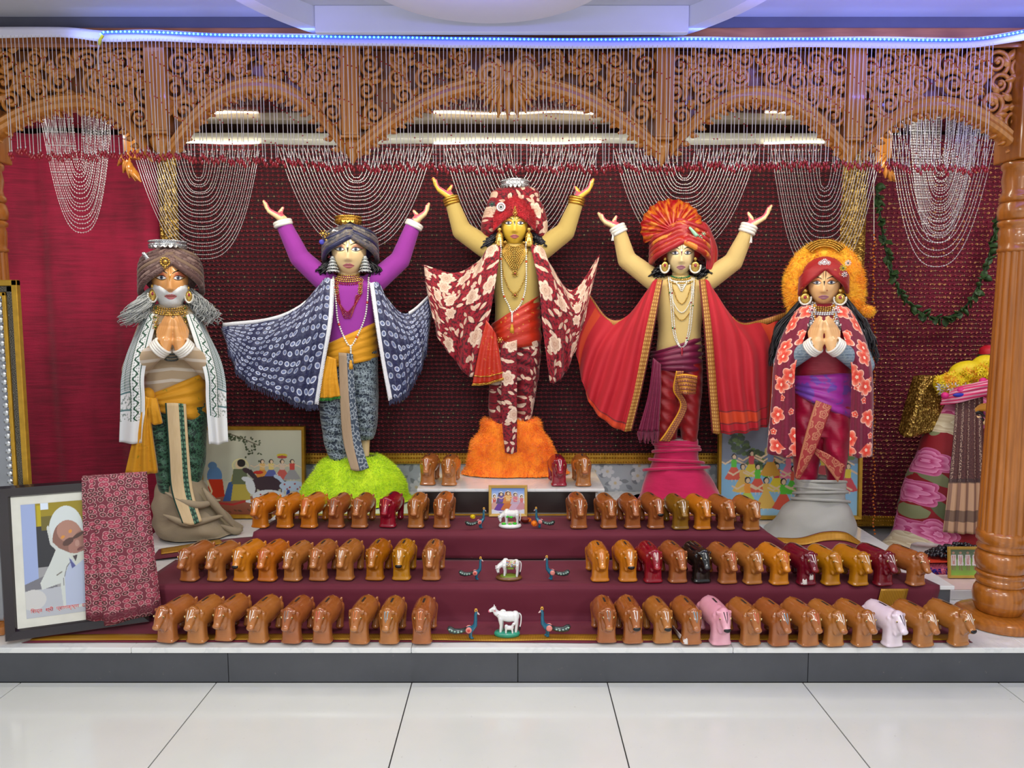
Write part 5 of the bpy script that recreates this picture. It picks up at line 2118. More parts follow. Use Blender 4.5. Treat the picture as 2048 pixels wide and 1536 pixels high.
wf = s.noise(s.mapv(s.tc('UV'), (160, 8, 1)), 2.0, 2)
bg = s.mix(wf, lin((148, 124, 98)), lin((172, 150, 122)))
s.set(s.mix(s.M('MULTIPLY', s.gt(x, .052), s.lt(x, .098)), bg, mid), .7)
F.cloth([[(677, 705, -.13), (680, 800, -.145), (686, 880, -.15), (702, 940, -.19)], [(692, 706, -.15), (697, 800, -.16), (704, 880, -.165), (718, 942, -.20)], [(706, 708, -.14), (712, 800, -.15), (722, 880, -.155), (738, 936, -.19)]], 18, 40, 'front_pleat', s.m)
F.ct = bvh(top, sv, L1, L2, (tv[0], tv[1]))
LIME = furmat('lime_fur', (184, 222, 4), (212, 240, 30))
mv_ = mound(F, [(912, 668, 752, .07, .07), (918, 648, 768, .12, .10), (935, 630, 788, .16, .13), (962, 615, 806, .19, .16), (992, 604, 816, .21, .18), (('z', Z3 + .006), 602, 820, .215, .18)], 'fur_mound', LIME, .016, 7, 3)
F.fur(mv_, 16000, .016, LIME, F.r, 'fur', 4, .3, .0032, Z3 + .003)
# turban and jewels
NT1 = satin('navy_silk', (30, 32, 74), .4, .6)
NT2 = brocade('taupe_stripe_silk', (112, 100, 88), (66, 66, 84), 26, kind='swirl')
NT3 = satin('grey_stripe_silk', (66, 66, 78), .4, .5, (130, 122, 112), 22, .5)
tt = F.wrap(700, 478, 528, 446, 52, .125, .045, [NT1, NT2, NT3], 'turban', 6, .015, 5.5, 112)
F.crown(697, 447, 432, 24, GOLD)
F.hair([([(664, 520, -.03), (648, 535, -.05), (640, 550, -.05)], 26, .022), ([(672, 525, .0), (655, 545, -.03), (650, 556, -.03)], 22, .024),
        ([(732, 520, -.03), (750, 535, -.05), (758, 549, -.05)], 26, .022), ([(728, 525, .0), (744, 545, -.03), (748, 555, -.03)], 22, .024)], HAIRB, 'hair', .008, .010, 14, 3, .6)
for u in (665, 730):
    F.earring(u, 511, 34, 25, 'tier', -.085)
GEMW = mat('white_gem', (226, 228, 232), .12, coat=.6, var=.2, vs=120)


def jewel(F, u, v, rad, mt, y, stone=None, petals=8, name='turban_jewel'):
    c = F.q(u, v, y)
    m = MB()
    m.add(ell(c, (rad * .62, .006, rad * .62), 14, 8))
    m.add(beads([c + (rad * cos(a), -.002, rad * sin(a)) for a in np.linspace(0, 2 * PI, petals, endpoint=False)], icosa(rad * .34, 1)))
    o = m.build(name, mt, F.r)
    if stone is not None: MB().add(ell(c + (0, -.006, 0), (rad * .36, .005, rad * .36), 10, 6)).build('stone', stone, o)
    return o


for k, (v, r) in enumerate(((463, .007), (471, .012), (480, .008))): jewel(F, 693, v, r, GEMW, -.118)
jewel(F, 658, 475, .020, GOLDB, -.10, EMER)
jewel(F, 646, 467, .015, GOLDB, -.085, None, 6)
jewel(F, 664, 482, .012, GEMW, -.105, CORAL)
MB().add(tube([F.q(664, 478, -.10), F.q(672, 470, -.11), F.q(675, 462, -.11), F.q(668, 460, -.105), F.q(662, 468, -.10)], .006, 7)).build('turban_feather_jewel', GEMW, F.r)
MB().add(ell(F.q(644, 484, -.08), (.016, .006, .014), 12, 8)).build('blue_flower_jewel', mat('blue_petal', (60, 60, 170), .4), F.r)
# choker, collars, strands
for k in range(4): F.choker(697, 546 + 4 * k, 22 + 1.2 * k, 6, .0062, 'choker', GOLDB, top)
F.choker(697, 563, 25, 6, .0048, 'choker_drop', RUBY, top, 1.1, octa((0, 0, 0), .005, .009), 2.4)
for sd in (-1, 1):
    for k in range(4):
        u, v = 697 + sd * (25 - 0.5 * k), 560 + 8 * k
        p = F.sit([(u, v), (u + .1, v + .1)], .006, 2)[0]
        jewel(F, u, v, .011, GOLDB, p[1] - F.Y, CORAL, 8, 'collar_flower')
for k in range(5):
    w = 24 - 2.5 * k
    F.strand([(697 - w - 3, 590), (697 - w * .9, 600 + 4 * k), (697 - w * .5, 622 + 5.5 * k - 10), (697, 630 + 3 * k - 12 + 6), (697 + w * .5, 622 + 5.5 * k - 10), (697 + w * .9, 600 + 4 * k), (697 + w + 3, 590)], .0038, 'ruby_strand', RUBY, 2.0)
F.strand([(668, 555), (674, 600), (678, 640), (690, 672), (703, 690), (716, 672), (731, 635), (736, 600), (738, 555)], .0062, 'pearl_necklace', PEARL, 2.05, CORAL, 16)
p = F.sit([(704, 690), (704, 722)], .008, 20)
MB().add(beads(p[:12:2], icosa(.0062, 1))).build('pendant_pearl', PEARL, F.r, kind='stuff')
tz = p[-1]
MB().add(lathe([(.013, tz[2] - .035), (.011, tz[2] - .01), (.007, tz[2]), (.009, tz[2] + .006), (.004, tz[2] + .014)], 14, (tz[0], tz[1] - .016, 0))).build('tassel', mat('gold_tassel', (206, 150, 40), .5), F.r)

# ------------------------------------------------------------------ tallest statue, khaki sleeves and maroon floral shawl
F = Fig('tallest statue with raised arms, khaki sleeves and maroon floral shawl on an orange fur mound', 1030, 4.24, Z4, SKIN('yellow_skin', (226, 190, 70)), None)
F.head(1029, 449, 488, 54, -.03)
top_l = [(488, 1014, 1044, .05, .05), (496, 990, 1070, .08, .07), (516, 976, 1086, .10, .08), (560, 984, 1082, .105, .085), (610, 990, 1080, .10, .085), (660, 988, 1082, .095, .08), (680, 986, 1082, .09, .08)]
armL = [F.q(992, 508, 0), F.q(924, 462, 0), F.q(905, 408, -.02)]
armR = [F.q(1070, 508, 0), F.q(1130, 464, 0), F.q(1152, 408, -.02)]
top = blob([F.loft(top_l, 36, 2.3, 0, 1, 0, 3)] + chain(armL, [.066, .055, .039], 20) + chain(armR, [.066, .055, .039], 20), .0078, 3)
slim = [(r[0], r[1] + 7, r[2] - 7, r[3] - .02, r[4] - .02) for r in top_l]
F.body([F.loft(slim, 30, 2.2, 0, 1, 0, 2)] + chain(armL, [.045, .038, .026]) + chain(armR, [.045, .038, .026])
       + hand_raised(F.q(900, 394, -.02), F.q(866, 356, -.02), -1) + hand_raised(F.q(1155, 396, -.02), F.q(1187, 358, -.02), 1), 500, 488)
F.palm(F.q(900, 394, -.02), F.q(866, 356, -.02), -1)
F.palm(F.q(1155, 396, -.02), F.q(1187, 358, -.02), 1)
F.face(mat('rose_lip_paint', (196, 112, 122), .2, coat=.4), mat('orange_lid_paint', (224, 160, 70), .3), INK)
MB().add(top).build('knit_top', knit('khaki_knit', (190, 164, 92)), F.r)
F.ring(F.q(903, 402, -.02), F.q(900, 394, 0) - F.q(905, 410, 0), .038, .009, 'bangle', GOLD, 3, .014)
F.ring(F.q(1153, 402, -.02), F.q(1155, 396, 0) - F.q(1152, 410, 0), .038, .009, 'bangle', GOLD, 3, .014)
FL = floral_maroon(sc_=1.35)
L1, o1 = F.cloth([[(1003, 488, -.10), (992, 560, -.145), (976, 650, -.145), (952, 748, -.13)], [(978, 494, -.09), (962, 580, -.14), (946, 670, -.14), (936, 752, -.13)],
                  [(958, 522, -.04), (930, 590, -.10), (916, 660, -.10), (908, 718, -.10)], [(910, 546, .0), (890, 600, -.05), (882, 640, -.06), (878, 678, -.06)],
                  [(848, 530, -.01), (852, 565, -.015), (858, 600, -.02), (866, 630, -.03)]], 60, 44, 'floral_shawl', FL, fold=pleats(5, .020))
L2, o2 = F.cloth([[(1060, 488, -.10), (1078, 570, -.145), (1086, 660, -.145), (1100, 766, -.13)], [(1086, 496, -.09), (1105, 580, -.14), (1112, 680, -.14), (1114, 764, -.13)],
                  [(1102, 530, -.04), (1130, 600, -.10), (1136, 670, -.10), (1134, 740, -.10)], [(1145, 580, 0), (1158, 612, -.04), (1160, 650, -.05), (1154, 690, -.05)],
                  [(1200, 508, -.01), (1192, 545, -.015), (1182, 585, -.02), (1172, 625, -.03)]], 60, 44, 'floral_shawl', FL, fold=pleats(5, .020))
RORG = satin('red_orange_gauze', (188, 42, 18), .35, .8, (214, 160, 60), 60, .63)
sv = sash_band(F, [(0, 648, 590, 984, 1078, .112), (.5, 672, 630, 982, 1080, .125), (1, 700, 688, 980, 1082, .118)], 64, 16, .005, 5, 2)
MB().add(sv).build('waist_sash', RORG, F.r, solid=.004)
tv, to = F.cloth([[(972, 640, -.15), (958, 700, -.15), (945, 768, -.145)], [(984, 655, -.165), (978, 710, -.165), (974, 766, -.155)], [(992, 668, -.15), (1000, 710, -.155), (1007, 756, -.15)]], 24, 26, 'sash_tail', RORG, fold=pleats(3, .010))
V = np.asarray(tv[0]).reshape(24, 26, 3)
for k, dz in ((25, 0), (22, 0)):
    MB().add(tube(V[:, k] + (0, -.006, 0), .0035, 6)).build('gold_edging', GOLD, to)
MB().add(beads(V[:, 25] + (0, -.006, -.006), octa((0, 0, 0), .006))).build('edge_drop', GOLD, to, kind='stuff')
FLD = floral_maroon('maroon_floral_dhoti', (134, 8, 32), 1.3)
DM = floral_maroon('maroon_floral_drape', (134, 8, 32), 1.3)
# the same print on the wrapped legs, laid out by object position
def as_object_print(m):
    nt = m.node_tree
    tcn = [n for n in nt.nodes if n.type == 'TEX_COORD'][0]
    cs = nt.nodes.new('ShaderNodeSeparateXYZ'); cb = nt.nodes.new('ShaderNodeCombineXYZ'); ad = nt.nodes.new('ShaderNodeMath')
    ad.operation = 'MULTIPLY_ADD'; ad.inputs[1].default_value = .7
    nt.links.new(tcn.outputs['Object'], cs.inputs[0])
    nt.links.new(cs.outputs[1], ad.inputs[0]); nt.links.new(cs.outputs[0], ad.inputs[2])
    nt.links.new(ad.outputs[0], cb.inputs[0]); nt.links.new(cs.outputs[2], cb.inputs[1])
    for l in [l for l in nt.links if l.from_socket == tcn.outputs['UV']]:
        t = l.to_socket
        nt.links.new(cb.outputs[0], t)
    return m


as_object_print(FLD)
lv = legs(F, [(670, 985, 1036, .09, .07), (720, 982, 1034, .105, .08), (780, 978, 1032, .105, .08), (830, 978, 1030, .10, .07), (870, 990, 1030, .09, .06), (890, 998, 1030, .085, .05)],
          [(670, 1030, 1080, .09, .07), (720, 1030, 1080, .105, .08), (780, 1030, 1072, .10, .08), (830, 1030, 1064, .09, .07), (850, 1030, 1060, .08, .06)],
          [(660, 986, 1080, .09, .08), (720, 984, 1080, .10, .08), (760, 984, 1078, .09, .08)], FLD, fold=lambda p: .005 * sin(p[2] * 110 + p[0] * 35))
F.cloth([[(1000, 680, -.14), (1002, 760, -.15), (1004, 840, -.15), (1010, 905, -.16)], [(1016, 684, -.155), (1016, 760, -.165), (1018, 840, -.165), (1022, 908, -.175)], [(1034, 680, -.14), (1034, 760, -.15), (1034, 840, -.15), (1034, 904, -.16)]], 16, 40, 'front_pleat', DM)
ORF = furmat('orange_fur', (246, 122, 6), (255, 156, 26))
mv_ = mound(F, [(836, 972, 1072, .07, .05), (842, 964, 1080, .11, .07), (862, 960, 1084, .12, .08), (880, 946, 1098, .12, .09), (905, 940, 1110, .115, .10), (930, 934, 1120, .11, .12), (('z', Z4 + .006), 922, 1140, .125, .13)], 'fur_mound', ORF, .013, 8, 8)
F.fur(mv_, 15000, .016, ORF, F.r, 'fur', 5, .3, .0032, Z4 + .003)
F.ct = bvh(top, sv, L1, L2, (tv[0], tv[1]))
# turban: floral bulge with a red plush front
fur_red = furmat('red_plush', (158, 6, 24), (196, 20, 40))
FLT = floral_maroon('maroon_floral_turban', (140, 8, 32), 1.2)
as_object_print(FLT)
cap = ell(F.q(1028, 424, .02), (57 * F.m, .112, 52 * F.m), 40, 26)
S = [cap, ell(F.q(984, 440, .02), (20 * F.m, .09, 44 * F.m), 20, 14, rot=(.25, 'Y')), ell(F.q(1074, 438, .02), (20 * F.m, .09, 46 * F.m), 20, 14, rot=(-.2, 'Y')), ell(F.q(1010, 392, .03), (30 * F.m, .09, 16 * F.m), 20, 12), ell(F.q(1050, 390, .03), (30 * F.m, .09, 17 * F.m), 20, 12)]
cap2 = blob(S, .006, 2)
MB().add(cap2).build('turban', FLT, F.r)
# plush front: crescent over the brow
v = []
for i in range(31):
    t = -1 + 2 * i / 30
    u = 1029 + 43 * t
    lo, hi = 430 + 32 * abs(t) ** 1.5, 392 + 24 * abs(t) ** 2.2
    for j in range(14):
        k = j / 13
        vv = lo + (hi - lo) * k
        y = -.125 + .05 * abs(t) ** 2 + .055 * k ** 2 - .012 * sin(PI * k)
        v.append(F.q(u, vv, y))
pv = (np.array(v), gridf(31, 14))
po = MB().add(pv).build('plush_front', fur_red, F.r, solid=-.02)
F.fur(pv, 3500, .010, fur_red, po, 'plush', 6, .1, .003)
F.crown(1030, 378, 359, 27, SILVER, .03, 22)
F.hair([([(994, 468, -.03), (980, 482, -.05), (972, 496, -.05)], 26, .022), ([(998, 470, 0), (988, 490, -.03), (985, 500, -.03)], 20, .024),
        ([(1066, 468, -.03), (1080, 482, -.05), (1086, 494, -.05)], 26, .022), ([(1060, 470, 0), (1070, 490, -.03), (1074, 500, -.03)], 20, .024)], mat('blue_black_hair', (16, 20, 34), .4, var=.4, vs=90), 'hair', .008, .010, 14, 5, .6)
F.earring(999, 455, 37, 18, 'bell', -.08)
F.earring(1058, 455, 37, 18, 'bell', -.08)
for v_, r in ((414, .005), (419, .007), (426, .011)): jewel(F, 1030, v_, r, GOLDB, -.150)
jewel(F, 1002, 414, .020, GEMW, -.115, mat('dark_gem', (50, 60, 58), .2), 14)
jewel(F, 984, 408, .013, mat('peacock_eye_jewel', (30, 80, 86), .25, coat=.5), -.09, EMER)
for k in range(13):
    w = 18 + .6 * k
    F.strand([(1029 - w, 487 + 1 * k), (1029 - w * .8, 491 + 2.2 * k), (1029, 497 + 3.6 * k), (1029 + w * .8, 491 + 2.2 * k), (1029 + w, 487 + 1 * k)], .0052, 'gold_collar', GOLDB, 1.9)
for dep, w in ((588, 22), (545, 20)):
    F.strand([(1029 - w - 4, 500), (1029 - w, dep - 40), (1029 - w * .5, dep - 10), (1030, dep), (1029 + w * .5, dep - 10), (1029 + w, dep - 40), (1029 + w + 4, 500)], .0045, 'gold_necklace', GOLDB, 2.0)
    y = F.sit([(1030, dep), (1030, dep + .5)], .006, 2)[0][1] - F.Y
    jewel(F, 1030, dep + 2, .014, GOLDB, y, RUBY)
F.strand([(1002, 486), (1003, 540), (1006, 585), (1018, 612), (1024, 624), (1040, 610), (1050, 580), (1052, 540), (1051, 486)], .0056, 'pearl_necklace', PEARL, 2.05, CORAL, 18)
p = F.sit([(1024, 626), (1024, 652)], .008, 20)
MB().add(beads(p[:14:2], icosa(.0056, 1))).build('pendant_pearl', PEARL, F.r, kind='stuff')
tz = p[-1]
MB().add(lathe([(.012, tz[2] - .035), (.010, tz[2] - .01), (.006, tz[2]), (.008, tz[2] + .006), (.004, tz[2] + .012)], 14, (tz[0], tz[1] - .016, 0))).build('tassel', MC['gold_tassel'], F.r)
jewel(F, 1000, 680, .013, GOLDB, -.165, None, 6, 'sash_brooch')

# ------------------------------------------------------------------ statue with pleated red turban and red cotton shawl
F = Fig('statue with raised arms, pleated red turban and red bordered shawl on a magenta wrapped base', 1360, 4.2, Z3, SKIN('ivory_skin', (236, 214, 160)), -.16)
F.head(1361, 508, 550, 54, -.03)
top_l = [(550, 1346, 1376, .05, .05), (558, 1322, 1400, .08, .07), (580, 1306, 1416, .10, .08), (620, 1312, 1408, .105, .085), (660, 1316, 1402, .10, .085), (700, 1312, 1404, .095, .08), (722, 1310, 1404, .09, .08)]
armL = [F.q(1324, 572, 0), F.q(1254, 520, 0), F.q(1238, 462, -.02)]
armR = [F.q(1398, 572, 0), F.q(1466, 524, 0), F.q(1494, 464, -.02)]
top = blob([F.loft(top_l, 36, 2.3, 0, 1, 0, 3)] + chain(armL, [.064, .053, .038], 20) + chain(armR, [.064, .053, .038], 20), .0078, 3)
slim = [(r[0], r[1] + 7, r[2] - 7, r[3] - .02, r[4] - .02) for r in top_l]
F.body([F.loft(slim, 30, 2.2, 0, 1, 0, 2)] + chain(armL, [.044, .036, .025]) + chain(armR, [.044, .036, .025])
       + hand_raised(F.q(1233, 454, -.02), F.q(1197, 426, -.02), -1) + hand_raised(F.q(1499, 452, -.02), F.q(1543, 411, -.02), 1), 556, 550)
F.palm(F.q(1233, 454, -.02), F.q(1197, 426, -.02), -1)
F.palm(F.q(1499, 452, -.02), F.q(1543, 411, -.02), 1)
F.face(mat('mauve_lip_paint', (190, 128, 148), .2, coat=.4), mat('tan_lid_paint', (226, 186, 140), .3), mat('dark_red_mark', (120, 30, 40), .3))
MB().add(top).build('knit_top', knit('beige_knit', (212, 184, 118)), F.r)
for a, b in ((F.q(1237, 460, -.02), F.q(1233, 454, 0) - F.q(1239, 466, 0)), (F.q(1496, 458, -.02), F.q(1499, 452, 0) - F.q(1493, 466, 0))):
    F.ring(a, b, .038, .010, 'bangle', PEARL, 3, .016)
for u, v in ((1225, 466), (1502, 470)):
    c = F.q(u, v, -.06)
    m = MB()
    for k in range(2): m.add(tube([c, c + (.004 * k, 0, -.02), c + (.008 * k - .004, .002, -.042)], .0028, 5))
    m.build('bangle_tie', WHITEP, F.r)


def red_cotton():
    s = NT('red_cotton_orange_band')
    x, y, _ = s.sep(s.tc('UV'))
    o = s.tc('Object')
    c = s.mix(s.noise(o, 5, 3), lin((166, 12, 30)), lin((192, 24, 44)))
    band = s.M('MULTIPLY', s.gt(y, .60), s.lt(y, .655))
    c = s.mix(s.M('MULTIPLY', band, s.lt(x, .34)), c, lin((200, 62, 22)))
    for e in (.595, .66, .70):
        c = s.mix(s.M('MULTIPLY', s.lt(s.M('ABSOLUTE', s.M('SUBTRACT', y, e)), .0025), .8), c, lin((80, 40, 30)))
    b2 = s.M('MULTIPLY', s.gt(x, .46), s.lt(x, .52))
    c = s.mix(s.M('MULTIPLY', b2, s.gt(y, .03)), c, lin((196, 58, 22)))
    s.bump(s.noise(o, 14, 3), .25, .01)
    return s.set(c, .75, sheen=.12)


def woven_gold():
    s = NT('woven_gold_border')
    x, y, _ = s.sep(s.tc('UV'))
    q = s.n('TexVoronoi', {'Vector': s.mapv(s.tc('UV'), (90, 70, 1)), 'Scale': 1.0, 'Randomness': 0.0}, voronoi_dimensions='2D').outputs[0]
    c = s.mix(s.lt(q, .33), lin((150, 92, 34)), lin((196, 150, 74)))
    edge = s.M('MAXIMUM', s.lt(x, .006), s.gt(x, .054))
    zz = s.gt(s.M('SINE', s.M('MULTIPLY', y, 700)), 0)
    c = s.mix(edge, c, s.mix(zz, lin((120, 20, 40)), lin((90, 60, 40))))
    return s.set(c, .5, .25)


RC, WG = red_cotton(), woven_gold()
L1, o1 = F.cloth([[(1326, 560, -.105), (1308, 660, -.15), (1286, 770, -.15), (1264, 862, -.15)], [(1310, 560, -.095), (1284, 660, -.15), (1262, 770, -.15), (1240, 860, -.15)],
                  [(1296, 580, -.06), (1255, 670, -.11), (1225, 770, -.12), (1205, 838, -.12)], [(1255, 632, -.02), (1215, 690, -.06), (1190, 760, -.07), (1180, 806, -.07)],
                  [(1216, 636, .0), (1185, 680, -.03), (1170, 720, -.04), (1164, 758, -.04)], [(1174, 580, .09), (1160, 620, .08), (1152, 650, .07), (1150, 692, .06)]],
                 80, 50, 'cotton_shawl', RC, fold=pleats(6, .024, .5))
L2, o2 = F.cloth([[(1398, 560, -.105), (1408, 660, -.15), (1416, 770, -.15), (1424, 866, -.15)], [(1415, 560, -.095), (1432, 660, -.15), (1442, 770, -.15), (1452, 868, -.15)],
                  [(1432, 586, -.06), (1470, 670, -.10), (1480, 770, -.12), (1490, 866, -.12)], [(1475, 642, -.02), (1508, 700, -.06), (1514, 780, -.08), (1518, 858, -.08)],
                  [(1520, 640, .08), (1542, 690, .06), (1543, 760, .04), (1538, 850, .03)], [(1578, 622, .13), (1572, 680, .12), (1562, 750, .11), (1552, 832, .10)]],
                 80, 50, 'cotton_shawl', RC, fold=pleats(6, .024, 2.0))
edge_strip(F, L1, 80, 50, 0, .060, 'woven_border', WG, o1, .007)
edge_strip(F, L2, 80, 50, 0, .060, 'woven_border', WG, o2, .007)
for vf, o, i0 in ((L1, o1, 50), (L2, o2, 44)):
    V = np.asarray(vf[0]).reshape(80, 50, 3)[i0:, 0]
    S = np.stack([V + (0, -.006, .004), V + (0, -.006, -.018), V + (0, -.006, -.036)], 1).reshape(-1, 3)
    U = [(k * .03, i * .012) for i in range(len(V)) for k in range(3)]
    MB().add((S, gridf(len(V), 3), U)).build('woven_border', WG, o, uv=True, solid=.003)
MAG = satin('plum_silk', (118, 18, 60), .45, .7)
sv = sash_band(F, [(0, 704, 672, 1304, 1400, .112), (.5, 724, 706, 1302, 1402, .13), (1, 738, 742, 1304, 1402, .118)], 64, 18, .008, 5, 4)
MB().add(sv).build('waist_sash', MAG, F.r, solid=.004)
tv, to = F.cloth([[(1306, 716, -.14), (1296, 790, -.14), (1276, 862, -.135)], [(1314, 722, -.155), (1308, 790, -.155), (1296, 864, -.15)], [(1322, 728, -.14), (1322, 790, -.145), (1318, 862, -.14)]], 26, 26, 'sash_tail', MAG, fold=pleats(4, .010))
hem_fringe(tv, 26, 26, 'tail_fringe', MAG, to, .055, .0032, 1)
REDS = satin('red_silk_dhoti', (150, 10, 20), .5, .7)
lv = legs(F, [(720, 1308, 1360, .09, .07), (780, 1304, 1358, .105, .08), (830, 1306, 1356, .10, .08), (880, 1312, 1354, .09, .07), (900, 1318, 1352, .08, .06)],
          [(720, 1354, 1404, .09, .07), (780, 1354, 1404, .105, .08), (830, 1358, 1398, .10, .08), (880, 1362, 1394, .085, .07), (900, 1364, 1392, .08, .06)],
          [(715, 1308, 1404, .09, .08), (760, 1306, 1404, .10, .08), (790, 1306, 1402, .09, .08)], REDS, fold=lambda p: .005 * sin(p[2] * 95 + p[0] * 60))
s = NT('gold_border_drape')
x, y, _ = s.sep(s.tc('UV'))
q = s.n('TexVoronoi', {'Vector': s.mapv(s.tc('UV'), (80, 80, 1)), 'Scale': 1.0, 'Randomness': .2}, voronoi_dimensions='2D').outputs[0]
c = s.mix(s.lt(q, .3), lin((120, 60, 40)), lin((176, 112, 40)))
c = s.mix(s.M('MAXIMUM', s.lt(x, .008), s.gt(x, .052)), c, lin((214, 150, 30)))
s.set(c, .5, .2)
GB = s.m
F.cloth([[(1352, 742, -.16), (1346, 780, -.15), (1360, 812, -.155), (1334, 860, -.15), (1318, 882, -.14)], [(1368, 742, -.165), (1362, 780, -.165), (1374, 815, -.165), (1352, 862, -.16), (1340, 884, -.15)]], 8, 40, 'gold_drape', GB)
kn = MB()
for k in range(5):
    kn.add(sheet([[F.q(1353 + 2 * k, 750 + 7 * k, -.165 - .004 * k), F.q(1372, 748 + 8 * k, -.185 - .004 * k), F.q(1394 - k, 752 + 6 * k, -.16)], [F.q(1352 + 2 * k, 758 + 7 * k, -.17 - .004 * k), F.q(1372, 757 + 8 * k, -.19 - .004 * k), F.q(1395 - k, 760 + 7 * k, -.165)]], 6, 14))
kn.build('gold_knot', GB, F.r, uv=True, solid=.004)
MAGF = satin('magenta_fleece', (190, 8, 78), .85, .75, sheen=.5)
MAGF2 = MAGF
mv_ = mound(F, [(876, 1312, 1394, .10, .08), (882, 1308, 1396, .115, .09), (905, 1310, 1396, .12, .09), (925, 1304, 1402, .125, .1), (950, 1292, 1420, .15, .12), (985, 1280, 1440, .18, .14), (1010, 1272, 1452, .20, .16), (('z', Z3 + .006), 1262, 1462, .21, .17)], 'wrapped_base', MAGF, .010, 8, 2)
for k, (v0, v1) in enumerate(((888, 894), (903, 899), (918, 926), (940, 934))):
    p = [F.q(1353 + (46 + 2.2 * k * k) * sin(t), v0 + (v1 - v0) * (t + 1.5) / 3, -(.118 + .006 * k) * cos(t)) for t in np.linspace(-1.5, 1.5, 26)]
    MB().add(tube(p, .009, 8, flat=.8)).build('cloth_fold', MAGF, F.r)
F.cloth([[(1290, 1000, -.17), (1260, 1012, -.14), (1232, 1020, -.10)], [(1300, 1020, -.2), (1262, 1026, -.17), (1228, 1027, -.12)]], 8, 14, 'trailing_corner', MAGF, zmin=Z3 + .008)
F.ct = bvh(top, sv, L1, L2, (tv[0], tv[1]))
RT1 = satin('red_turban_silk', (166, 14, 28), .45, .7)
RT2 = satin('red_gold_turban_silk', (170, 36, 18), .35, .7, (214, 140, 40), 9, .52)
tt = F.wrap(1360, 487, 536, 420, 56, .13, .035, [RT1, RT2], 'turban', 6, .017, 8, 112)
# fan of pleats
m = MB()
V, U = [], []
NP = 60
for i in range(NP):
    t = i / (NP - 1)
    a = math.radians(205 - 190 * t)
    fo = .016 * (sin(t * 2 * PI * 11))
    R_ = 66 + 8 * sin(PI * t) + 2 * sin(t * 2 * PI * 11)
    for j in range(10):
        r = R_ * j / 9.0
        u, v_ = 1342 + .92 * r * cos(a) + 4, 462 - .86 * r * sin(a)
        V.append(F.q(u, v_, -.085 + .07 * (j / 9.0) ** 1.5 + fo * (j / 9.0)))
        U.append((t, j / 9.0))
RT3 = NT('pleated_fan_silk')
x, y, _ = RT3.sep(RT3.tc('UV'))
f = RT3.ramp(RT3.noise(RT3.mapv(RT3.tc('UV'), (14, 2.0, 1)), 2.0, 3), .42, .62)
RT3.set(RT3.mix(RT3.M('MULTIPLY', f, RT3.ramp(y, .25, .6)), lin((158, 14, 24)), lin((200, 112, 28))), .35, .15)
MB().add((V, gridf(NP, 10), U)).build('pleated_fan', RT3.m, F.r, uv=True, solid=.004)
# twisted rope of the turban tail
F.cloth([[(1398, 440, -.02), (1414, 480, -.05), (1412, 540, -.05)], [(1412, 446, .0), (1428, 490, -.03), (1426, 545, -.03)], [(1420, 456, .03), (1436, 500, .02), (1432, 540, .02)]], 16, 20, 'turban_tail', RT1, fold=pleats(2, .008))
jewel(F, 1398, 476, .014, mat('mint_enamel', (150, 206, 170), .25, coat=.4), -.10, EMER, 7)
jewel(F, 1407, 468, .010, MC['mint_enamel'], -.085, None, 6)
jewel(F, 1392, 484, .010, MC['mint_enamel'], -.105, EMER, 6)
MB().add(capsule(F.q(1380, 456, -.11), .007, F.q(1392, 470, -.11), .011)).build('turban_feather_jewel', MC['mint_enamel'], F.r)
F.hair([([(1332, 526, -.03), (1318, 538, -.05), (1310, 552, -.05)], 30, .028), ([(1334, 530, 0), (1320, 546, -.04), (1318, 556, -.04)], 24, .026),
        ([(1390, 526, -.03), (1402, 538, -.05), (1410, 552, -.05)], 30, .028), ([(1388, 530, 0), (1400, 546, -.04), (1402, 557, -.04)], 24, .026)], HAIRB, 'hair', .0085, .014, 14, 7, .6)
F.earring(1330, 514, 30, 17, 'disc', -.085)
F.earring(1391, 514, 30, 20, 'disc', -.085)
for k, mt in enumerate((EMER, GOLDB, PEARL, GOLDB)): F.choker(1361, 550 + 4 * k, 19 + 1.2 * k, 6, .0058, 'choker', mt, top)
for k in range(4):
    w = 15 - 2 * k
    F.strand([(1361 - w, 566), (1361, 571 + 4 * k), (1361 + w, 566)], .0042, 'pearl_bib', PEARL, 2.0)
for dep, w, mt in ((608, 22, GOLDB), (625, 25, PEARL), (640, 27, GOLDB)):
    F.strand([(1361 - w, 562), (1361 - w * .8, dep - 32), (1361 - w * .4, dep - 8), (1361, dep), (1361 + w * .4, dep - 8), (1361 + w * .8, dep - 32), (1361 + w, 562)], .0040, 'fine_necklace', mt, 2.0)
for dx in (0, 4):
    F.strand([(1336 + dx, 556), (1340 + dx, 610), (1344 + dx, 660), (1352 + dx * .6, 685), (1361, 693), (1370 - dx * .6, 685), (1378 - dx, 660), (1383 - dx, 610), (1386 - dx, 556)], .0044, 'pearl_necklace', PEARL, 2.0, (EMER, RUBY)[dx // 4], 22)
p = F.sit([(1361, 695), (1361, 708)], .008, 6)
MB().add(capsule(p[0], .007, p[-1], .005)).build('pendant_drop', RUBY, F.r)
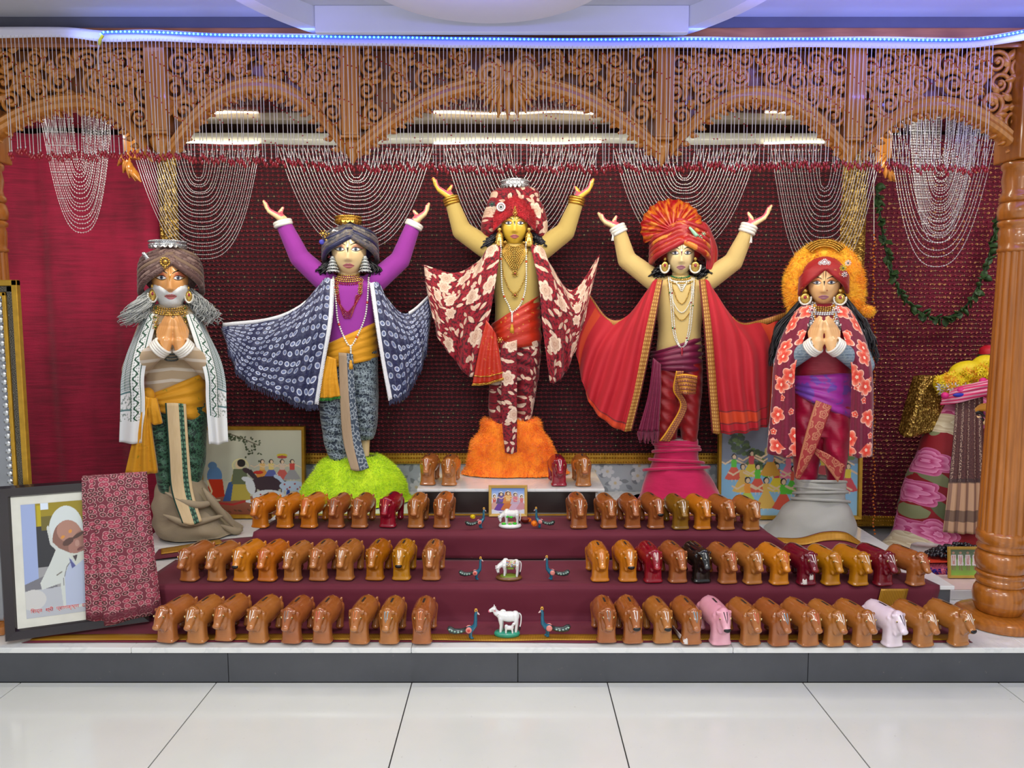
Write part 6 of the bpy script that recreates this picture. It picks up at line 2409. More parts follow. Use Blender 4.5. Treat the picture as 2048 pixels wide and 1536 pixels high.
# ------------------------------------------------------------------ bearded statue with joined palms
F = Fig('white bearded statue with joined palms, brown turban and white green-printed shawl', 342, 4.0, Z2, SKIN('tan_skin', (226, 164, 100)), .42)
F.head(340, 557, 612, 68, -.03)
top_l = [(606, 322, 360, .05, .05), (614, 300, 384, .08, .07), (645, 284, 404, .10, .08), (700, 284, 406, .105, .085), (750, 288, 408, .10, .085), (800, 288, 410, .095, .08), (815, 290, 408, .09, .08)]
armL = [F.q(304, 650, 0), F.q(268, 740, -.07), F.q(318, 698, -.20)]
armR = [F.q(384, 650, 0), F.q(424, 744, -.07), F.q(370, 698, -.20)]
top = blob([F.loft(top_l, 36, 2.3, 0, 1, 0, 3)] + chain(armL, [.064, .058, .042], 20) + chain(armR, [.064, .058, .042], 20), .0078, 3)
slim = [(r[0], r[1] + 7, r[2] - 7, r[3] - .02, r[4] - .02) for r in top_l]
F.body([F.loft(slim, 30, 2.2, 0, 1, 0, 2)] + chain(armL, [.044, .04, .028]) + chain(armR, [.044, .04, .028])
       + hand_namaste(F.q(331, 688, -.215), F.q(344, 628, -.225), -1) + hand_namaste(F.q(359, 688, -.215), F.q(348, 629, -.225), 1), 616, 612)
# beard: the lower face grown outward, with the mouth left in front
hv = F.hm[0].copy()
X, Z = (hv[:, 0] - F.C[0]) / F.a, (hv[:, 2] - F.C[2]) / F.c
n_, m_ = 72, 60
W = np.zeros(len(hv))
lim = -.24 - .27 * np.exp(-(X / .42) ** 2)
W = np.clip((lim - Z) / .10, 0, 1) * (hv[:, 1] < F.C[1] + F.b * .25)
mo = np.exp(-(X / .30) ** 4 - ((Z + .665) / .085) ** 4)
ctr = F.C + np.array((0, .02, -F.c * .35))
d = hv - ctr
d /= np.linalg.norm(d, axis=1)[:, None]
hv2 = hv + d * (.0125 * W * (1 - .75 * mo) - .004 * (1 - (W > .02)) - .004 * mo)[:, None]
hv2[:, 2] -= .006 * W * (Z < -.8)
keep = [q for q in F.hm[1] if max(W[i] for i in q) > .01]
used = sorted({i for q in keep for i in q})
ix = {a: b for b, a in enumerate(used)}
beard = (hv2[used], [tuple(ix[i] for i in q) for q in keep])
s = NT('white_beard_paint')
st = s.noise(s.mapv(s.tc('Object'), (90, 90, 9)), 3.0, 3)
s.bump(st, .35, .004)
s.set(s.mix(st, lin((206, 212, 216)), lin((236, 240, 242))), .4)
MB().add(beard).build('beard', s.m, F.r)
F.face(mat('rose_lip_paint', (196, 112, 122), .2, coat=.4), mat('red_lid_paint', (206, 116, 84), .3), mat('amber_mark', (190, 130, 30), .3), lip_tree=bvh(F.bvf, beard))
MB().add(top).build('knit_top', knit('beige_striped_knit', (186, 164, 134), (222, 214, 202)), F.r)
F.ring(F.q(321, 696, -.20), F.q(331, 688, -.21) - F.q(316, 701, -.195), .045, .008, 'bangle', PEARL, 4, .012)
F.ring(F.q(367, 696, -.20), F.q(359, 688, -.21) - F.q(373, 701, -.195), .045, .008, 'bangle', PEARL, 4, .012)
WGP = white_green_print()
L1, o1 = F.cloth([[(316, 630, -.10), (304, 680, -.15), (289, 750, -.175), (290, 800, -.17), (290, 886, -.16)], [(300, 628, -.09), (276, 690, -.14), (264, 750, -.18), (266, 806, -.17), (264, 887, -.16)], [(284, 640, -.04), (254, 710, -.08), (243, 760, -.12), (241, 810, -.13), (238, 884, -.13)]],
                 26, 60, 'printed_shawl', WGP, fold=pleats(1.5, .012))
L2, o2 = F.cloth([[(372, 630, -.10), (388, 680, -.15), (409, 750, -.175), (412, 800, -.17), (418, 888, -.16)], [(388, 628, -.09), (414, 690, -.14), (430, 750, -.18), (432, 806, -.17), (437, 889, -.16)], [(402, 640, -.04), (438, 710, -.08), (451, 760, -.12), (453, 810, -.13), (456, 884, -.13)]],
                 26, 60, 'printed_shawl', WGP, fold=pleats(1.5, .012))
YG = satin('yellow_green_print', (208, 146, 12), .7, .8, (130, 126, 18), 22, .66)
sv = sash_band(F, [(0, 788, 744, 288, 410, .115), (.5, 797, 790, 286, 413, .128), (1, 808, 846, 288, 412, .12)], 64, 16, .007, 4, 1)
MB().add(sv).build('waist_sash', YG, F.r, solid=.004)
MB().add(ell(F.q(296, 792, -.10), (.035, .03, .045), 16, 10)).build('sash_knot', YG, F.r)
t1, to1 = F.cloth([[(286, 790, -.15), (272, 850, -.15), (250, 946, -.13)], [(296, 795, -.165), (288, 850, -.17), (284, 950, -.15)], [(306, 796, -.15), (304, 850, -.155), (317, 945, -.13)]], 24, 26, 'sash_tail', YG, fold=pleats(3, .012))
F.cloth([[(294, 794, -.15), (296, 820, -.17), (298, 846, -.16)], [(306, 796, -.165), (308, 820, -.18), (312, 850, -.17)], [(314, 796, -.15), (320, 820, -.165), (326, 846, -.155)]], 12, 14, 'sash_tail', YG, fold=pleats(2, .008))
GD = brocade('dark_green_brocade', (12, 46, 36), (64, 110, 84), 26)
lv = legs(F, [(790, 292, 352, .09, .08), (850, 296, 352, .105, .08), (920, 306, 352, .10, .08), (980, 318, 352, .095, .07), (1020, 330, 356, .09, .06)],
          [(790, 346, 410, .09, .08), (850, 346, 414, .105, .08), (920, 350, 412, .10, .08), (970, 356, 402, .09, .07), (1000, 362, 392, .08, .06)],
          [(785, 292, 410, .09, .09), (830, 290, 412, .10, .09), (860, 292, 410, .09, .09)], GD, fold=lambda p: .005 * sin(p[2] * 90 + p[0] * 40))
s = NT('cream_green_edged_pleat')
x, y, _ = s.sep(s.tc('UV'))
q, _, _ = s.flower(s.mapv(s.tc('UV'), (60, 40, 1)), .46, 4, .4, .3)
wf = s.noise(s.mapv(s.tc('UV'), (120, 8, 1)), 2.0, 2)
c = s.mix(s.M('MULTIPLY', s.gt(x, .066), s.lt(x, .092)), s.mix(wf, lin((190, 164, 122)), lin((212, 190, 150))), s.mix(s.lt(q, .8), lin((20, 60, 48)), lin((90, 130, 104))))
s.set(s.mix(s.lt(x, .008), c, lin((20, 60, 48))), .7)
F.cloth([[(330, 806, -.14), (336, 900, -.155), (342, 980, -.165), (364, 1046, -.24)], [(352, 806, -.155), (358, 900, -.17), (364, 980, -.18), (384, 1050, -.25)], [(372, 808, -.14), (378, 900, -.155), (386, 980, -.165), (404, 1042, -.235)]], 20, 46, 'front_pleat', s.m)
BUR = cloth_mat('grey_burlap', (150, 136, 112), .9, 300, .16)
mv_ = mound(F, [(958, 322, 398, .09, .08), (966, 316, 408, .12, .10), (990, 312, 424, .16, .12), (1020, 310, 444, .19, .14), (1048, 308, 460, .21, .15), (('z', Z2 + .008), 302, 472, .19, .16)], 'burlap_base', BUR, .026, 7, 6)
for k, (pa, pb, pc) in enumerate((((330, 985, -.15), (390, 1010, -.19), (440, 1000, -.12)), ((326, 1030, -.19), (380, 1046, -.22), (450, 1030, -.16)), ((405, 975, -.14), (430, 1010, -.16), (470, 1056, -.14)), ((440, 1050, -.15), (470, 1062, -.14), (486, 1066, -.12)))):
    p = cr([F.q(*pa), F.q(*pb), F.q(*pc)], 20)
    p[:, 2] = np.maximum(p[:, 2], Z2 + .02)
    MB().add(tube(p, [.005 + .016 * sin(PI * i / 19) for i in range(20)], 8)).build('cloth_fold', BUR, F.r)
F.ct = bvh(top, sv, L1, L2)
TB1 = brocade('brown_turban_cotton', (84, 56, 54), (116, 92, 88), 44)
TB2 = satin('dusty_brown_cotton', (96, 68, 64), .7, .7, (140, 116, 108), 24, .55)
TB3 = satin('tan_brown_cotton', (122, 98, 80), .7, .75)
tt = F.wrap(341, 528, 594, 490, 57, .135, .045, [TB1, TB2, TB1, TB3], 'turban', 7, .016, 6, 108)
F.crown(336, 497, 481, 33, SILVER, .02, 24)
jewel(F, 330, 524, .020, GOLDB, -.158, GOLD, 12)
jewel(F, 330, 535, .009, GOLDB, -.160, None, 6)
for k in range(4):
    MB().add(capsule(F.q(302, 522, -.10), .004, F.q(288 + 3 * k, 508 + 5 * k, -.09), .011)).build('turban_feather', SILVER, F.r)
GH = mat('grey_white_hair', (168, 172, 172), .5, var=.2, vs=60)
F.hair([([(304, 580, -.02), (290, 600, -.07), (270, 626, -.10), (256, 648, -.08)], 120, .050), ([(308, 588, .02), (296, 612, -.02), (284, 632, -.03), (278, 640, -.03)], 70, .045),
        ([(378, 580, -.02), (394, 600, -.07), (412, 624, -.10), (428, 648, -.08)], 120, .050), ([(374, 588, .02), (388, 612, -.02), (400, 630, -.03), (406, 640, -.03)], 70, .045)], GH, 'hair', .0032, .020, 24, 9, .5)
F.earring(304, 568, 34, 16, 'disc', -.085)
F.earring(377, 572, 32, 15, 'disc', -.085)
for k in range(4): F.choker(341, 612 + 4 * k, 26 + 1.2 * k, 6, .0062, 'choker', GOLDB, top)
for sd in (-1, 1):
    for k in range(5):
        u, v = 341 + sd * (29 + k * .3), 616 + 9.5 * k
        p = F.sit([(u, v), (u + .1, v + .1)], .006, 2)[0]
        jewel(F, u, v, .012, GOLDB, p[1] - F.Y, None if k % 2 else EMER, 7, 'collar_flower')
    for k in range(3):
        F.strand([(341 + sd * (30 - 4 * k), 650), (341 + sd * (27 - 4 * k), 676), (341 + sd * (22 - 4 * k), 696)], .0040, 'gold_strand', GOLDB, 2.0)
bw = MB()
for k in range(3):
    bw.add(beads([F.q(343 + 12 * sin(t), 706 + 6 * k + 3 * cos(t), -.185 - .02 * cos(t)) for t in np.linspace(-1.4, 1.4, 11)], icosa(.0068, 1)))
bw.build('dark_bead_loop', mat('dark_green_bead', (34, 44, 40), .25, coat=.5, var=.5, vs=120), F.r, kind='stuff')

# ------------------------------------------------------------------ statue with orange fur hood
F = Fig('statue with joined palms, orange fur hood and maroon blossom shawl on a grey wrapped base', 1648, 4.0, Z2, SKIN('peach_skin', (240, 192, 134)), -.38)
F.head(1648, 566, 609, 60, -.03)
top_l = [(606, 1632, 1664, .05, .05), (614, 1612, 1684, .08, .07), (640, 1594, 1704, .10, .08), (690, 1594, 1706, .105, .085), (740, 1592, 1702, .10, .085), (790, 1588, 1700, .095, .08), (812, 1588, 1700, .09, .08)]
armL = [F.q(1610, 648, 0), F.q(1568, 726, -.07), F.q(1622, 696, -.20)]
armR = [F.q(1690, 648, 0), F.q(1726, 730, -.07), F.q(1676, 698, -.20)]
top = blob([F.loft(top_l, 36, 2.3, 0, 1, 0, 3)], .0078, 3)
slv = blob(chain(armL, [.062, .056, .040], 20), .0078, 2), blob(chain(armR, [.062, .056, .040], 20), .0078, 2)
slim = [(r[0], r[1] + 7, r[2] - 7, r[3] - .02, r[4] - .02) for r in top_l]
F.body([F.loft(slim, 30, 2.2, 0, 1, 0, 2)] + chain(armL, [.042, .038, .027]) + chain(armR, [.042, .038, .027])
       + hand_namaste(F.q(1635, 688, -.215), F.q(1645, 634, -.225), -1) + hand_namaste(F.q(1663, 688, -.215), F.q(1650, 634, -.225), 1), 614, 609)
F.face(mat('mauve_lip_paint', (190, 128, 148), .2, coat=.4), mat('tan_red_lid_paint', (220, 140, 90), .3), INK)
jewel(F, 1654, 581, .004, RUBY, F.fpt(.2, -.36, .003)[1] - F.Y, None, 4, 'nose_stud')
BL = satin('crimson_blouse', (142, 6, 40), .5, .7, (206, 120, 90), 40, .72)
MB().add(top).build('blouse', BL, F.r)
s = NT('grey_blue_print_knit')
o = s.tc('Object')
x, y, z = s.sep(o)
bk = s.n('TexBrick', {'Vector': s.comb(s.M('MULTIPLY', s.M('ADD', x, y), 16), s.M('MULTIPLY', z, 16)), 'Scale': 1.0, 'Color1': lin((112, 134, 152)), 'Color2': lin((138, 158, 172)), 'Mortar': lin((148, 166, 178)), 'Mortar Size': .05}).outputs[0]
pr = s.M('MULTIPLY', s.ramp(s.noise(s.mapv(o, (30, 30, 60)), 2.0, 3), .55, .6), .5)
s.bump(s.noise(o, 18, 3), .3, .01)
s.set(s.mix(pr, bk, lin((72, 88, 108))), .8)
for q in slv: MB().add(q).build('sleeve', s.m, F.r)
F.ring(F.q(1626, 694, -.205), F.q(1635, 688, -.215) - F.q(1620, 699, -.195), .043, .007, 'bangle', PEARL, 4, .011)
F.ring(F.q(1672, 694, -.205), F.q(1663, 688, -.215) - F.q(1678, 699, -.195), .043, .007, 'bangle', PEARL, 4, .011)
CF = coral_floral()
L1, o1 = F.cloth([[(1626, 612, -.09), (1614, 660, -.14), (1592, 730, -.18), (1590, 800, -.17), (1592, 912, -.16)], [(1606, 612, -.08), (1588, 670, -.14), (1570, 730, -.185), (1568, 800, -.18), (1564, 914, -.17)], [(1590, 624, -.04), (1562, 680, -.08), (1548, 735, -.12), (1544, 800, -.13), (1534, 906, -.13)]],
                 30, 60, 'blossom_shawl', CF, fold=pleats(2, .014))
L2, o2 = F.cloth([[(1670, 612, -.09), (1684, 660, -.14), (1702, 730, -.18), (1702, 800, -.17), (1698, 912, -.16)], [(1690, 612, -.08), (1710, 670, -.14), (1724, 730, -.185), (1724, 800, -.18), (1722, 916, -.17)], [(1706, 624, -.04), (1732, 680, -.08), (1744, 735, -.12), (1747, 800, -.13), (1745, 912, -.13)]],
                 30, 60, 'blossom_shawl', CF, fold=pleats(2, .014))
PUR = satin('violet_pink_silk', (170, 46, 160), .4, .7, (92, 70, 170), 12, .55)
sv = sash_band(F, [(0, 752, 742, 1586, 1702, .114), (.5, 772, 786, 1584, 1704, .128), (1, 786, 832, 1586, 1703, .12)], 64, 16, .007, 4, 5)
MB().add(sv).build('waist_sash', PUR, F.r, solid=.004)
SAR = satin('magenta_silk', (172, 4, 56), .42, .7, (212, 70, 110), 46, .74)
lv = legs(F, [(780, 1588, 1648, .09, .08), (840, 1584, 1648, .105, .08), (900, 1584, 1642, .10, .08), (950, 1588, 1636, .09, .07), (975, 1590, 1634, .085, .06)],
          [(780, 1640, 1702, .09, .08), (840, 1642, 1702, .105, .08), (900, 1646, 1696, .10, .08), (950, 1652, 1690, .09, .07), (975, 1652, 1688, .085, .06)],
          [(770, 1588, 1700, .09, .09), (830, 1586, 1702, .10, .09), (870, 1588, 1698, .09, .09)], SAR, fold=lambda p: .005 * sin(p[2] * 60 + p[0] * 50))
s = NT('rose_gold_brocade_border')
x, y, _ = s.sep(s.tc('UV'))
q, r1, _ = s.flower(s.mapv(s.tc('UV'), (22, 17, 1)), .46, 5, .3, .2)
ln_ = s.M('MAXIMUM', s.lt(s.M('ABSOLUTE', s.M('SUBTRACT', q, .85)), .15), s.lt(s.M('ABSOLUTE', s.M('SUBTRACT', q, .4)), .12))
c = s.mix(s.M('MULTIPLY', ln_, .8), lin((160, 50, 50)), lin((196, 130, 96)))
c = s.mix(s.M('MAXIMUM', s.lt(x, .010), s.gt(x, .075)), c, lin((186, 116, 84)))
s.set(c, .45, .2)
F.cloth([[(1632, 800, -.14), (1616, 850, -.155), (1600, 910, -.155), (1590, 955, -.15)], [(1648, 806, -.15), (1634, 850, -.165), (1612, 920, -.165), (1594, 958, -.155)], [(1664, 812, -.145), (1650, 852, -.16), (1626, 912, -.16), (1600, 958, -.15)]], 14, 40, 'brocade_border', s.m)
F.cloth([[(1628, 906, -.14), (1650, 930, -.15), (1676, 965, -.14)], [(1630, 896, -.145), (1660, 910, -.155), (1690, 930, -.14)]], 10, 24, 'brocade_border', s.m)
GRY = cloth_mat('grey_wrap_cotton', (160, 160, 154), .9, 250, .12)
mv_ = mound(F, [(956, 1592, 1690, .115, .10), (960, 1590, 1692, .13, .11), (984, 1590, 1692, .135, .11), (1000, 1584, 1696, .15, .12), (1022, 1560, 1706, .19, .14), (1050, 1545, 1714, .21, .16), (('z', Z2 + .006), 1538, 1722, .215, .17)], 'wrapped_base', GRY, .014, 7, 9)
for k, (v0, v1) in enumerate(((962, 964), (972, 982), (986, 984), (996, 1004))):
    p = [F.q(1641 + (51 + .8 * k * k) * sin(t), v0 + (v1 - v0) * (t + 1.5) / 3, -(.132 + .004 * k) * cos(t)) for t in np.linspace(-1.5, 1.5, 26)]
    MB().add(tube(p, .0085, 8)).build('cloth_fold', GRY, F.r)
F.ct = bvh(top, sv, L1, L2, *slv)
# headband, fur hood, crown
HB = satin('red_printed_headband', (160, 12, 22), .6, .75, (214, 130, 60), 40, .66)
tt = F.wrap(1648, 538, 592, 510, 44, .12, .03, [HB], 'headband', 4, .0125, 5, 95)
OFU = furmat('amber_fur', (250, 164, 10), (255, 204, 52))
arch = cr([F.q(u, v, .07) for u, v in ((1600, 622), (1594, 580), (1604, 540), (1626, 520), (1648, 514), (1672, 520), (1694, 540), (1702, 580), (1698, 622))], 40)
hood = blob([tube(arch, [.055 + .020 * sin(PI * i / 39) for i in range(40)], 16), ell(F.q(1649, 566, .10), (.13, .08, .15), 24, 16)], .008, 3)
MB().add(hood).build('fur_hood', OFU, F.r)
F.fur(hood, 13000, .022, OFU, F.r, 'fur', 8, .1, .0034)
tuft = ell(F.q(1734, 622, .02), (.030, .025, .026), 14, 10)
MB().add(tuft).build('fur_tuft', OFU, F.r)
F.fur(tuft, 900, .016, OFU, F.r, 'fur', 9, .1, .0034)
cn = MB()
for k in range(4):
    p = [F.q(1650 + (52 - 5 * k) * sin(t), 530 - (50 - 4 * k) * cos(t), -.012) for t in np.linspace(-.8, .8, 30)]
    cn.add(beads(p, octa((0, 0, 0), .0075)))
cn.build('crown_band', GOLD, F.r, kind='stuff')
jewel(F, 1649, 524, .013, GEMW, -.152, None, 10)
jewel(F, 1641, 526, .009, GEMW, -.150, None, 8)
jewel(F, 1657, 526, .009, GEMW, -.150, None, 8)
jewel(F, 1686, 536, .013, mat('lime_enamel', (190, 190, 60), .3), -.135, mat('dark_gem', (50, 60, 58), .2), 8)
jewel(F, 1696, 526, .012, GEMW, -.12, MC['dark_gem'], 8)
jewel(F, 1689, 549, .011, GEMW, -.130, MC['dark_gem'], 7)
F.hair([([(1614, 590, .0), (1592, 620, -.03), (1566, 650, -.03), (1552, 690, -.05), (1546, 740, -.06)], 44, .030), ([(1618, 592, .02), (1600, 622, -.01), (1576, 650, .0), (1562, 690, 0), (1556, 730, 0)], 30, .03),
        ([(1684, 590, .0), (1704, 620, -.03), (1726, 650, -.03), (1740, 690, -.05), (1746, 730, -.06)], 44, .030), ([(1680, 592, .02), (1698, 622, -.01), (1718, 650, .0), (1732, 690, 0), (1736, 720, 0)], 30, .03)], HAIRB, 'hair', .0065, .008, 26, 12, .5)
F.earring(1611, 578, 30, 22, 'disc', -.085)
F.earring(1681, 578, 30, 22, 'disc', -.085)
for k in range(5): F.choker(1648, 609 + 3.6 * k, 22 + 1.2 * k, 6, .0060, 'choker', GEMW if k > 2 else GOLDB, top)
for sd in (-1, 1):
    for k in range(5):
        u, v = 1648 + sd * (23 + k * .9), 611 + 9.0 * k
        p = F.sit([(u, v), (u + .1, v + .1)], .006, 2)[0]
        jewel(F, u, v, .016, GEMW, p[1] - F.Y - .006, RUBY if k % 2 else None, 8, 'collar_flower')
    F.strand([(1648 + sd * 19, 608), (1648 + sd * 20, 626), (1648 + sd * 17, 645)], .0075, 'marigold_bead_string', mat('marigold_bead', (230, 160, 30), .5), 1.8)
    for k in range(4):
        F.strand([(1648 + sd * (32 - 3 * k), 648), (1648 + sd * (30 - 3 * k), 668), (1648 + sd * (25 - 3 * k), 688)], .0040, 'pearl_strand', PEARL, 2.0)
# ------------------------------------------------------------------ flat pictures, painted into vertex colours
class Pic:
    def __init__(s, w, h, bg):
        s.w, s.h = w, h
        s.a = np.zeros((h, w, 3))
        s.a[:] = bg
        s.Y, s.X = np.mgrid[0:h, 0:w].astype(float)
        s.X = (s.X + .5) / w
        s.Y = (s.Y + .5) / h
        s.asp = w / h

    def put(s, m, c): s.a[m] = c

    def el(s, cx, cy, rx, ry, c, rot=0):
        dx, dy = (s.X - cx), (s.Y - cy) / s.asp
        ca, sa = cos(rot), sin(rot)
        s.put(((dx * ca + dy * sa) / rx) ** 2 + ((dy * ca - dx * sa) / (ry / s.asp)) ** 2 < 1, c)

    def poly(s, p, c):
        ins = np.zeros(s.X.shape, bool)
        n = len(p)
        for i in range(n):
            x0, y0 = p[i]
            x1, y1 = p[(i + 1) % n]
            if y0 == y1: continue
            k = (s.Y > min(y0, y1)) & (s.Y <= max(y0, y1))
            ins ^= k & (s.X < x0 + (s.Y - y0) * (x1 - x0) / (y1 - y0))
        s.put(ins, c)

    def line(s, p, w, c):
        for (x0, y0), (x1, y1) in zip(p[:-1], p[1:]):
            ax, ay = x1 - x0, (y1 - y0) / s.asp
            t = np.clip(((s.X - x0) * ax + (s.Y - y0) / s.asp * ay) / (ax * ax + ay * ay + 1e-12), 0, 1)
            s.put(np.hypot(s.X - x0 - t * ax, (s.Y - y0) / s.asp - t * ay) < w, c)

    def shade(s, c0, c1, y0, y1):
        "vertical blend of two paints between two heights"
        m = (s.Y >= y0) & (s.Y <= y1)
        t = ((s.Y - y0) / (y1 - y0))[m][:, None]
        s.a[m] = np.array(c0) * (1 - t) + np.array(c1) * t


PRINT = NT('printed_picture')
PRINT.set(PRINT.n('VertexColor', layer_name='col').outputs[0], .35, coat=.25)
PRINT = PRINT.m


def canvas(pic, x0, x1, z0, z1, y, name, par):
    h, w = pic.h, pic.w
    X, Z = np.meshgrid(np.linspace(x0, x1, w), np.linspace(z1, z0, h))
    V = np.stack([X, np.full_like(X, y), Z], -1).reshape(-1, 3)
    c = pic.a.reshape(-1, 3) / 255.0
    c = np.where(c <= .04045, c / 12.92, ((c + .055) / 1.055) ** 2.4)
    b = MB().add((V, [q[::-1] for q in gridf(h, w)]))
    b.cols = [np.hstack([c, np.ones((len(c), 1))])]
    o = b.build(name, PRINT, None, smooth=False)
    o.parent = par
    return o


def frame_bars(par, w, h, fw, dep, mt, inner=None, name='frame_bar', y=0.0):
    "four mitred bars round 0..w x 0..h, face at y - dep"
    for pts in (((0, 0), (w, 0), (w - fw, fw), (fw, fw)), ((w, 0), (w, h), (w - fw, h - fw), (w - fw, fw)), ((w, h), (0, h), (fw, h - fw), (w - fw, h - fw)), ((0, h), (0, 0), (fw, fw), (fw, h - fw))):
        cx = [(p[0], y, p[1]) for p in pts]
        p = np.array(pts)
        mid_o, mid_i = p[0] * .85 + p[3] * .15, p[1] * .85 + p[2] * .15
        q1, q0 = p[1] * .2 + p[2] * .8, p[0] * .2 + p[3] * .8
        V = [(p[0][0], y, p[0][1]), (p[1][0], y, p[1][1]), (p[2][0], y, p[2][1]), (p[3][0], y, p[3][1])]
        V += [(mid_o[0], y - dep, mid_o[1]), (mid_i[0], y - dep, mid_i[1]), (q1[0], y - dep * .8, q1[1]), (q0[0], y - dep * .8, q0[1])]
        f = [(0, 1, 5, 4), (4, 5, 6, 7), (7, 6, 2, 3), (0, 3, 2, 1), (0, 4, 7, 3), (1, 2, 6, 5)]
        o = MB().add((V, f)).build(name, mt, None, smooth=False)
        o.parent = par


def picture(name, label, loc, rz, lean, w, h, fw, dep, fm, pic, cat='picture'):
    t = root(name, label, cat, loc)
    frame_bars(t, w, h, fw, dep, fm)
    canvas(pic, fw * .9, w - fw * .9, fw * .9, h - fw * .9, -.004, 'print', t)
    b = MB().add(box(.004, w - .004, -.002, .008, .004, h - .004)).build('backing_board', DKBROWN, None, smooth=False)
    b.parent = t
    t.rotation_euler = (lean, 0, rz)
    return t


def lady(p, x, y, h, skirt, top, hair=(40, 30, 36), skin=(222, 196, 160), veil=None, a=1.0):
    "small painted dancer, feet at (x, y), height h"
    w = h * .30 / p.asp * 1.0
    p.poly([(x - w * .32, y - h * .52), (x + w * .32, y - h * .52), (x + w * 1.1, y - h * .10), (x + w * .5, y - h * .05), (x - w * .5, y - h * .05), (x - w * 1.1, y - h * .10)], skirt)
    p.line([(x - w * .2, y - h * .06), (x - w * .2, y)], .003, skin)
    p.line([(x + w * .2, y - h * .06), (x + w * .2, y)], .003, skin)
    if veil is not None: p.poly([(x - w * .4, y - h * .95), (x + w * .4, y - h * .95), (x + w * .8, y - h * .4), (x - w * .8, y - h * .4)], veil)
    p.poly([(x - w * .38, y - h * .78), (x + w * .38, y - h * .78), (x + w * .28, y - h * .50), (x - w * .28, y - h * .50)], top)
    p.line([(x - w * .36, y - h * .74), (x - w * 1.0, y - h * .62), (x - w * 1.5, y - h * .70)], h * .012 + .002, skin)
    p.line([(x + w * .36, y - h * .74), (x + w * 1.0, y - h * .64), (x + w * 1.5, y - h * .56)], h * .012 + .002, skin)
    p.el(x, y - h * .88, w * .30, h * .10, hair)
    p.el(x + w * .04, y - h * .865, w * .20, h * .075, skin)


def bull(p, x, y, w, c, dots=None, flip=1):
    h = w * p.asp
    p.el(x, y, w * .5, h * .24, c)
    p.poly([(x - flip * w * .44, y - h * .16), (x - flip * w * .62, y - h * .38), (x - flip * w * .48, y - h * .46), (x - flip * w * .26, y - h * .14)], c)
    p.el(x - flip * w * .60, y - h * .42, w * .13, h * .08, c, flip * .5)
    for k in (-.36, -.22, .24, .38): p.poly([(x + k * w - w * .04, y), (x + k * w + w * .04, y), (x + k * w + w * .03, y + h * .46), (x + k * w - w * .03, y + h * .46)], c)
    p.line([(x - flip * w * .56, y - h * .50), (x - flip * w * .62, y - h * .60)], .006, (210, 200, 180))
    p.line([(x + flip * w * .48, y - h * .08), (x + flip * w * .54, y + h * .3)], .006, c)
    if dots is not None:
        for dx, dy in ((-.3, -.08), (-.1, .06), (.1, -.1), (.3, .05), (.2, .14), (-.2, .14)): p.el(x + dx * w, y + dy * h, .010, .010 * p.asp, dots)


# painting of cows and ladies, leaning behind the bearded statue
p = Pic(200, 200, (186, 186, 164))
p.shade((196, 194, 170), (176, 180, 160), 0, .6)
p.shade((150, 96, 74), (128, 70, 50), .78, 1)
rs = random.Random(3)
for k in range(70):
    a = rs.random()
    p.el(.24 + .34 * a + rs.uniform(-.05, .05), .04 + .10 * a * rs.random() * 2 + rs.uniform(0, .06) + .12 * (a > .5) * rs.random(), .014, .008, (70, 82, 56), rs.uniform(0, 3))
p.line([(.2, .02), (.36, .08), (.56, .18)], .005, (80, 70, 50))
p.el(.38, .42, .085, .085, (214, 206, 150)); p.el(.38, .42, .070, .070, (190, 190, 150))
p.poly([(.30, .52), (.40, .50), (.46, .60), (.48, .82), (.20, .84), (.27, .66)], (176, 160, 70))
p.poly([(.26, .62), (.31, .60), (.28, .84), (.20, .84)], (60, 90, 140))
p.poly([(.31, .46), (.44, .46), (.46, .64), (.29, .64)], (96, 106, 78))
p.el(.37, .41, .040, .050, (214, 190, 150)); p.el(.39, .39, .042, .045, (40, 36, 34))
p.el(.12, .54, .075, .11, (88, 128, 170)); p.poly([(.06, .58), (.20, .58), (.22, .78), (.04, .82)], (186, 52, 24)); p.el(.10, .42, .045, .045, (90, 126, 160))
p.line([(.05, .6), (.09, .72), (.06, .84)], .008, (220, 200, 150))
for x, y, sk, tp in ((.60, .60, (210, 140, 60), (220, 180, 110)), (.69, .60, (90, 100, 160), (222, 200, 120)), (.80, .60, (196, 90, 80), (210, 190, 170)), (.90, .60, (150, 150, 150), (200, 70, 60))):
    lady(p, x, y, .26, sk, tp)
p.el(.80, .30, .055, .022, (200, 180, 50)); p.el(.80, .32, .05, .018, (170, 70, 60))
bull(p, .66, .63, .36, (62, 46, 54), None)
p.el(.56, .50, .05, .02, (190, 50, 40))
bull(p, .90, .66, .26, (176, 196, 214), (160, 60, 60), 1)
p.el(.66, .78, .16, .075, (206, 212, 214)); p.el(.48, .66, .045, .10, (206, 212, 214), -.2); p.el(.44, .58, .05, .03, (206, 212, 214), .3); p.el(.56, .84, .14, .025, (206, 212, 214))
p.line([(.80, .74), (.84, .80), (.80, .84)], .008, (200, 206, 210))
for x, y in ((.58, .76), (.66, .74), (.74, .76), (.62, .81), (.70, .81), (.77, .80)): p.el(x, y, .008, .008, (170, 70, 70))
p.line([(.86, .72), (.85, .80), (.90, .86), (.92, .92)], .016, (40, 66, 140)); p.el(.88, .82, .03, .03, (40, 66, 140))
for k in range(12): p.el(.2 + .6 * rs.random(), .92 + .05 * rs.random(), .02, .008, (90, 60, 40), .6)
p.line([(.06, .85), (.3, .88), (.42, .84)], .012, (170, 50, 50))
bl = G(398, 1046, Z2 - .002)
wf = (P(611, 1000, 4.34)[0] - P(398, 1000, 4.34)[0])
picture('framed_painting', 'gilt framed painting of cows and ladies behind the bearded statue', (P(398, 1000, 4.32)[0], 4.32, Z2), 0, -.06, wf, .545, .026, .02, GOLDP, p)

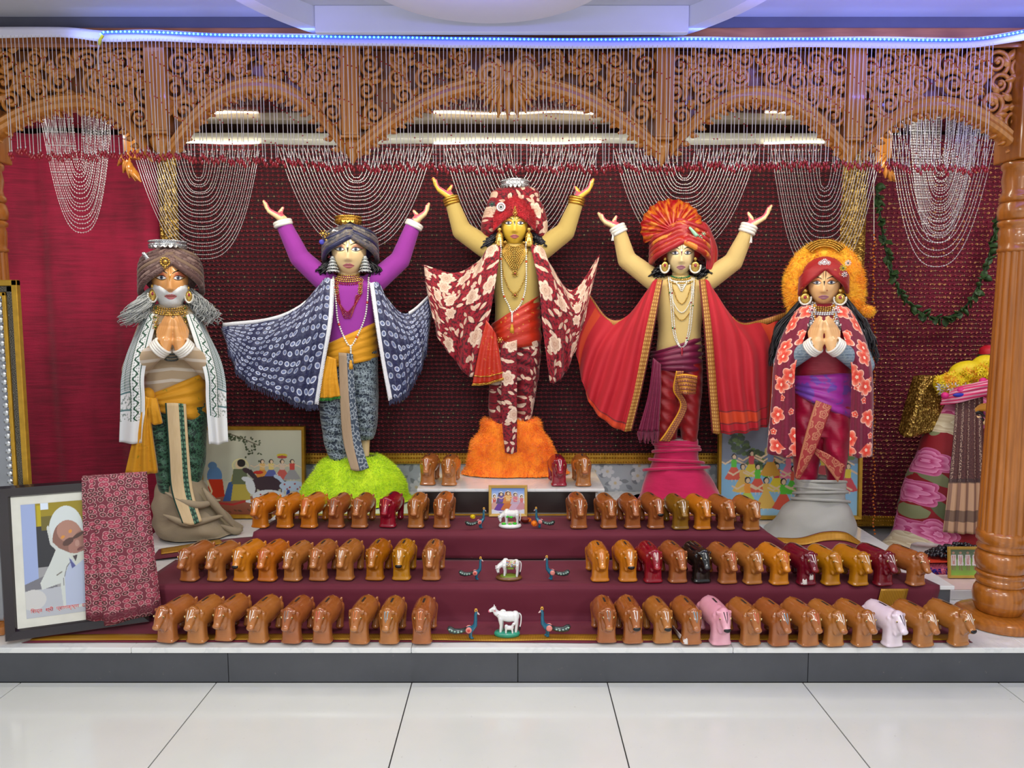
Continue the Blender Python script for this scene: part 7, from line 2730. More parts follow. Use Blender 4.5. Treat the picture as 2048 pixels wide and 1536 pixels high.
# painting of a circle dance, leaning behind the fur hooded statue
p = Pic(230, 158, (120, 128, 142))
p.shade((128, 134, 146), (112, 122, 140), 0, .4)
p.shade((120, 170, 205), (150, 196, 222), .45, 1)
for k in range(90):
    a = rs.random()
    p.el(.06 + .34 * a, .28 + .20 * a + rs.uniform(-.08, .12) - .1 * (a < .4), .020, .022, ((60, 78, 50), (84, 108, 58), (100, 128, 66), (70, 84, 74))[rs.randrange(4)])
for k in range(30): p.el(.75 + .22 * rs.random(), .25 + .2 * rs.random(), .022, .024, ((84, 108, 58), (100, 128, 66))[rs.randrange(2)])
cols = [(214, 90, 70), (220, 200, 60), (90, 190, 60), (226, 120, 150), (230, 150, 50), (200, 70, 80), (180, 200, 80), (220, 180, 90)]
for k in range(20):
    row = k // 7
    x = .10 + .13 * (k % 7) + .05 * row + rs.uniform(-.015, .015)
    lady(p, x % .98, .62 + .16 * row + rs.uniform(-.02, .02), .30 + .03 * row, cols[k % 8], cols[(k * 3 + 2) % 8])
p.el(.36, .32, .045, .06, (196, 180, 110)); lady(p, .36, .60, .34, (200, 150, 60), (120, 140, 170))
wf = (P(1716, 940, 4.36)[0] - P(1430, 940, 4.36)[0])
picture('framed_painting', 'gilt framed painting of a circle of dancers behind the fur hooded statue', (P(1430, 940, 4.36)[0], 4.30, Z2), 0, -.05, wf, .60, .026, .02, GOLDP, p)

# small picture of five standing figures against the box
p = Pic(120, 100, (214, 220, 236))
p.shade((96, 136, 206), (220, 226, 240), 0, .45)
for x, h, sk, tp, v in ((.09, .62, (206, 160, 150), (196, 90, 80), None), (.29, .78, (104, 62, 150), (110, 80, 160), (90, 80, 110)), (.50, .82, (196, 110, 50), (224, 180, 110), (206, 130, 60)), (.72, .76, (206, 170, 190), (210, 120, 130), (190, 170, 190)), (.91, .60, (200, 140, 150), (204, 110, 110), None)):
    y = .92 if h > .7 else .86
    p.el(x, y - h * .9, .06, .09, (236, 232, 226))
    lady(p, x, y, h, sk, tp, veil=v)
p.el(.30, .96, .08, .02, (120, 130, 170))
wf = (P(1055, 1000, 3.85)[0] - P(977, 1000, 3.85)[0])
picture('framed_picture', 'small pale gold framed picture of five figures leaning on the white topped box', (P(977, 1000, 3.85)[0], 3.848, Z3 + .005), 0, -.10, wf, .165, .018, .010, mat('pale_gold_frame', (196, 160, 80), .4, .2), p)

# ------------------------------------------------------------------ framed portrait with a paisley shawl over it
p = Pic(150, 203, (150, 150, 152))
p.poly([(0, 0), (.22, 0), (.22, .66), (0, .70)], (150, 166, 208))
p.poly([(.22, 0), (1, 0), (1, .24), (.22, .24)], (146, 128, 20)); p.poly([(.24, .02), (.30, .02), (.30, .2), (.24, .2)], (176, 158, 10)); p.poly([(.30, 0), (.42, 0), (.42, .06), (.30, .06)], (210, 222, 236))
p.poly([(.22, .2), (1, .2), (1, .56), (.22, .56)], (44, 44, 50)); p.poly([(.3, .12), (.9, .12), (.9, .24), (.3, .24)], (104, 94, 34))
p.poly([(.0, .70), (.5, .60), (.5, .76), (0, .78)], (112, 112, 120)); p.poly([(0, .76), (1, .74), (1, 1), (0, 1)], (176, 180, 188))
p.el(.12, .84, .20, .09, (196, 196, 194))
p.el(.68, .26, .27, .22, (204, 212, 212)); p.el(.70, .34, .24, .17, (132, 92, 80), .25)     # hood and face
p.el(.72, .27, .19, .10, (168, 124, 108), .2)
p.el(.90, .38, .12, .11, (150, 104, 92), .2); p.el(.80, .42, .10, .07, (158, 112, 100), .4); p.el(.70, .36, .09, .03, (84, 56, 50), -.35); p.el(.86, .31, .09, .018, (80, 54, 48), -.35)
p.el(.62, .315, .035, .014, (206, 140, 60), -.3); p.el(.74, .27, .03, .016, (206, 140, 60), -.3); p.el(.88, .43, .05, .014, (110, 60, 60), -.3); p.el(.84, .38, .035, .03, (176, 134, 122), .2)
p.line([(.40, .22), (.44, .36), (.60, .46)], .022, (196, 200, 196))
p.poly([(.52, .40), (.72, .46), (.76, .52), (1, .46), (1, .95), (.58, .95), (.55, .72), (.26, .76), (.24, .70), (.40, .54)], (198, 204, 200))
p.poly([(.72, .52), (1, .48), (1, .92), (.62, .94), (.62, .66)], (172, 182, 206))
p.poly([(.70, .46), (.82, .47), (1, .44), (1, .50), (.80, .58)], (196, 200, 190)); p.poly([(.76, .49), (.84, .48), (.80, .54)], (70, 60, 64)); p.poly([(.70, .50), (.80, .58), (.74, .60)], (80, 84, 140))
p.line([(.62, .66), (.66, .58), (.72, .54)], .006, (120, 120, 124)); p.line([(.58, .62), (.50, .645)], .008, (120, 116, 110)); p.line([(.60, .74), (.60, .68)], .006, (130, 130, 136))
p.a = np.concatenate([p.a, np.repeat(p.a[:, -1:], 97, 1)], 1)
p.w += 97
PF = NT('dark_portrait_frame')
PF.set(PF.mix(PF.noise(PF.tc('Object'), 20, 4), lin((24, 20, 26)), lin((40, 28, 34))), .22, coat=.4)
t = root('framed_portrait', 'large dark framed portrait of a person in a white hood, draped with a shawl', 'framed portrait', (-2.085, 2.972, Z1 + .010))
PW, PH = .545, .645
frame_bars(t, PW, PH, .052, .022, PF.m)
for nm, a, b, y, m_ in (('mat_board', .046, PW - .046, -.006, mat('cream_mat_board', (214, 214, 204), .6)),):
    o = MB().add(box(a, b, y, y + .006, .046, PH - .046)).build(nm, m_, None, smooth=False)
    o.parent = t
canvas(p, .082, PW - .08, .086, PH - .082, -.0075, 'portrait_print', t)
o = MB().add(box(.004, PW - .004, -.001, .010, .004, PH - .004)).build('backing_board', DKBROWN, None, smooth=False)
o.parent = t


def strokes(text, x, z, h, par, m_, font_off=0.0):
    cu = bpy.data.curves.new('caption', 'FONT')
    cu.body = text
    cu.size = h
    cu.extrude = .0004
    cu.offset = font_off
    ob = bpy.data.objects.new('caption', cu)
    COL.objects.link(ob)
    dg = bpy.context.evaluated_depsgraph_get()
    me = bpy.data.meshes.new_from_object(ob.evaluated_get(dg))
    bpy.data.objects.remove(ob)
    me.materials.clear()
    me.materials.append(m_)
    o = bpy.data.objects.new('caption', me)
    o.rotation_euler = (PI / 2, 0, 0)
    o.location = (x, 0, z)
    COL.objects.link(o)
    o.parent = par
    return o


CAP = '\u093f\u0938\u0926\u094d\u0935  \u0936\u094d\u0930\u0940  \u092a\u094d\u0930\u093e\u0923\u0915\u0943\u0937\u094d\u0923  \u0926\u093e'
o = strokes(CAP, .098, .108, .0205, t, mat('white_caption', (236, 232, 230), .5), .0009)
o.location[1] = -.0085
o = strokes(CAP, .098, .108, .0205, t, mat('red_caption', (198, 40, 60), .5))
o.location[1] = -.0095
t.rotation_euler = (-.03, 0, math.radians(22.5))
# the shawl: laid over the top bar, hanging in front and a little behind
s = NT('paisley_shawl')
o_ = s.tc('UV')
x, y, _ = s.sep(o_)
q, r1, r2 = s.leaf(s.mapv(o_, (36, 44, 1)), .56, .80, .55)
inn = s.lt(q, .72)
ring = s.M('MULTIPLY', s.lt(q, 1.0), s.gt(q, .72))
core = s.lt(q, .28)
c = s.mix(inn, lin((112, 44, 58)), s.mix(s.gt(r2, .5), lin((78, 38, 40)), lin((150, 52, 74))))
c = s.mix(s.M('MULTIPLY', ring, .85), c, lin((196, 150, 150)))
c = s.mix(s.M('MULTIPLY', core, .6), c, lin((200, 120, 130)))
bd = s.M('MULTIPLY', s.gt(y, .80), s.lt(y, .83))
c = s.mix(s.M('MULTIPLY', bd, .8), c, lin((90, 24, 40)))
s.bump(s.noise(s.tc('Object'), 20, 3), .2, .008)
PAIS = s.set(c, .8)
sh = root('paisley_shawl', 'folded rose paisley shawl draped over the dark portrait frame', 'shawl', (-2.085, 2.972, Z1 + .010))


def drape(cols, n, m, nm, fold):
    "columns x, each hanging over the top bar: behind, over, then down the front"
    rows = []
    for (xt, xb, zb, yf) in cols:
        rows.append([(xt, .024, PH - .16), (xt, .024, PH - .02), (xt, .012, PH + .014), (xt, -.016, PH + .014), (xt + (xb - xt) * .08, -.040 + yf, PH - .022), (xt + (xb - xt) * .5, -.046 + yf, PH * .5), (xb, -.046 + yf, zb)])
    vf = sheet(rows, n, m, fold)
    o = MB().add(vf).build(nm, PAIS, None, uv=True, solid=.003)
    o.parent = sh
    return o


drape([(.308, .300, .06, .0), (.35, .345, .05, -.004), (.38, .375, .045, .0)], 20, 60, 'inner_fold', lambda S, T: .006 * np.sin(S * 9 + T * 2))
drape([(.34, .368, .026, -.008), (.43, .46, .036, -.012), (.53, .565, .05, -.006), (.552, .588, .06, .008)], 40, 60, 'outer_fold', lambda S, T: .007 * np.sin(S * 13 + T * 3) * T)
sh.rotation_euler = (-.03, 0, math.radians(22.5))

# tall ornate frame at the dais end, before the left pillar
t = root('ornate_frame', 'tall gold and pewter ornate frame with silver studs at the dais end', 'frame', (-2.62, 3.088, Z1 + .053))
ORN = NT('pewter_scroll_relief')
o_ = ORN.tc('Object')
x, y, z = ORN.sep(o_)
q, _, _ = ORN.flower(ORN.mapv(ORN.comb(x, z), (38, 38, 1)), .45, 3, .5, .3)
rl = ORN.lt(ORN.M('ABSOLUTE', ORN.M('SUBTRACT', ORN.M('FRACT', ORN.M('MULTIPLY', q, 1.6)), .5)), .16)
ORN.bump(rl, .8, .006)
ORN.set(ORN.mix(rl, lin((58, 54, 46)), lin((128, 120, 104))), .4, .4)
H = 1.437
for (a, b, m_, d) in ((0, .024, GOLDP, .024), (.024, .050, ORN.m, .016), (.050, .066, GOLDP, .022)):
    for pts in (((.612 - b, 0), (.612 - a, H - a)), ((a, 0), (b, H - a)), ((a, H - b), (.612 - a, H - a))):
        o = MB().add(bbox(pts[0][0], pts[1][0], -d, 0, pts[0][1], pts[1][1], .003)).build('frame_moulding', m_, None, smooth=False)
        o.parent = t
o = MB().add(box(.066, .546, -.004, 0, 0, H - .066)).build('mirror_panel', mat('silver_panel', (170, 172, 178), .15, .8), None, smooth=False)
o.parent = t
st_ = [(.546 - .018 - .03 * (k % 2) * 0, -.008, .06 + .032 * k) for k in range(42)]
m = MB()
for c in st_: m.add(ell(c, (.0145, .010, .0145), 12, 8))
o = m.build('silver_stud', SILVER, None, kind='stuff')
o.parent = t

# ------------------------------------------------------------------ peacock figurines
def peacock_master():
    t = root('peacock_figurine', 'x', 'peacock figurine', (0, 0, 0), 'peacock figurines')
    TEAL = mat('teal_enamel', (14, 92, 118), .2, coat=.5, var=.25, vs=60)
    body = blob([ell((0, 0, .042), (.022, .014, .015), 18, 12)] + chain([(.012, 0, .044), (.028, 0, .060), (.031, 0, .085), (.030, 0, .106), (.034, 0, .116)], [.014, .0115, .0095, .0085, .0085])
                + chain([(-.002, .006, .036), (-.001, .006, .008)], [.008, .0055]) + chain([(.006, -.006, .036), (.007, -.006, .008)], [.008, .0055])
                + [ell((.002, .006, .005), (.011, .0055, .005)), ell((.010, -.006, .005), (.011, .0055, .005))], .0022, 2)
    MB().add(body).build('body', TEAL, t)
    w = MB().add(ell((-.006, -.012, .042), (.017, .005, .014), 16, 10)).build('wing_disc', mat('pink_enamel', (216, 130, 120), .3, coat=.4), t)
    MB().add(ell((-.006, -.016, .042), (.008, .003, .007), 12, 8)).build('wing_spot', mat('red_enamel', (190, 60, 50), .3), w)
    MB().add(ell((-.006, .012, .042), (.017, .005, .014), 16, 10)).build('wing_disc', MC['pink_enamel'], t)
    tl = MB().add(tube([(-.016, 0, .042), (-.045, 0, .034), (-.08, 0, .032), (-.105, 0, .040), (-.118, 0, .050)], [.010, .011, .013, .016, .008], 12, flat=1.0)).build('tail', mat('dark_peacock_tail', (46, 58, 58), .25, coat=.4, var=.4, vs=70), t)
    for k, (x, z) in enumerate(((-.045, .036), (-.062, .033), (-.080, .036), (-.096, .040), (-.108, .046))):
        for sd in (-1, 1): MB().add(ell((x, sd * (.0105 + .0008 * k), z), (.006, .003, .004), 10, 6)).build('tail_eye', mat('silver_green_enamel', (150, 186, 170), .3), tl)
    MB().add(tube([(.030, 0, .120), (.027, 0, .127), (.029, 0, .133), (.036, 0, .133), (.039, 0, .127), (.035, 0, .121)], .0034, 7)).build('crest', mat('yellow_enamel', (214, 160, 60), .3), t)
    MB().add(capsule((.039, 0, .116), .0052, (.050, 0, .109), .0022)).build('beak', mat('pale_pink_enamel', (222, 190, 186), .3), t)
    for s_ in (-1, 1): MB().add(ell((.0375, s_ * .0062, .118), (.0018, .0015, .0018), 8, 6)).build('eye', BLACK, t)
    return t


pk = peacock_master()
pks = [(940, 1278, Z1, 0, .95, 'facing right, front row left of the white cow with calf'), (1096, 1274, Z1, PI, .95, 'facing left, front row right of the white cow with calf'),
       (952, 1160, Z2, 0, .78, 'facing right, middle step left of the flower-painted cow'), (1103, 1160, Z2, PI, .82, 'facing left, middle step right of the flower-painted cow'),
       (960, 1057, Z3, .3, .76, 'facing right, top step beside the yellow flower'), (1080, 1056, Z3, PI - .3, .76, 'facing left, top step beside the marigolds')]
pkk = [(k, kids(k)) for k in kids(pk)]
for i, (u, v, z, rz, s_, lb) in enumerate(pks):
    g = G(u, v, z + .007)
    if i == 0: t = pk; t.location, t.rotation_euler, t.scale = tuple(g), (0, 0, rz), (s_, s_, s_)
    else:
        t = clone(pk, None, g, rz, s_)
        for k, subs in pkk:
            q = clone(k, t)
            for w in subs: clone(w, q)
    t.location[2] = z + .009
    t.scale = (s_ * .82, s_, s_)
    t['label'] = 'teal necked peacock figurine ' + lb

# ------------------------------------------------------------------ cow figurines
def cow_fig(u, v, z, s_, label, coat_m, base_pts, base_m, pose, extra):
    g = G(u, v, z + .006)
    t = root('cow_figurine', label, 'cow figurine', (0, 0, 0), 'cow figurines between the peacocks')
    S = [ell((.012, 0, .105), (.052, .026, .030)), ell((-.028, 0, .108), (.026, .024, .028)), ell((.045, 0, .108), (.024, .026, .030)), ell((-.022, 0, .136), (.016, .009, .010))]
    if pose == 'stand':
        S += chain([(-.035, 0, .112), (-.060, -.004, .128), (-.072, -.006, .150)], [.021, .016, .013])
        S += chain([(-.072, -.008, .152), (-.092, -.012, .143)], [.0135, .0095])
        for sd in (-1, 1):
            S.append(ell((-.066, sd * .016 - .006, .152), (.006, .011, .005), rot=(sd * .4, 'X')))
            S.append(capsule((-.070, sd * .008 - .006, .160), .004, (-.071, sd * .010 - .006, .172), .0022))
        leg_z, lx = .022, ((-.036, -.012), (-.030, .012), (.048, -.013), (.052, .012))
    else:
        S += chain([(-.038, 0, .106), (-.062, -.006, .092), (-.074, -.012, .074)], [.021, .016, .013])
        S += chain([(-.074, -.012, .076), (-.070, -.016, .052)], [.0135, .009])
        for sd in (-1, 1): S.append(ell((-.080, sd * .016 - .008, .084), (.011, .008, .005), rot=(sd * .4, 'X')))
        leg_z, lx = .020, ((-.030, -.014), (-.024, .014), (.050, -.014), (.054, .012))
    for x, y in lx: S += chain([(x, y, .098), (x + .003, y, .060), (x, y, leg_z)], [.015, .0085, .0075])
    if extra == 'calf':
        S += [ell((.012, -.026, .052), (.026, .010, .013)), ell((-.004, -.028, .062), (.010, .008, .010))]
        S += chain([(.026, -.026, .056), (.036, -.028, .074)], [.008, .008]) + [ell((.038, -.032, .077), (.010, .007, .007))]
        S += chain([(-.006, -.028, .05), (-.006, -.028, .022)], [.006, .005]) + chain([(.028, -.028, .05), (.030, -.028, .022)], [.006, .005])
    body = blob(S, .0026, 2)
    MB().add(body).build('body', coat_m, t)
    MB().add(tube(cr([(.066, 0, .126), (.077, 0, .11), (.076, -.002, .07), (.070, -.004, .045)], 16), .0035, 7)).build('tail', coat_m, t)
    MB().add(ell((.069, -.005, .040), (.006, .006, .012), 10, 8)).build('tail_tuft', BLACK, t)
    zz = [(a, b) for a, b in base_pts]
    MB().add(lathe(zz, 32, (0, 0, 0))).build('base', base_m, t)
    o = [k for k in kids(t) if k.name.startswith('base')][0]
    o.scale = (1, .58, 1)
    tb = bvh(body)

    def side(x, z, d=.0006):
        y, _ = hit(tb, x, z)
        return (x, (y if y is not None else -.02) - d, z)
    if extra == 'calf':
        PKM = mat('pink_face_paint', (212, 110, 130), .3)
        MB().add(ell((-.098, -.0125, .141), (.006, .0085, .008), 12, 8)).build('muzzle', PKM, t)
        MB().add(ell((-.066, -.026, .150), (.005, .004, .007), 10, 8)).build('ear_paint', PKM, t)
        nb = [side(-.048 - .006 * k, .125 - .006 * k, .001) for k in range(5)]
        MB().add(beads(nb, octa((0, 0, 0), .0024))).build('neck_bell', mat('dark_red_paint', (120, 30, 40), .3), t, kind='stuff')
        MB().add(ell((-.082, -.022, .151), (.002, .0015, .002), 8, 6)).build('eye', BLACK, t)
    elif extra == 'blanket':
        s = NT('flower_painted_blanket')
        q, r1, r2 = s.flower(s.mapv(s.comb(*s.sep(s.tc('Object'))[0::2]), (120, 120, 1)), .45, 5, .3)
        s.set(s.mix(s.lt(q, 1.0), lin((150, 160, 96)), s.mix(s.gt(r1, .5), s.mix(s.gt(r2, .5), lin((190, 70, 90)), lin((90, 100, 190))), lin((230, 226, 220)))), .35, coat=.3)
        V = []
        for i in range(12):
            for j in range(8):
                V.append(side(-.018 + .062 * i / 11, .134 - .045 * j / 7 - .004 * abs(sin(i * 1.2)) * (j == 7), .0022))
        MB().add((V, gridf(12, 8))).build('painted_blanket', s.m, t, solid=.001)
        V = [side(-.020 + .05 * i / 9, .086 - .012 * j / 2, .0018) for i in range(10) for j in range(3)]
        MB().add((V, gridf(10, 3))).build('green_garland', mat('moss_green_paint', (120, 140, 40), .4), t, solid=.001)
        MB().add(ell((-.076, -.025, .074), (.002, .0015, .002), 8, 6)).build('eye', BLACK, t)
        MB().add(ell((-.069, -.022, .050), (.005, .004, .004), 8, 6)).build('nose', BLACK, t)
        V = lathe([(.064, .018), (.050, .026), (.02, .030), (.001, .031)], 28)
        o = MB().add(V).build('grass_mound', mat('moss_green_paint', (120, 140, 40), .4), t)
        o.scale = (1, .55, 1)
    else:
        GRN = mat('bright_green_paint', (50, 190, 30), .35)
        for x, z_, r in ((-.045, .030, .017), (.0, .026, .014), (.035, .034, .016), (-.02, .088, .012), (.008, .084, .014)):
            MB().add(ell((x, -.022, z_), (r, .008, r * .7), 12, 8)).build('leaf_clump', GRN, t)
        MB().add(capsule((.036, -.026, .048), .005, (.036, -.026, .058), .002)).build('red_bud', mat('red_enamel', (190, 60, 50), .3), t)
        MB().add(ell((-.078, -.024, .078), (.002, .0015, .002), 8, 6)).build('eye', BLACK, t)
        MB().add(beads([(-.052, -.02, .096), (-.03, -.024, .1), (.0, -.026, .1)], octa((0, 0, 0), .003))).build('painted_dot', mat('pink_face_paint', (212, 110, 130), .3), t, kind='stuff')
        m = MB()
        for k in range(13):
            a = PI + PI * (k + .5) / 13
            m.add(tube([(.068 * cos(a), .041 * sin(a), .018), (.069 * cos(a + .03), .0415 * sin(a), .003)], .0016, 5))
        m.build('drip_line', mat('dark_grey_paint', (60, 66, 66), .4), t)
    t.location = (g[0], g[1] + .038, z + (.0092 if z < .2 else .0070))
    t.scale = (s_, s_, s_) if pose == 'stand' else (s_, s_ * 1.15, s_ * .92)
    return t


CW = mat('white_glazed_ceramic', (222, 222, 220), .12, coat=.6, var=.03)
cow_fig(1014, 1279, Z1, .76, 'white glazed cow with a calf on a teal base, front row', CW, [(.070, 0), (.072, .012), (.066, .022), (.0, .024)], mat('teal_base_paint', (40, 150, 120), .3, coat=.4, var=.3, vs=30), 'stand', 'calf')
cow_fig(1018, 1163, Z2, .70, 'bowing cow with flower-painted blanket on a brown base, middle step', CW, [(.082, 0), (.086, .008), (.080, .018), (.0, .021)], mat('brown_base_glaze', (116, 74, 30), .3, coat=.4, var=.35, vs=40), 'bow', 'blanket')
cow_fig(1020, 1058, Z3, .68, 'bowing white cow with green leaves on a streaked base, top step', CW, [(.080, 0), (.084, .010), (.078, .024), (.0, .027)], CW, 'bow', 'leaves')

# ------------------------------------------------------------------ loose flowers
def bloom(loc, r, mt, label, name='marigold', layers=3):
    t = root(name, label, 'flower', loc)
    b = MB().add(ell((0, 0, r * .55), (r * .5, r * .5, r * .5), 12, 8)).build('flower_heart', mt, None)
    b.parent = t
    pv = None
    rr = random.Random(int(r * 1e5))
    for l in range(layers):
        k = 9 + 3 * l
        for i in range(k):
            a = 2 * PI * i / k + l * .4
            el_ = 1.1 - .55 * l
            L = r * (.62 + .16 * l)
            if pv is None:
                v = []
                for q in range(5):
                    s_ = q / 4
                    w = .30 * r * sin(PI * (.15 + .8 * s_))
                    v += [(s_ * L, -w, .12 * r * s_ * s_), (s_ * L, 0, -.02 * r), (s_ * L, w, .12 * r * s_ * s_)]
                pm = MB().add((v, gridf(5, 3))).build('petal', mt, None)
                pm.parent = t
                pv, o = pm, pm
            else:
                o = clone(pv, t)
            o.location = (0, 0, r * .45)
            o.rotation_euler = (0, -el_ + rr.uniform(-.15, .15), a)
    return t


MAR = mat('marigold_petal', (236, 130, 12), .6, var=.2, vs=80)
YPT = mat('yellow_petal', (232, 206, 20), .6, var=.15, vs=80)
for (u, v, r, mt, lb) in ((1067, 1054, .026, MAR, 'large orange marigold lying beside the right top-step peacock'), (1058, 1045, .018, MAR, 'small orange marigold lying against the small picture frame'), (945, 1044, .022, YPT, 'yellow flower lying on the left top-step peacock')):
    g = G(u, v, Z3 + .008)
    o = bloom((g[0], g[1] + (.0 if mt is MAR else .006), Z3 + (.009 if mt is MAR else .024)), r, mt, lb)
    o.rotation_euler = (.9 if mt is MAR else .4, 0, .3)
    if mt is MAR: o.location[2] += r * .45
g = G(1051, 1046, Z3 + .008)
MB_ = MB().add(lathe([(.010, 0), (.020, .004), (.026, .016), (.027, .024), (.024, .022), (.018, .007), (.0, .005)], 24, (0, 0, 0))).build('petal_bowl', mat('dark_red_leaf', (110, 30, 14), .5), None)
MB_.location = (g[0] - .002, g[1] + .01, Z3 + .009)
tag(MB_, 'tiny dark red bowl of petals beside the marigolds', 'bowl')

# ------------------------------------------------------------------ leaf garland
gp = cr([P(u, v, 4.40) for u, v in ((1752, 372), (1760, 430), (1772, 500), (1794, 570), (1830, 618), (1880, 636), (1928, 616), (1962, 560), (1984, 490), (1994, 430))], 200)
gt = root('leaf_garland', 'dark green leaf garland hanging in a loop before the beaded curtain', 'garland', tuple(gp[0]))
o = MB().add(tube(gp, .006, 6)).build('garland_cord', mat('dark_green_cord', (28, 50, 24), .8), gt)
LEAFM = mat('garland_leaf', (44, 74, 34), .55, var=.3, vs=30)
v = []
for i in range(6):
    s_ = i / 5
    w = .020 * sin(PI * min(1, .12 + .88 * s_)) + .001
    v += [(s_ * .05, -w, .006), (s_ * .05, 0, -.004), (s_ * .05, w, .006)]
lm = None
for k in range(96):
    p = gp[int(k * 199 / 95)]
    if lm is None:
        lm = MB().add((v, gridf(6, 3))).build('leaf', LEAFM, None, solid=.001)
        o = lm
        o.parent = gt
    else: o = clone(lm, gt)
    o.location = tuple(p - gp[0])
    o.rotation_euler = (RND.uniform(-1.2, 1.2), RND.uniform(-.8, .8) + 1.2 * (k % 2), RND.uniform(-2.6, -.5))
    s_ = RND.uniform(.8, 1.15)
    o.scale = (s_, s_, s_)
# ------------------------------------------------------------------ the draped figure and offerings in the right bay
F = Fig('draped figure in red peony cloth with a crown of yellow flowers, behind the right pillar', 1950, 4.2, Z1, SKIN('dark_brown_skin', (74, 48, 40)), 0)
F.r.name = 'draped_figure'
F.r['group'] = ''
del F.r['group']
s = NT('red_peony_print')
o = s.tc('Object')
x, y, z = s.sep(o)
v2 = s.comb(s.M('ADD', x, s.M('MULTIPLY', y, .5)), z)
c = s.mix(s.noise(o, 9), lin((122, 6, 20)), lin((158, 14, 28)))
q, r1, r2 = s.leaf(s.mapv(v2, (9, 9, 1), (.2, .6, 0)), .5, .5, 1)
c = s.mix(s.lt(q, 1), c, s.mix(r2, lin((84, 96, 60)), lin((140, 144, 100))))
q, r1, r2 = s.flower(s.mapv(v2, (6.2, 6.2, 1), (.4, .1, 0)), .50, 7, .22, .8)
rip = s.M('FRACT', s.M('ADD', s.M('MULTIPLY', q, 3.2), s.M('MULTIPLY', s.noise(s.mapv(v2, (40, 40, 1)), 1.0, 2), .8)))
pk_ = s.mix(rip, lin((186, 44, 110)), lin((236, 150, 190)))
crm = s.mix(rip, lin((200, 180, 140)), lin((232, 222, 190)))
c = s.mix(s.lt(q, 1), c, s.mix(s.gt(r2, .68), pk_, crm))
s.bump(s.noise(o, 12, 3), .3, .015)
PEO = s.set(c, .7, sheen=.1)
dv = F.loft([(786, 1902, 2006, .10, .10), (815, 1884, 2026, .15, .13), (870, 1850, 2052, .19, .15), (940, 1822, 2072, .21, .17), (1010, 1802, 2086, .23, .18), (1060, 1790, 2098, .25, .19), (('z', Z1 + .012), 1778, 2106, .27, .20)], 72, 2.1, .018, 7, 4, 5)
MB().add(dv).build('peony_drape', PEO, F.r)
s = NT('brown_striped_scarf')
x, y, _ = s.sep(s.tc('UV'))
wv = s.M('SINE', s.M('MULTIPLY', x, 165))
mot = s.ramp(s.noise(s.mapv(s.tc('UV'), (90, 60, 1)), 2, 3), .48, .56)
up = s.mix(s.M('MULTIPLY', s.gt(wv, .55), mot), s.mix(s.M('MULTIPLY', mot, .4), lin((72, 40, 40)), lin((120, 70, 60))), lin((176, 148, 128)))
lo = s.mix(s.gt(wv, .3), lin((190, 150, 116)), lin((140, 104, 84)))
c = s.mix(s.gt(y, .47), up, lo)
for a, b in ((.45, .475), (.62, .68)): c = s.mix(s.M('MULTIPLY', s.M('MULTIPLY', s.gt(y, a), s.lt(y, b)), .7), c, lin((60, 44, 44)))
s.set(c, .75)
F.cloth([[(1912, 792, -.16), (1906, 880, -.21), (1896, 980, -.255), (1886, 1064, -.285)], [(1938, 790, -.185), (1936, 880, -.24), (1934, 980, -.275), (1930, 1068, -.305)], [(1966, 788, -.17), (1968, 880, -.22), (1972, 980, -.255), (1972, 1066, -.285)]], 30, 50, 'striped_scarf', s.m, fold=pleats(4, .010))
fc = blob([ell(F.q(1992, 872, -.09), (.125, .13, .185), 30, 22), capsule(F.q(1992, 850, -.20), .022, F.q(1992, 885, -.235), .032), ell(F.q(1992, 905, -.205), (.04, .03, .018))], .006, 3)
MB().add(fc).build('face', F.skin, F.r)
F.bt = bvh(fc)


def fp(u, v, d=.002):
    p = F.q(u, v, -.2)
    y, _ = hit(F.bt, p[0], p[2])
    return (p[0], (y if y is not None else p[1]) - d, p[2])


def fdec(up, lo, nm, m_, d=.002, k=4, par=None):
    A, B = cr([(a, b, 0) for a, b in up], 14), cr([(a, b, 0) for a, b in lo], 14)
    MB().add(([fp(a[0] + (b[0] - a[0]) * i / (k - 1), a[1] + (b[1] - a[1]) * i / (k - 1), d) for a, b in zip(A, B) for i in range(k)], gridf(14, k))).build(nm, m_, par or F.r, solid=.001)


fdec([(1944, 822), (1960, 808), (1980, 806)], [(1944, 828), (1960, 822), (1980, 824)], 'gold_forehead_paint', mat('gold_ochre_paint', (206, 140, 40), .4))
fdec([(1947, 826), (1960, 822), (1976, 838)], [(1948, 830), (1960, 828), (1976, 842)], 'eyebrow', INK, .003)
fdec([(1948, 830), (1962, 834), (1977, 843)], [(1950, 838), (1962, 850), (1977, 846)], 'eye', mat('cream_eye_paint', (236, 196, 140), .3), .003)
fdec([(1958, 838), (1963, 834), (1968, 838)], [(1958, 840), (1963, 845), (1968, 840)], 'pupil', INK, .005, 3)
fdec([(1962, 866), (1972, 864), (1984, 866)], [(1962, 870), (1972, 874), (1984, 874)], 'lip', mat('red_lip_paint', (170, 40, 50), .3), .003)
s = NT('pink_striped_band')
x, y, _ = s.sep(s.tc('UV'))
s.set(s.mix(s.gt(s.M('SINE', s.M('ADD', s.M('MULTIPLY', x, 340), s.M('MULTIPLY', y, 30))), .0), lin((220, 150, 170)), lin((206, 40, 96))), .7)
F.cloth([[(1880, 810, -.14), (1915, 806, -.20), (1955, 796, -.225), (2010, 782, -.21)], [(1884, 796, -.135), (1915, 786, -.195), (1955, 776, -.225), (2010, 762, -.21)], [(1890, 786, -.10), (1915, 774, -.17), (1955, 764, -.20), (2010, 750, -.19)]], 14, 40, 'head_band', s.m, fold=pleats(3, .006, 0, False))
GSC = MC['gsc']
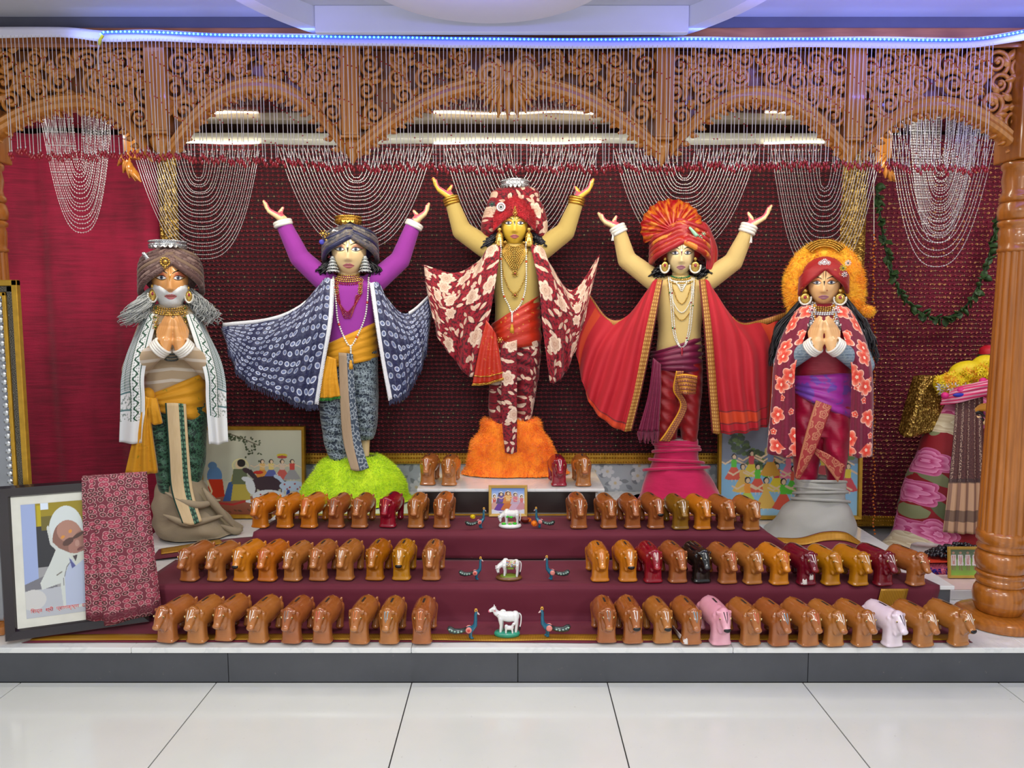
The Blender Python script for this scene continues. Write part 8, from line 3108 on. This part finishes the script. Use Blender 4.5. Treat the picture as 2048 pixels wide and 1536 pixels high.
F.cloth([[(1826, 752, .06), (1812, 800, .06), (1796, 862, .05)], [(1848, 750, .0), (1836, 800, -.02), (1812, 874, -.02)], [(1880, 752, .0), (1874, 800, -.03), (1850, 868, -.05)], [(1910, 756, .04), (1904, 800, .02), (1890, 850, .0)]], 30, 26, 'gold_sequin_cape', GSC, fold=pleats(2, .012))
MB().add(F.loft([(700, 1966, 1998, .05, .05), (716, 1956, 2010, .07, .07), (740, 1948, 2016, .08, .08), (775, 1936, 2030, .10, .10), (800, 1930, 2034, .10, .10)], 24, 2, 0, 1, 0, 3)).build('green_turban', mat('dark_green_turban', (44, 56, 28), .7), F.r)
MB().add(F.loft([(690, 1972, 1996, .03, .03), (698, 1962, 2004, .055, .055), (712, 1960, 2006, .06, .06)], 24, 2, 0, 1, 0, 3)).build('red_turban_top', mat('bright_red_cloth', (186, 20, 40), .5), F.r)
wh = F.loft([(1064, 1782, 1834, .05, .05), (1085, 1778, 1836, .07, .06), (1100, 1776, 1834, .07, .06), (('z', Z1 + .006), 1776, 1832, .07, .06)], 24, 2, .016, 14, 2, 4)
MB().add((wh[0] + (0, -.24, 0), wh[1])).build('white_hem_cloth', mat('white_pink_cloth', (206, 196, 190), .8, var=.3, vs=22), F.r)
# flower crown: each bloom a part
bl_v = []
for i in range(8):
    a = 2 * PI * i / 8
    bl_v += [(0, 0, 0), (.5 * cos(a - .3), .5 * sin(a - .3), .25), (cos(a), sin(a), .12), (.5 * cos(a + .3), .5 * sin(a + .3), .25)]
bl = (np.array(bl_v) * .030, [(4 * i, 4 * i + 1, 4 * i + 2, 4 * i + 3) for i in range(8)])
heap = blob([ell(F.q(1900, 768, -.08), (.09, .07, .06)), ell(F.q(1938, 748, -.08), (.11, .07, .075)), ell(F.q(1972, 740, -.06), (.09, .07, .085))], .008, 3)
MB().add(heap).build('flower_cushion', mat('yellow_petal', (232, 206, 20), .6), F.r)
hb = bvh(heap)
YM = {k: mat(k, c_, .6, var=.2, vs=60) for k, c_ in (('yellow_bloom', (236, 208, 20)), ('orange_bloom', (240, 160, 20)), ('white_bloom', (226, 226, 228)), ('pink_bloom', (226, 40, 130)))}
proto = {}
for k in range(190):
    t_ = RND.random()
    u, v = 1872 + 118 * t_, 778 - 32 * t_ + RND.uniform(-24, 18 - 6 * t_)
    p = F.q(u, v, -.1)
    y, nrm = hit(hb, p[0], p[2])
    if y is None: continue
    kind = 'white_bloom' if (v > 770 and RND.random() < .6) or (u > 1968 and RND.random() < .6) else ('orange_bloom' if RND.random() < .25 else 'yellow_bloom')
    if kind not in proto:
        proto[kind] = MB().add(bl).build(kind, YM[kind], None, smooth=False)
        o = proto[kind]
        o.parent = F.r
    else: o = clone(proto[kind], F.r)
    o.location = tuple(np.array((p[0], y - .004, p[2])) - np.array(F.r.location))
    o.rotation_euler = (PI / 2 + RND.uniform(-.5, .5) - (nrm.z if nrm else 0) * .8, RND.uniform(-.4, .4), RND.uniform(-.5, .5))
for u, v in ((1922, 781), (1966, 762), (1890, 791)):
    MB().add(ell(F.q(u, v, -.19), (.020, .018, .018), 14, 10)).build('pink_pompom', YM['pink_bloom'], F.r)
MB().add(ell(F.q(1920, 790, -.20), (.040, .012, .012), 14, 8)).build('blue_ribbon', mat('blue_ribbon', (36, 44, 170), .5), F.r)

# low white stand with photographs, pink stool with a heap of dark grapes
st = root('white_stand', 'low white stand with a red lettered runner behind the right pillar', 'stand', (2.6, 3.6, Z1))
zt = P(1980, 1180, 3.45)[2]
MB().add(bbox(2.02, 3.3, 3.45, 3.66, Z1, zt, .004)).build('stand_body', WHITEP, st, smooth=False)
MB().add(box(2.03, 3.29, 3.452, 3.655, zt, zt + .002)).build('lettered_runner', mat('pale_runner', (222, 196, 190), .7), st, smooth=False)


def flat_text(txt, x, y, z, h, m_, par):
    o = strokes(txt, 0, 0, h, None, m_)
    o.location = tuple(np.array((x, y, z)) - np.array(par.location))
    o.rotation_euler = (.5, 0, 0)
    o.name = 'red_lettering'
    o.parent = par


RL = mat('red_letter_print', (206, 60, 56), .6)
flat_text('NSI', P(2030, 1178, 3.46)[0], 3.462, zt + .004, .030, RL, st)
flat_text('A', P(1948, 1178, 3.46)[0], 3.462, zt + .004, .026, RL, st)
p = Pic(110, 84, (120, 160, 70))
p.shade((90, 110, 80), (110, 130, 90), 0, .35); p.shade((120, 156, 70), (150, 200, 70), .62, 1)
for x in (.07, .23, .40, .57, .74, .91):
    p.poly([(x - .055, .20), (x + .055, .20), (x + .07, .62), (x - .07, .62)], (232, 226, 224))
    p.line([(x - .02, .24), (x - .01, .56)], .012, (206, 150, 140)); p.line([(x + .025, .24), (x + .015, .56)], .012, (206, 150, 140))
    p.el(x, .13, .034, .045, (190, 150, 120)); p.line([(x - .02, .62), (x - .02, .78)], .010, (150, 110, 84)); p.line([(x + .025, .62), (x + .03, .80)], .010, (150, 110, 84))
a = P(1890, 1165, 3.62)
picture('framed_photo', 'gold framed photo of a row of people in white, beside the pillar bulb', (a[0], 3.60, zt + .004), 0, -.12, .24, .155, .016, .010, mat('gold_photo_frame', (206, 168, 70), .4, .3), p, 'photo frame')
p = Pic(60, 60, (70, 170, 40))
p.shade((60, 150, 40), (120, 210, 70), 0, 1)
p.poly([(.0, .3), (.5, .5), (.3, .9), (0, .9)], (150, 220, 110))
a = P(2036, 1165, 3.62)
picture('framed_photo', 'dark framed green picture right of the pillar bulb', (a[0], 3.60, zt + .004), 0, -.12, .20, .16, .014, .010, mat('dark_gold_frame', (130, 100, 40), .4, .3), p, 'photo frame')
zs = P(1900, 1108, 3.86)[2]
sl = root('pink_stool', 'pink fluffy covered stool between the tiers and the right pillar', 'stool', (2.25, 3.9, Z1))
PKF = furmat('pink_fluff', (226, 96, 130), (240, 140, 166))
sv_ = bbox(2.035, 2.48, 3.685, 3.835, Z1 + .002, zs - .012, .02)
MB().add(sv_).build('fluffy_cover', PKF, sl)
F.fur(sv_, 5000, .014, PKF, sl, 'fluff', 12, .2, .004, Z1 + .003)
BT = mat('blue_tinsel', (30, 40, 170), .35, .3, var=.4, vs=80)
m = MB()
for k in range(70):
    c_ = np.array((2.05 + .22 * RND.random(), 3.680 - .01 * RND.random(), zs - .012 - .02 * RND.random()))
    m.add(tube([c_, c_ + (RND.uniform(-.02, .02), -.01, RND.uniform(-.025, .012))], .002, 4, False))
m.build('blue_tinsel', BT, sl, kind='stuff')
tr = root('orange_tray_cloth', 'orange red cloth under the heap of dark grapes on the pink stool', 'cloth', (2.25, 3.86, zs))
MB().add(sheet([[(2.04, 3.69, zs + .012), (2.12, 3.685, zs + .014), (2.30, 3.69, zs + .014), (2.46, 3.69, zs + .014)], [(2.03, 3.76, zs + .04), (2.12, 3.76, zs + .014), (2.3, 3.76, zs + .014), (2.46, 3.76, zs + .014)], [(2.05, 3.83, zs + .03), (2.12, 3.83, zs + .014), (2.3, 3.83, zs + .014), (2.46, 3.83, zs + .014)]], 16, 30)).build('cloth_sheet', mat('orange_red_cloth', (206, 56, 24), .6), tr, solid=.003)
gr = MB()
for k in range(330):
    a, r = RND.uniform(0, 6.28), math.sqrt(RND.random())
    gr.add(ell((2.30 + .17 * r * cos(a), 3.762 + .058 * r * sin(a), zs + .030 + .055 * (1 - r * r) * RND.uniform(.4, 1)), (.0115, .0115, .012), 8, 6))
o = gr.build('grape_heap', mat('black_grape', (20, 18, 26), .25, coat=.3, var=.4, vs=30), None)
o['kind'] = 'stuff'
tag(o, 'heap of dark grapes on the orange cloth before the draped figure', 'grapes')
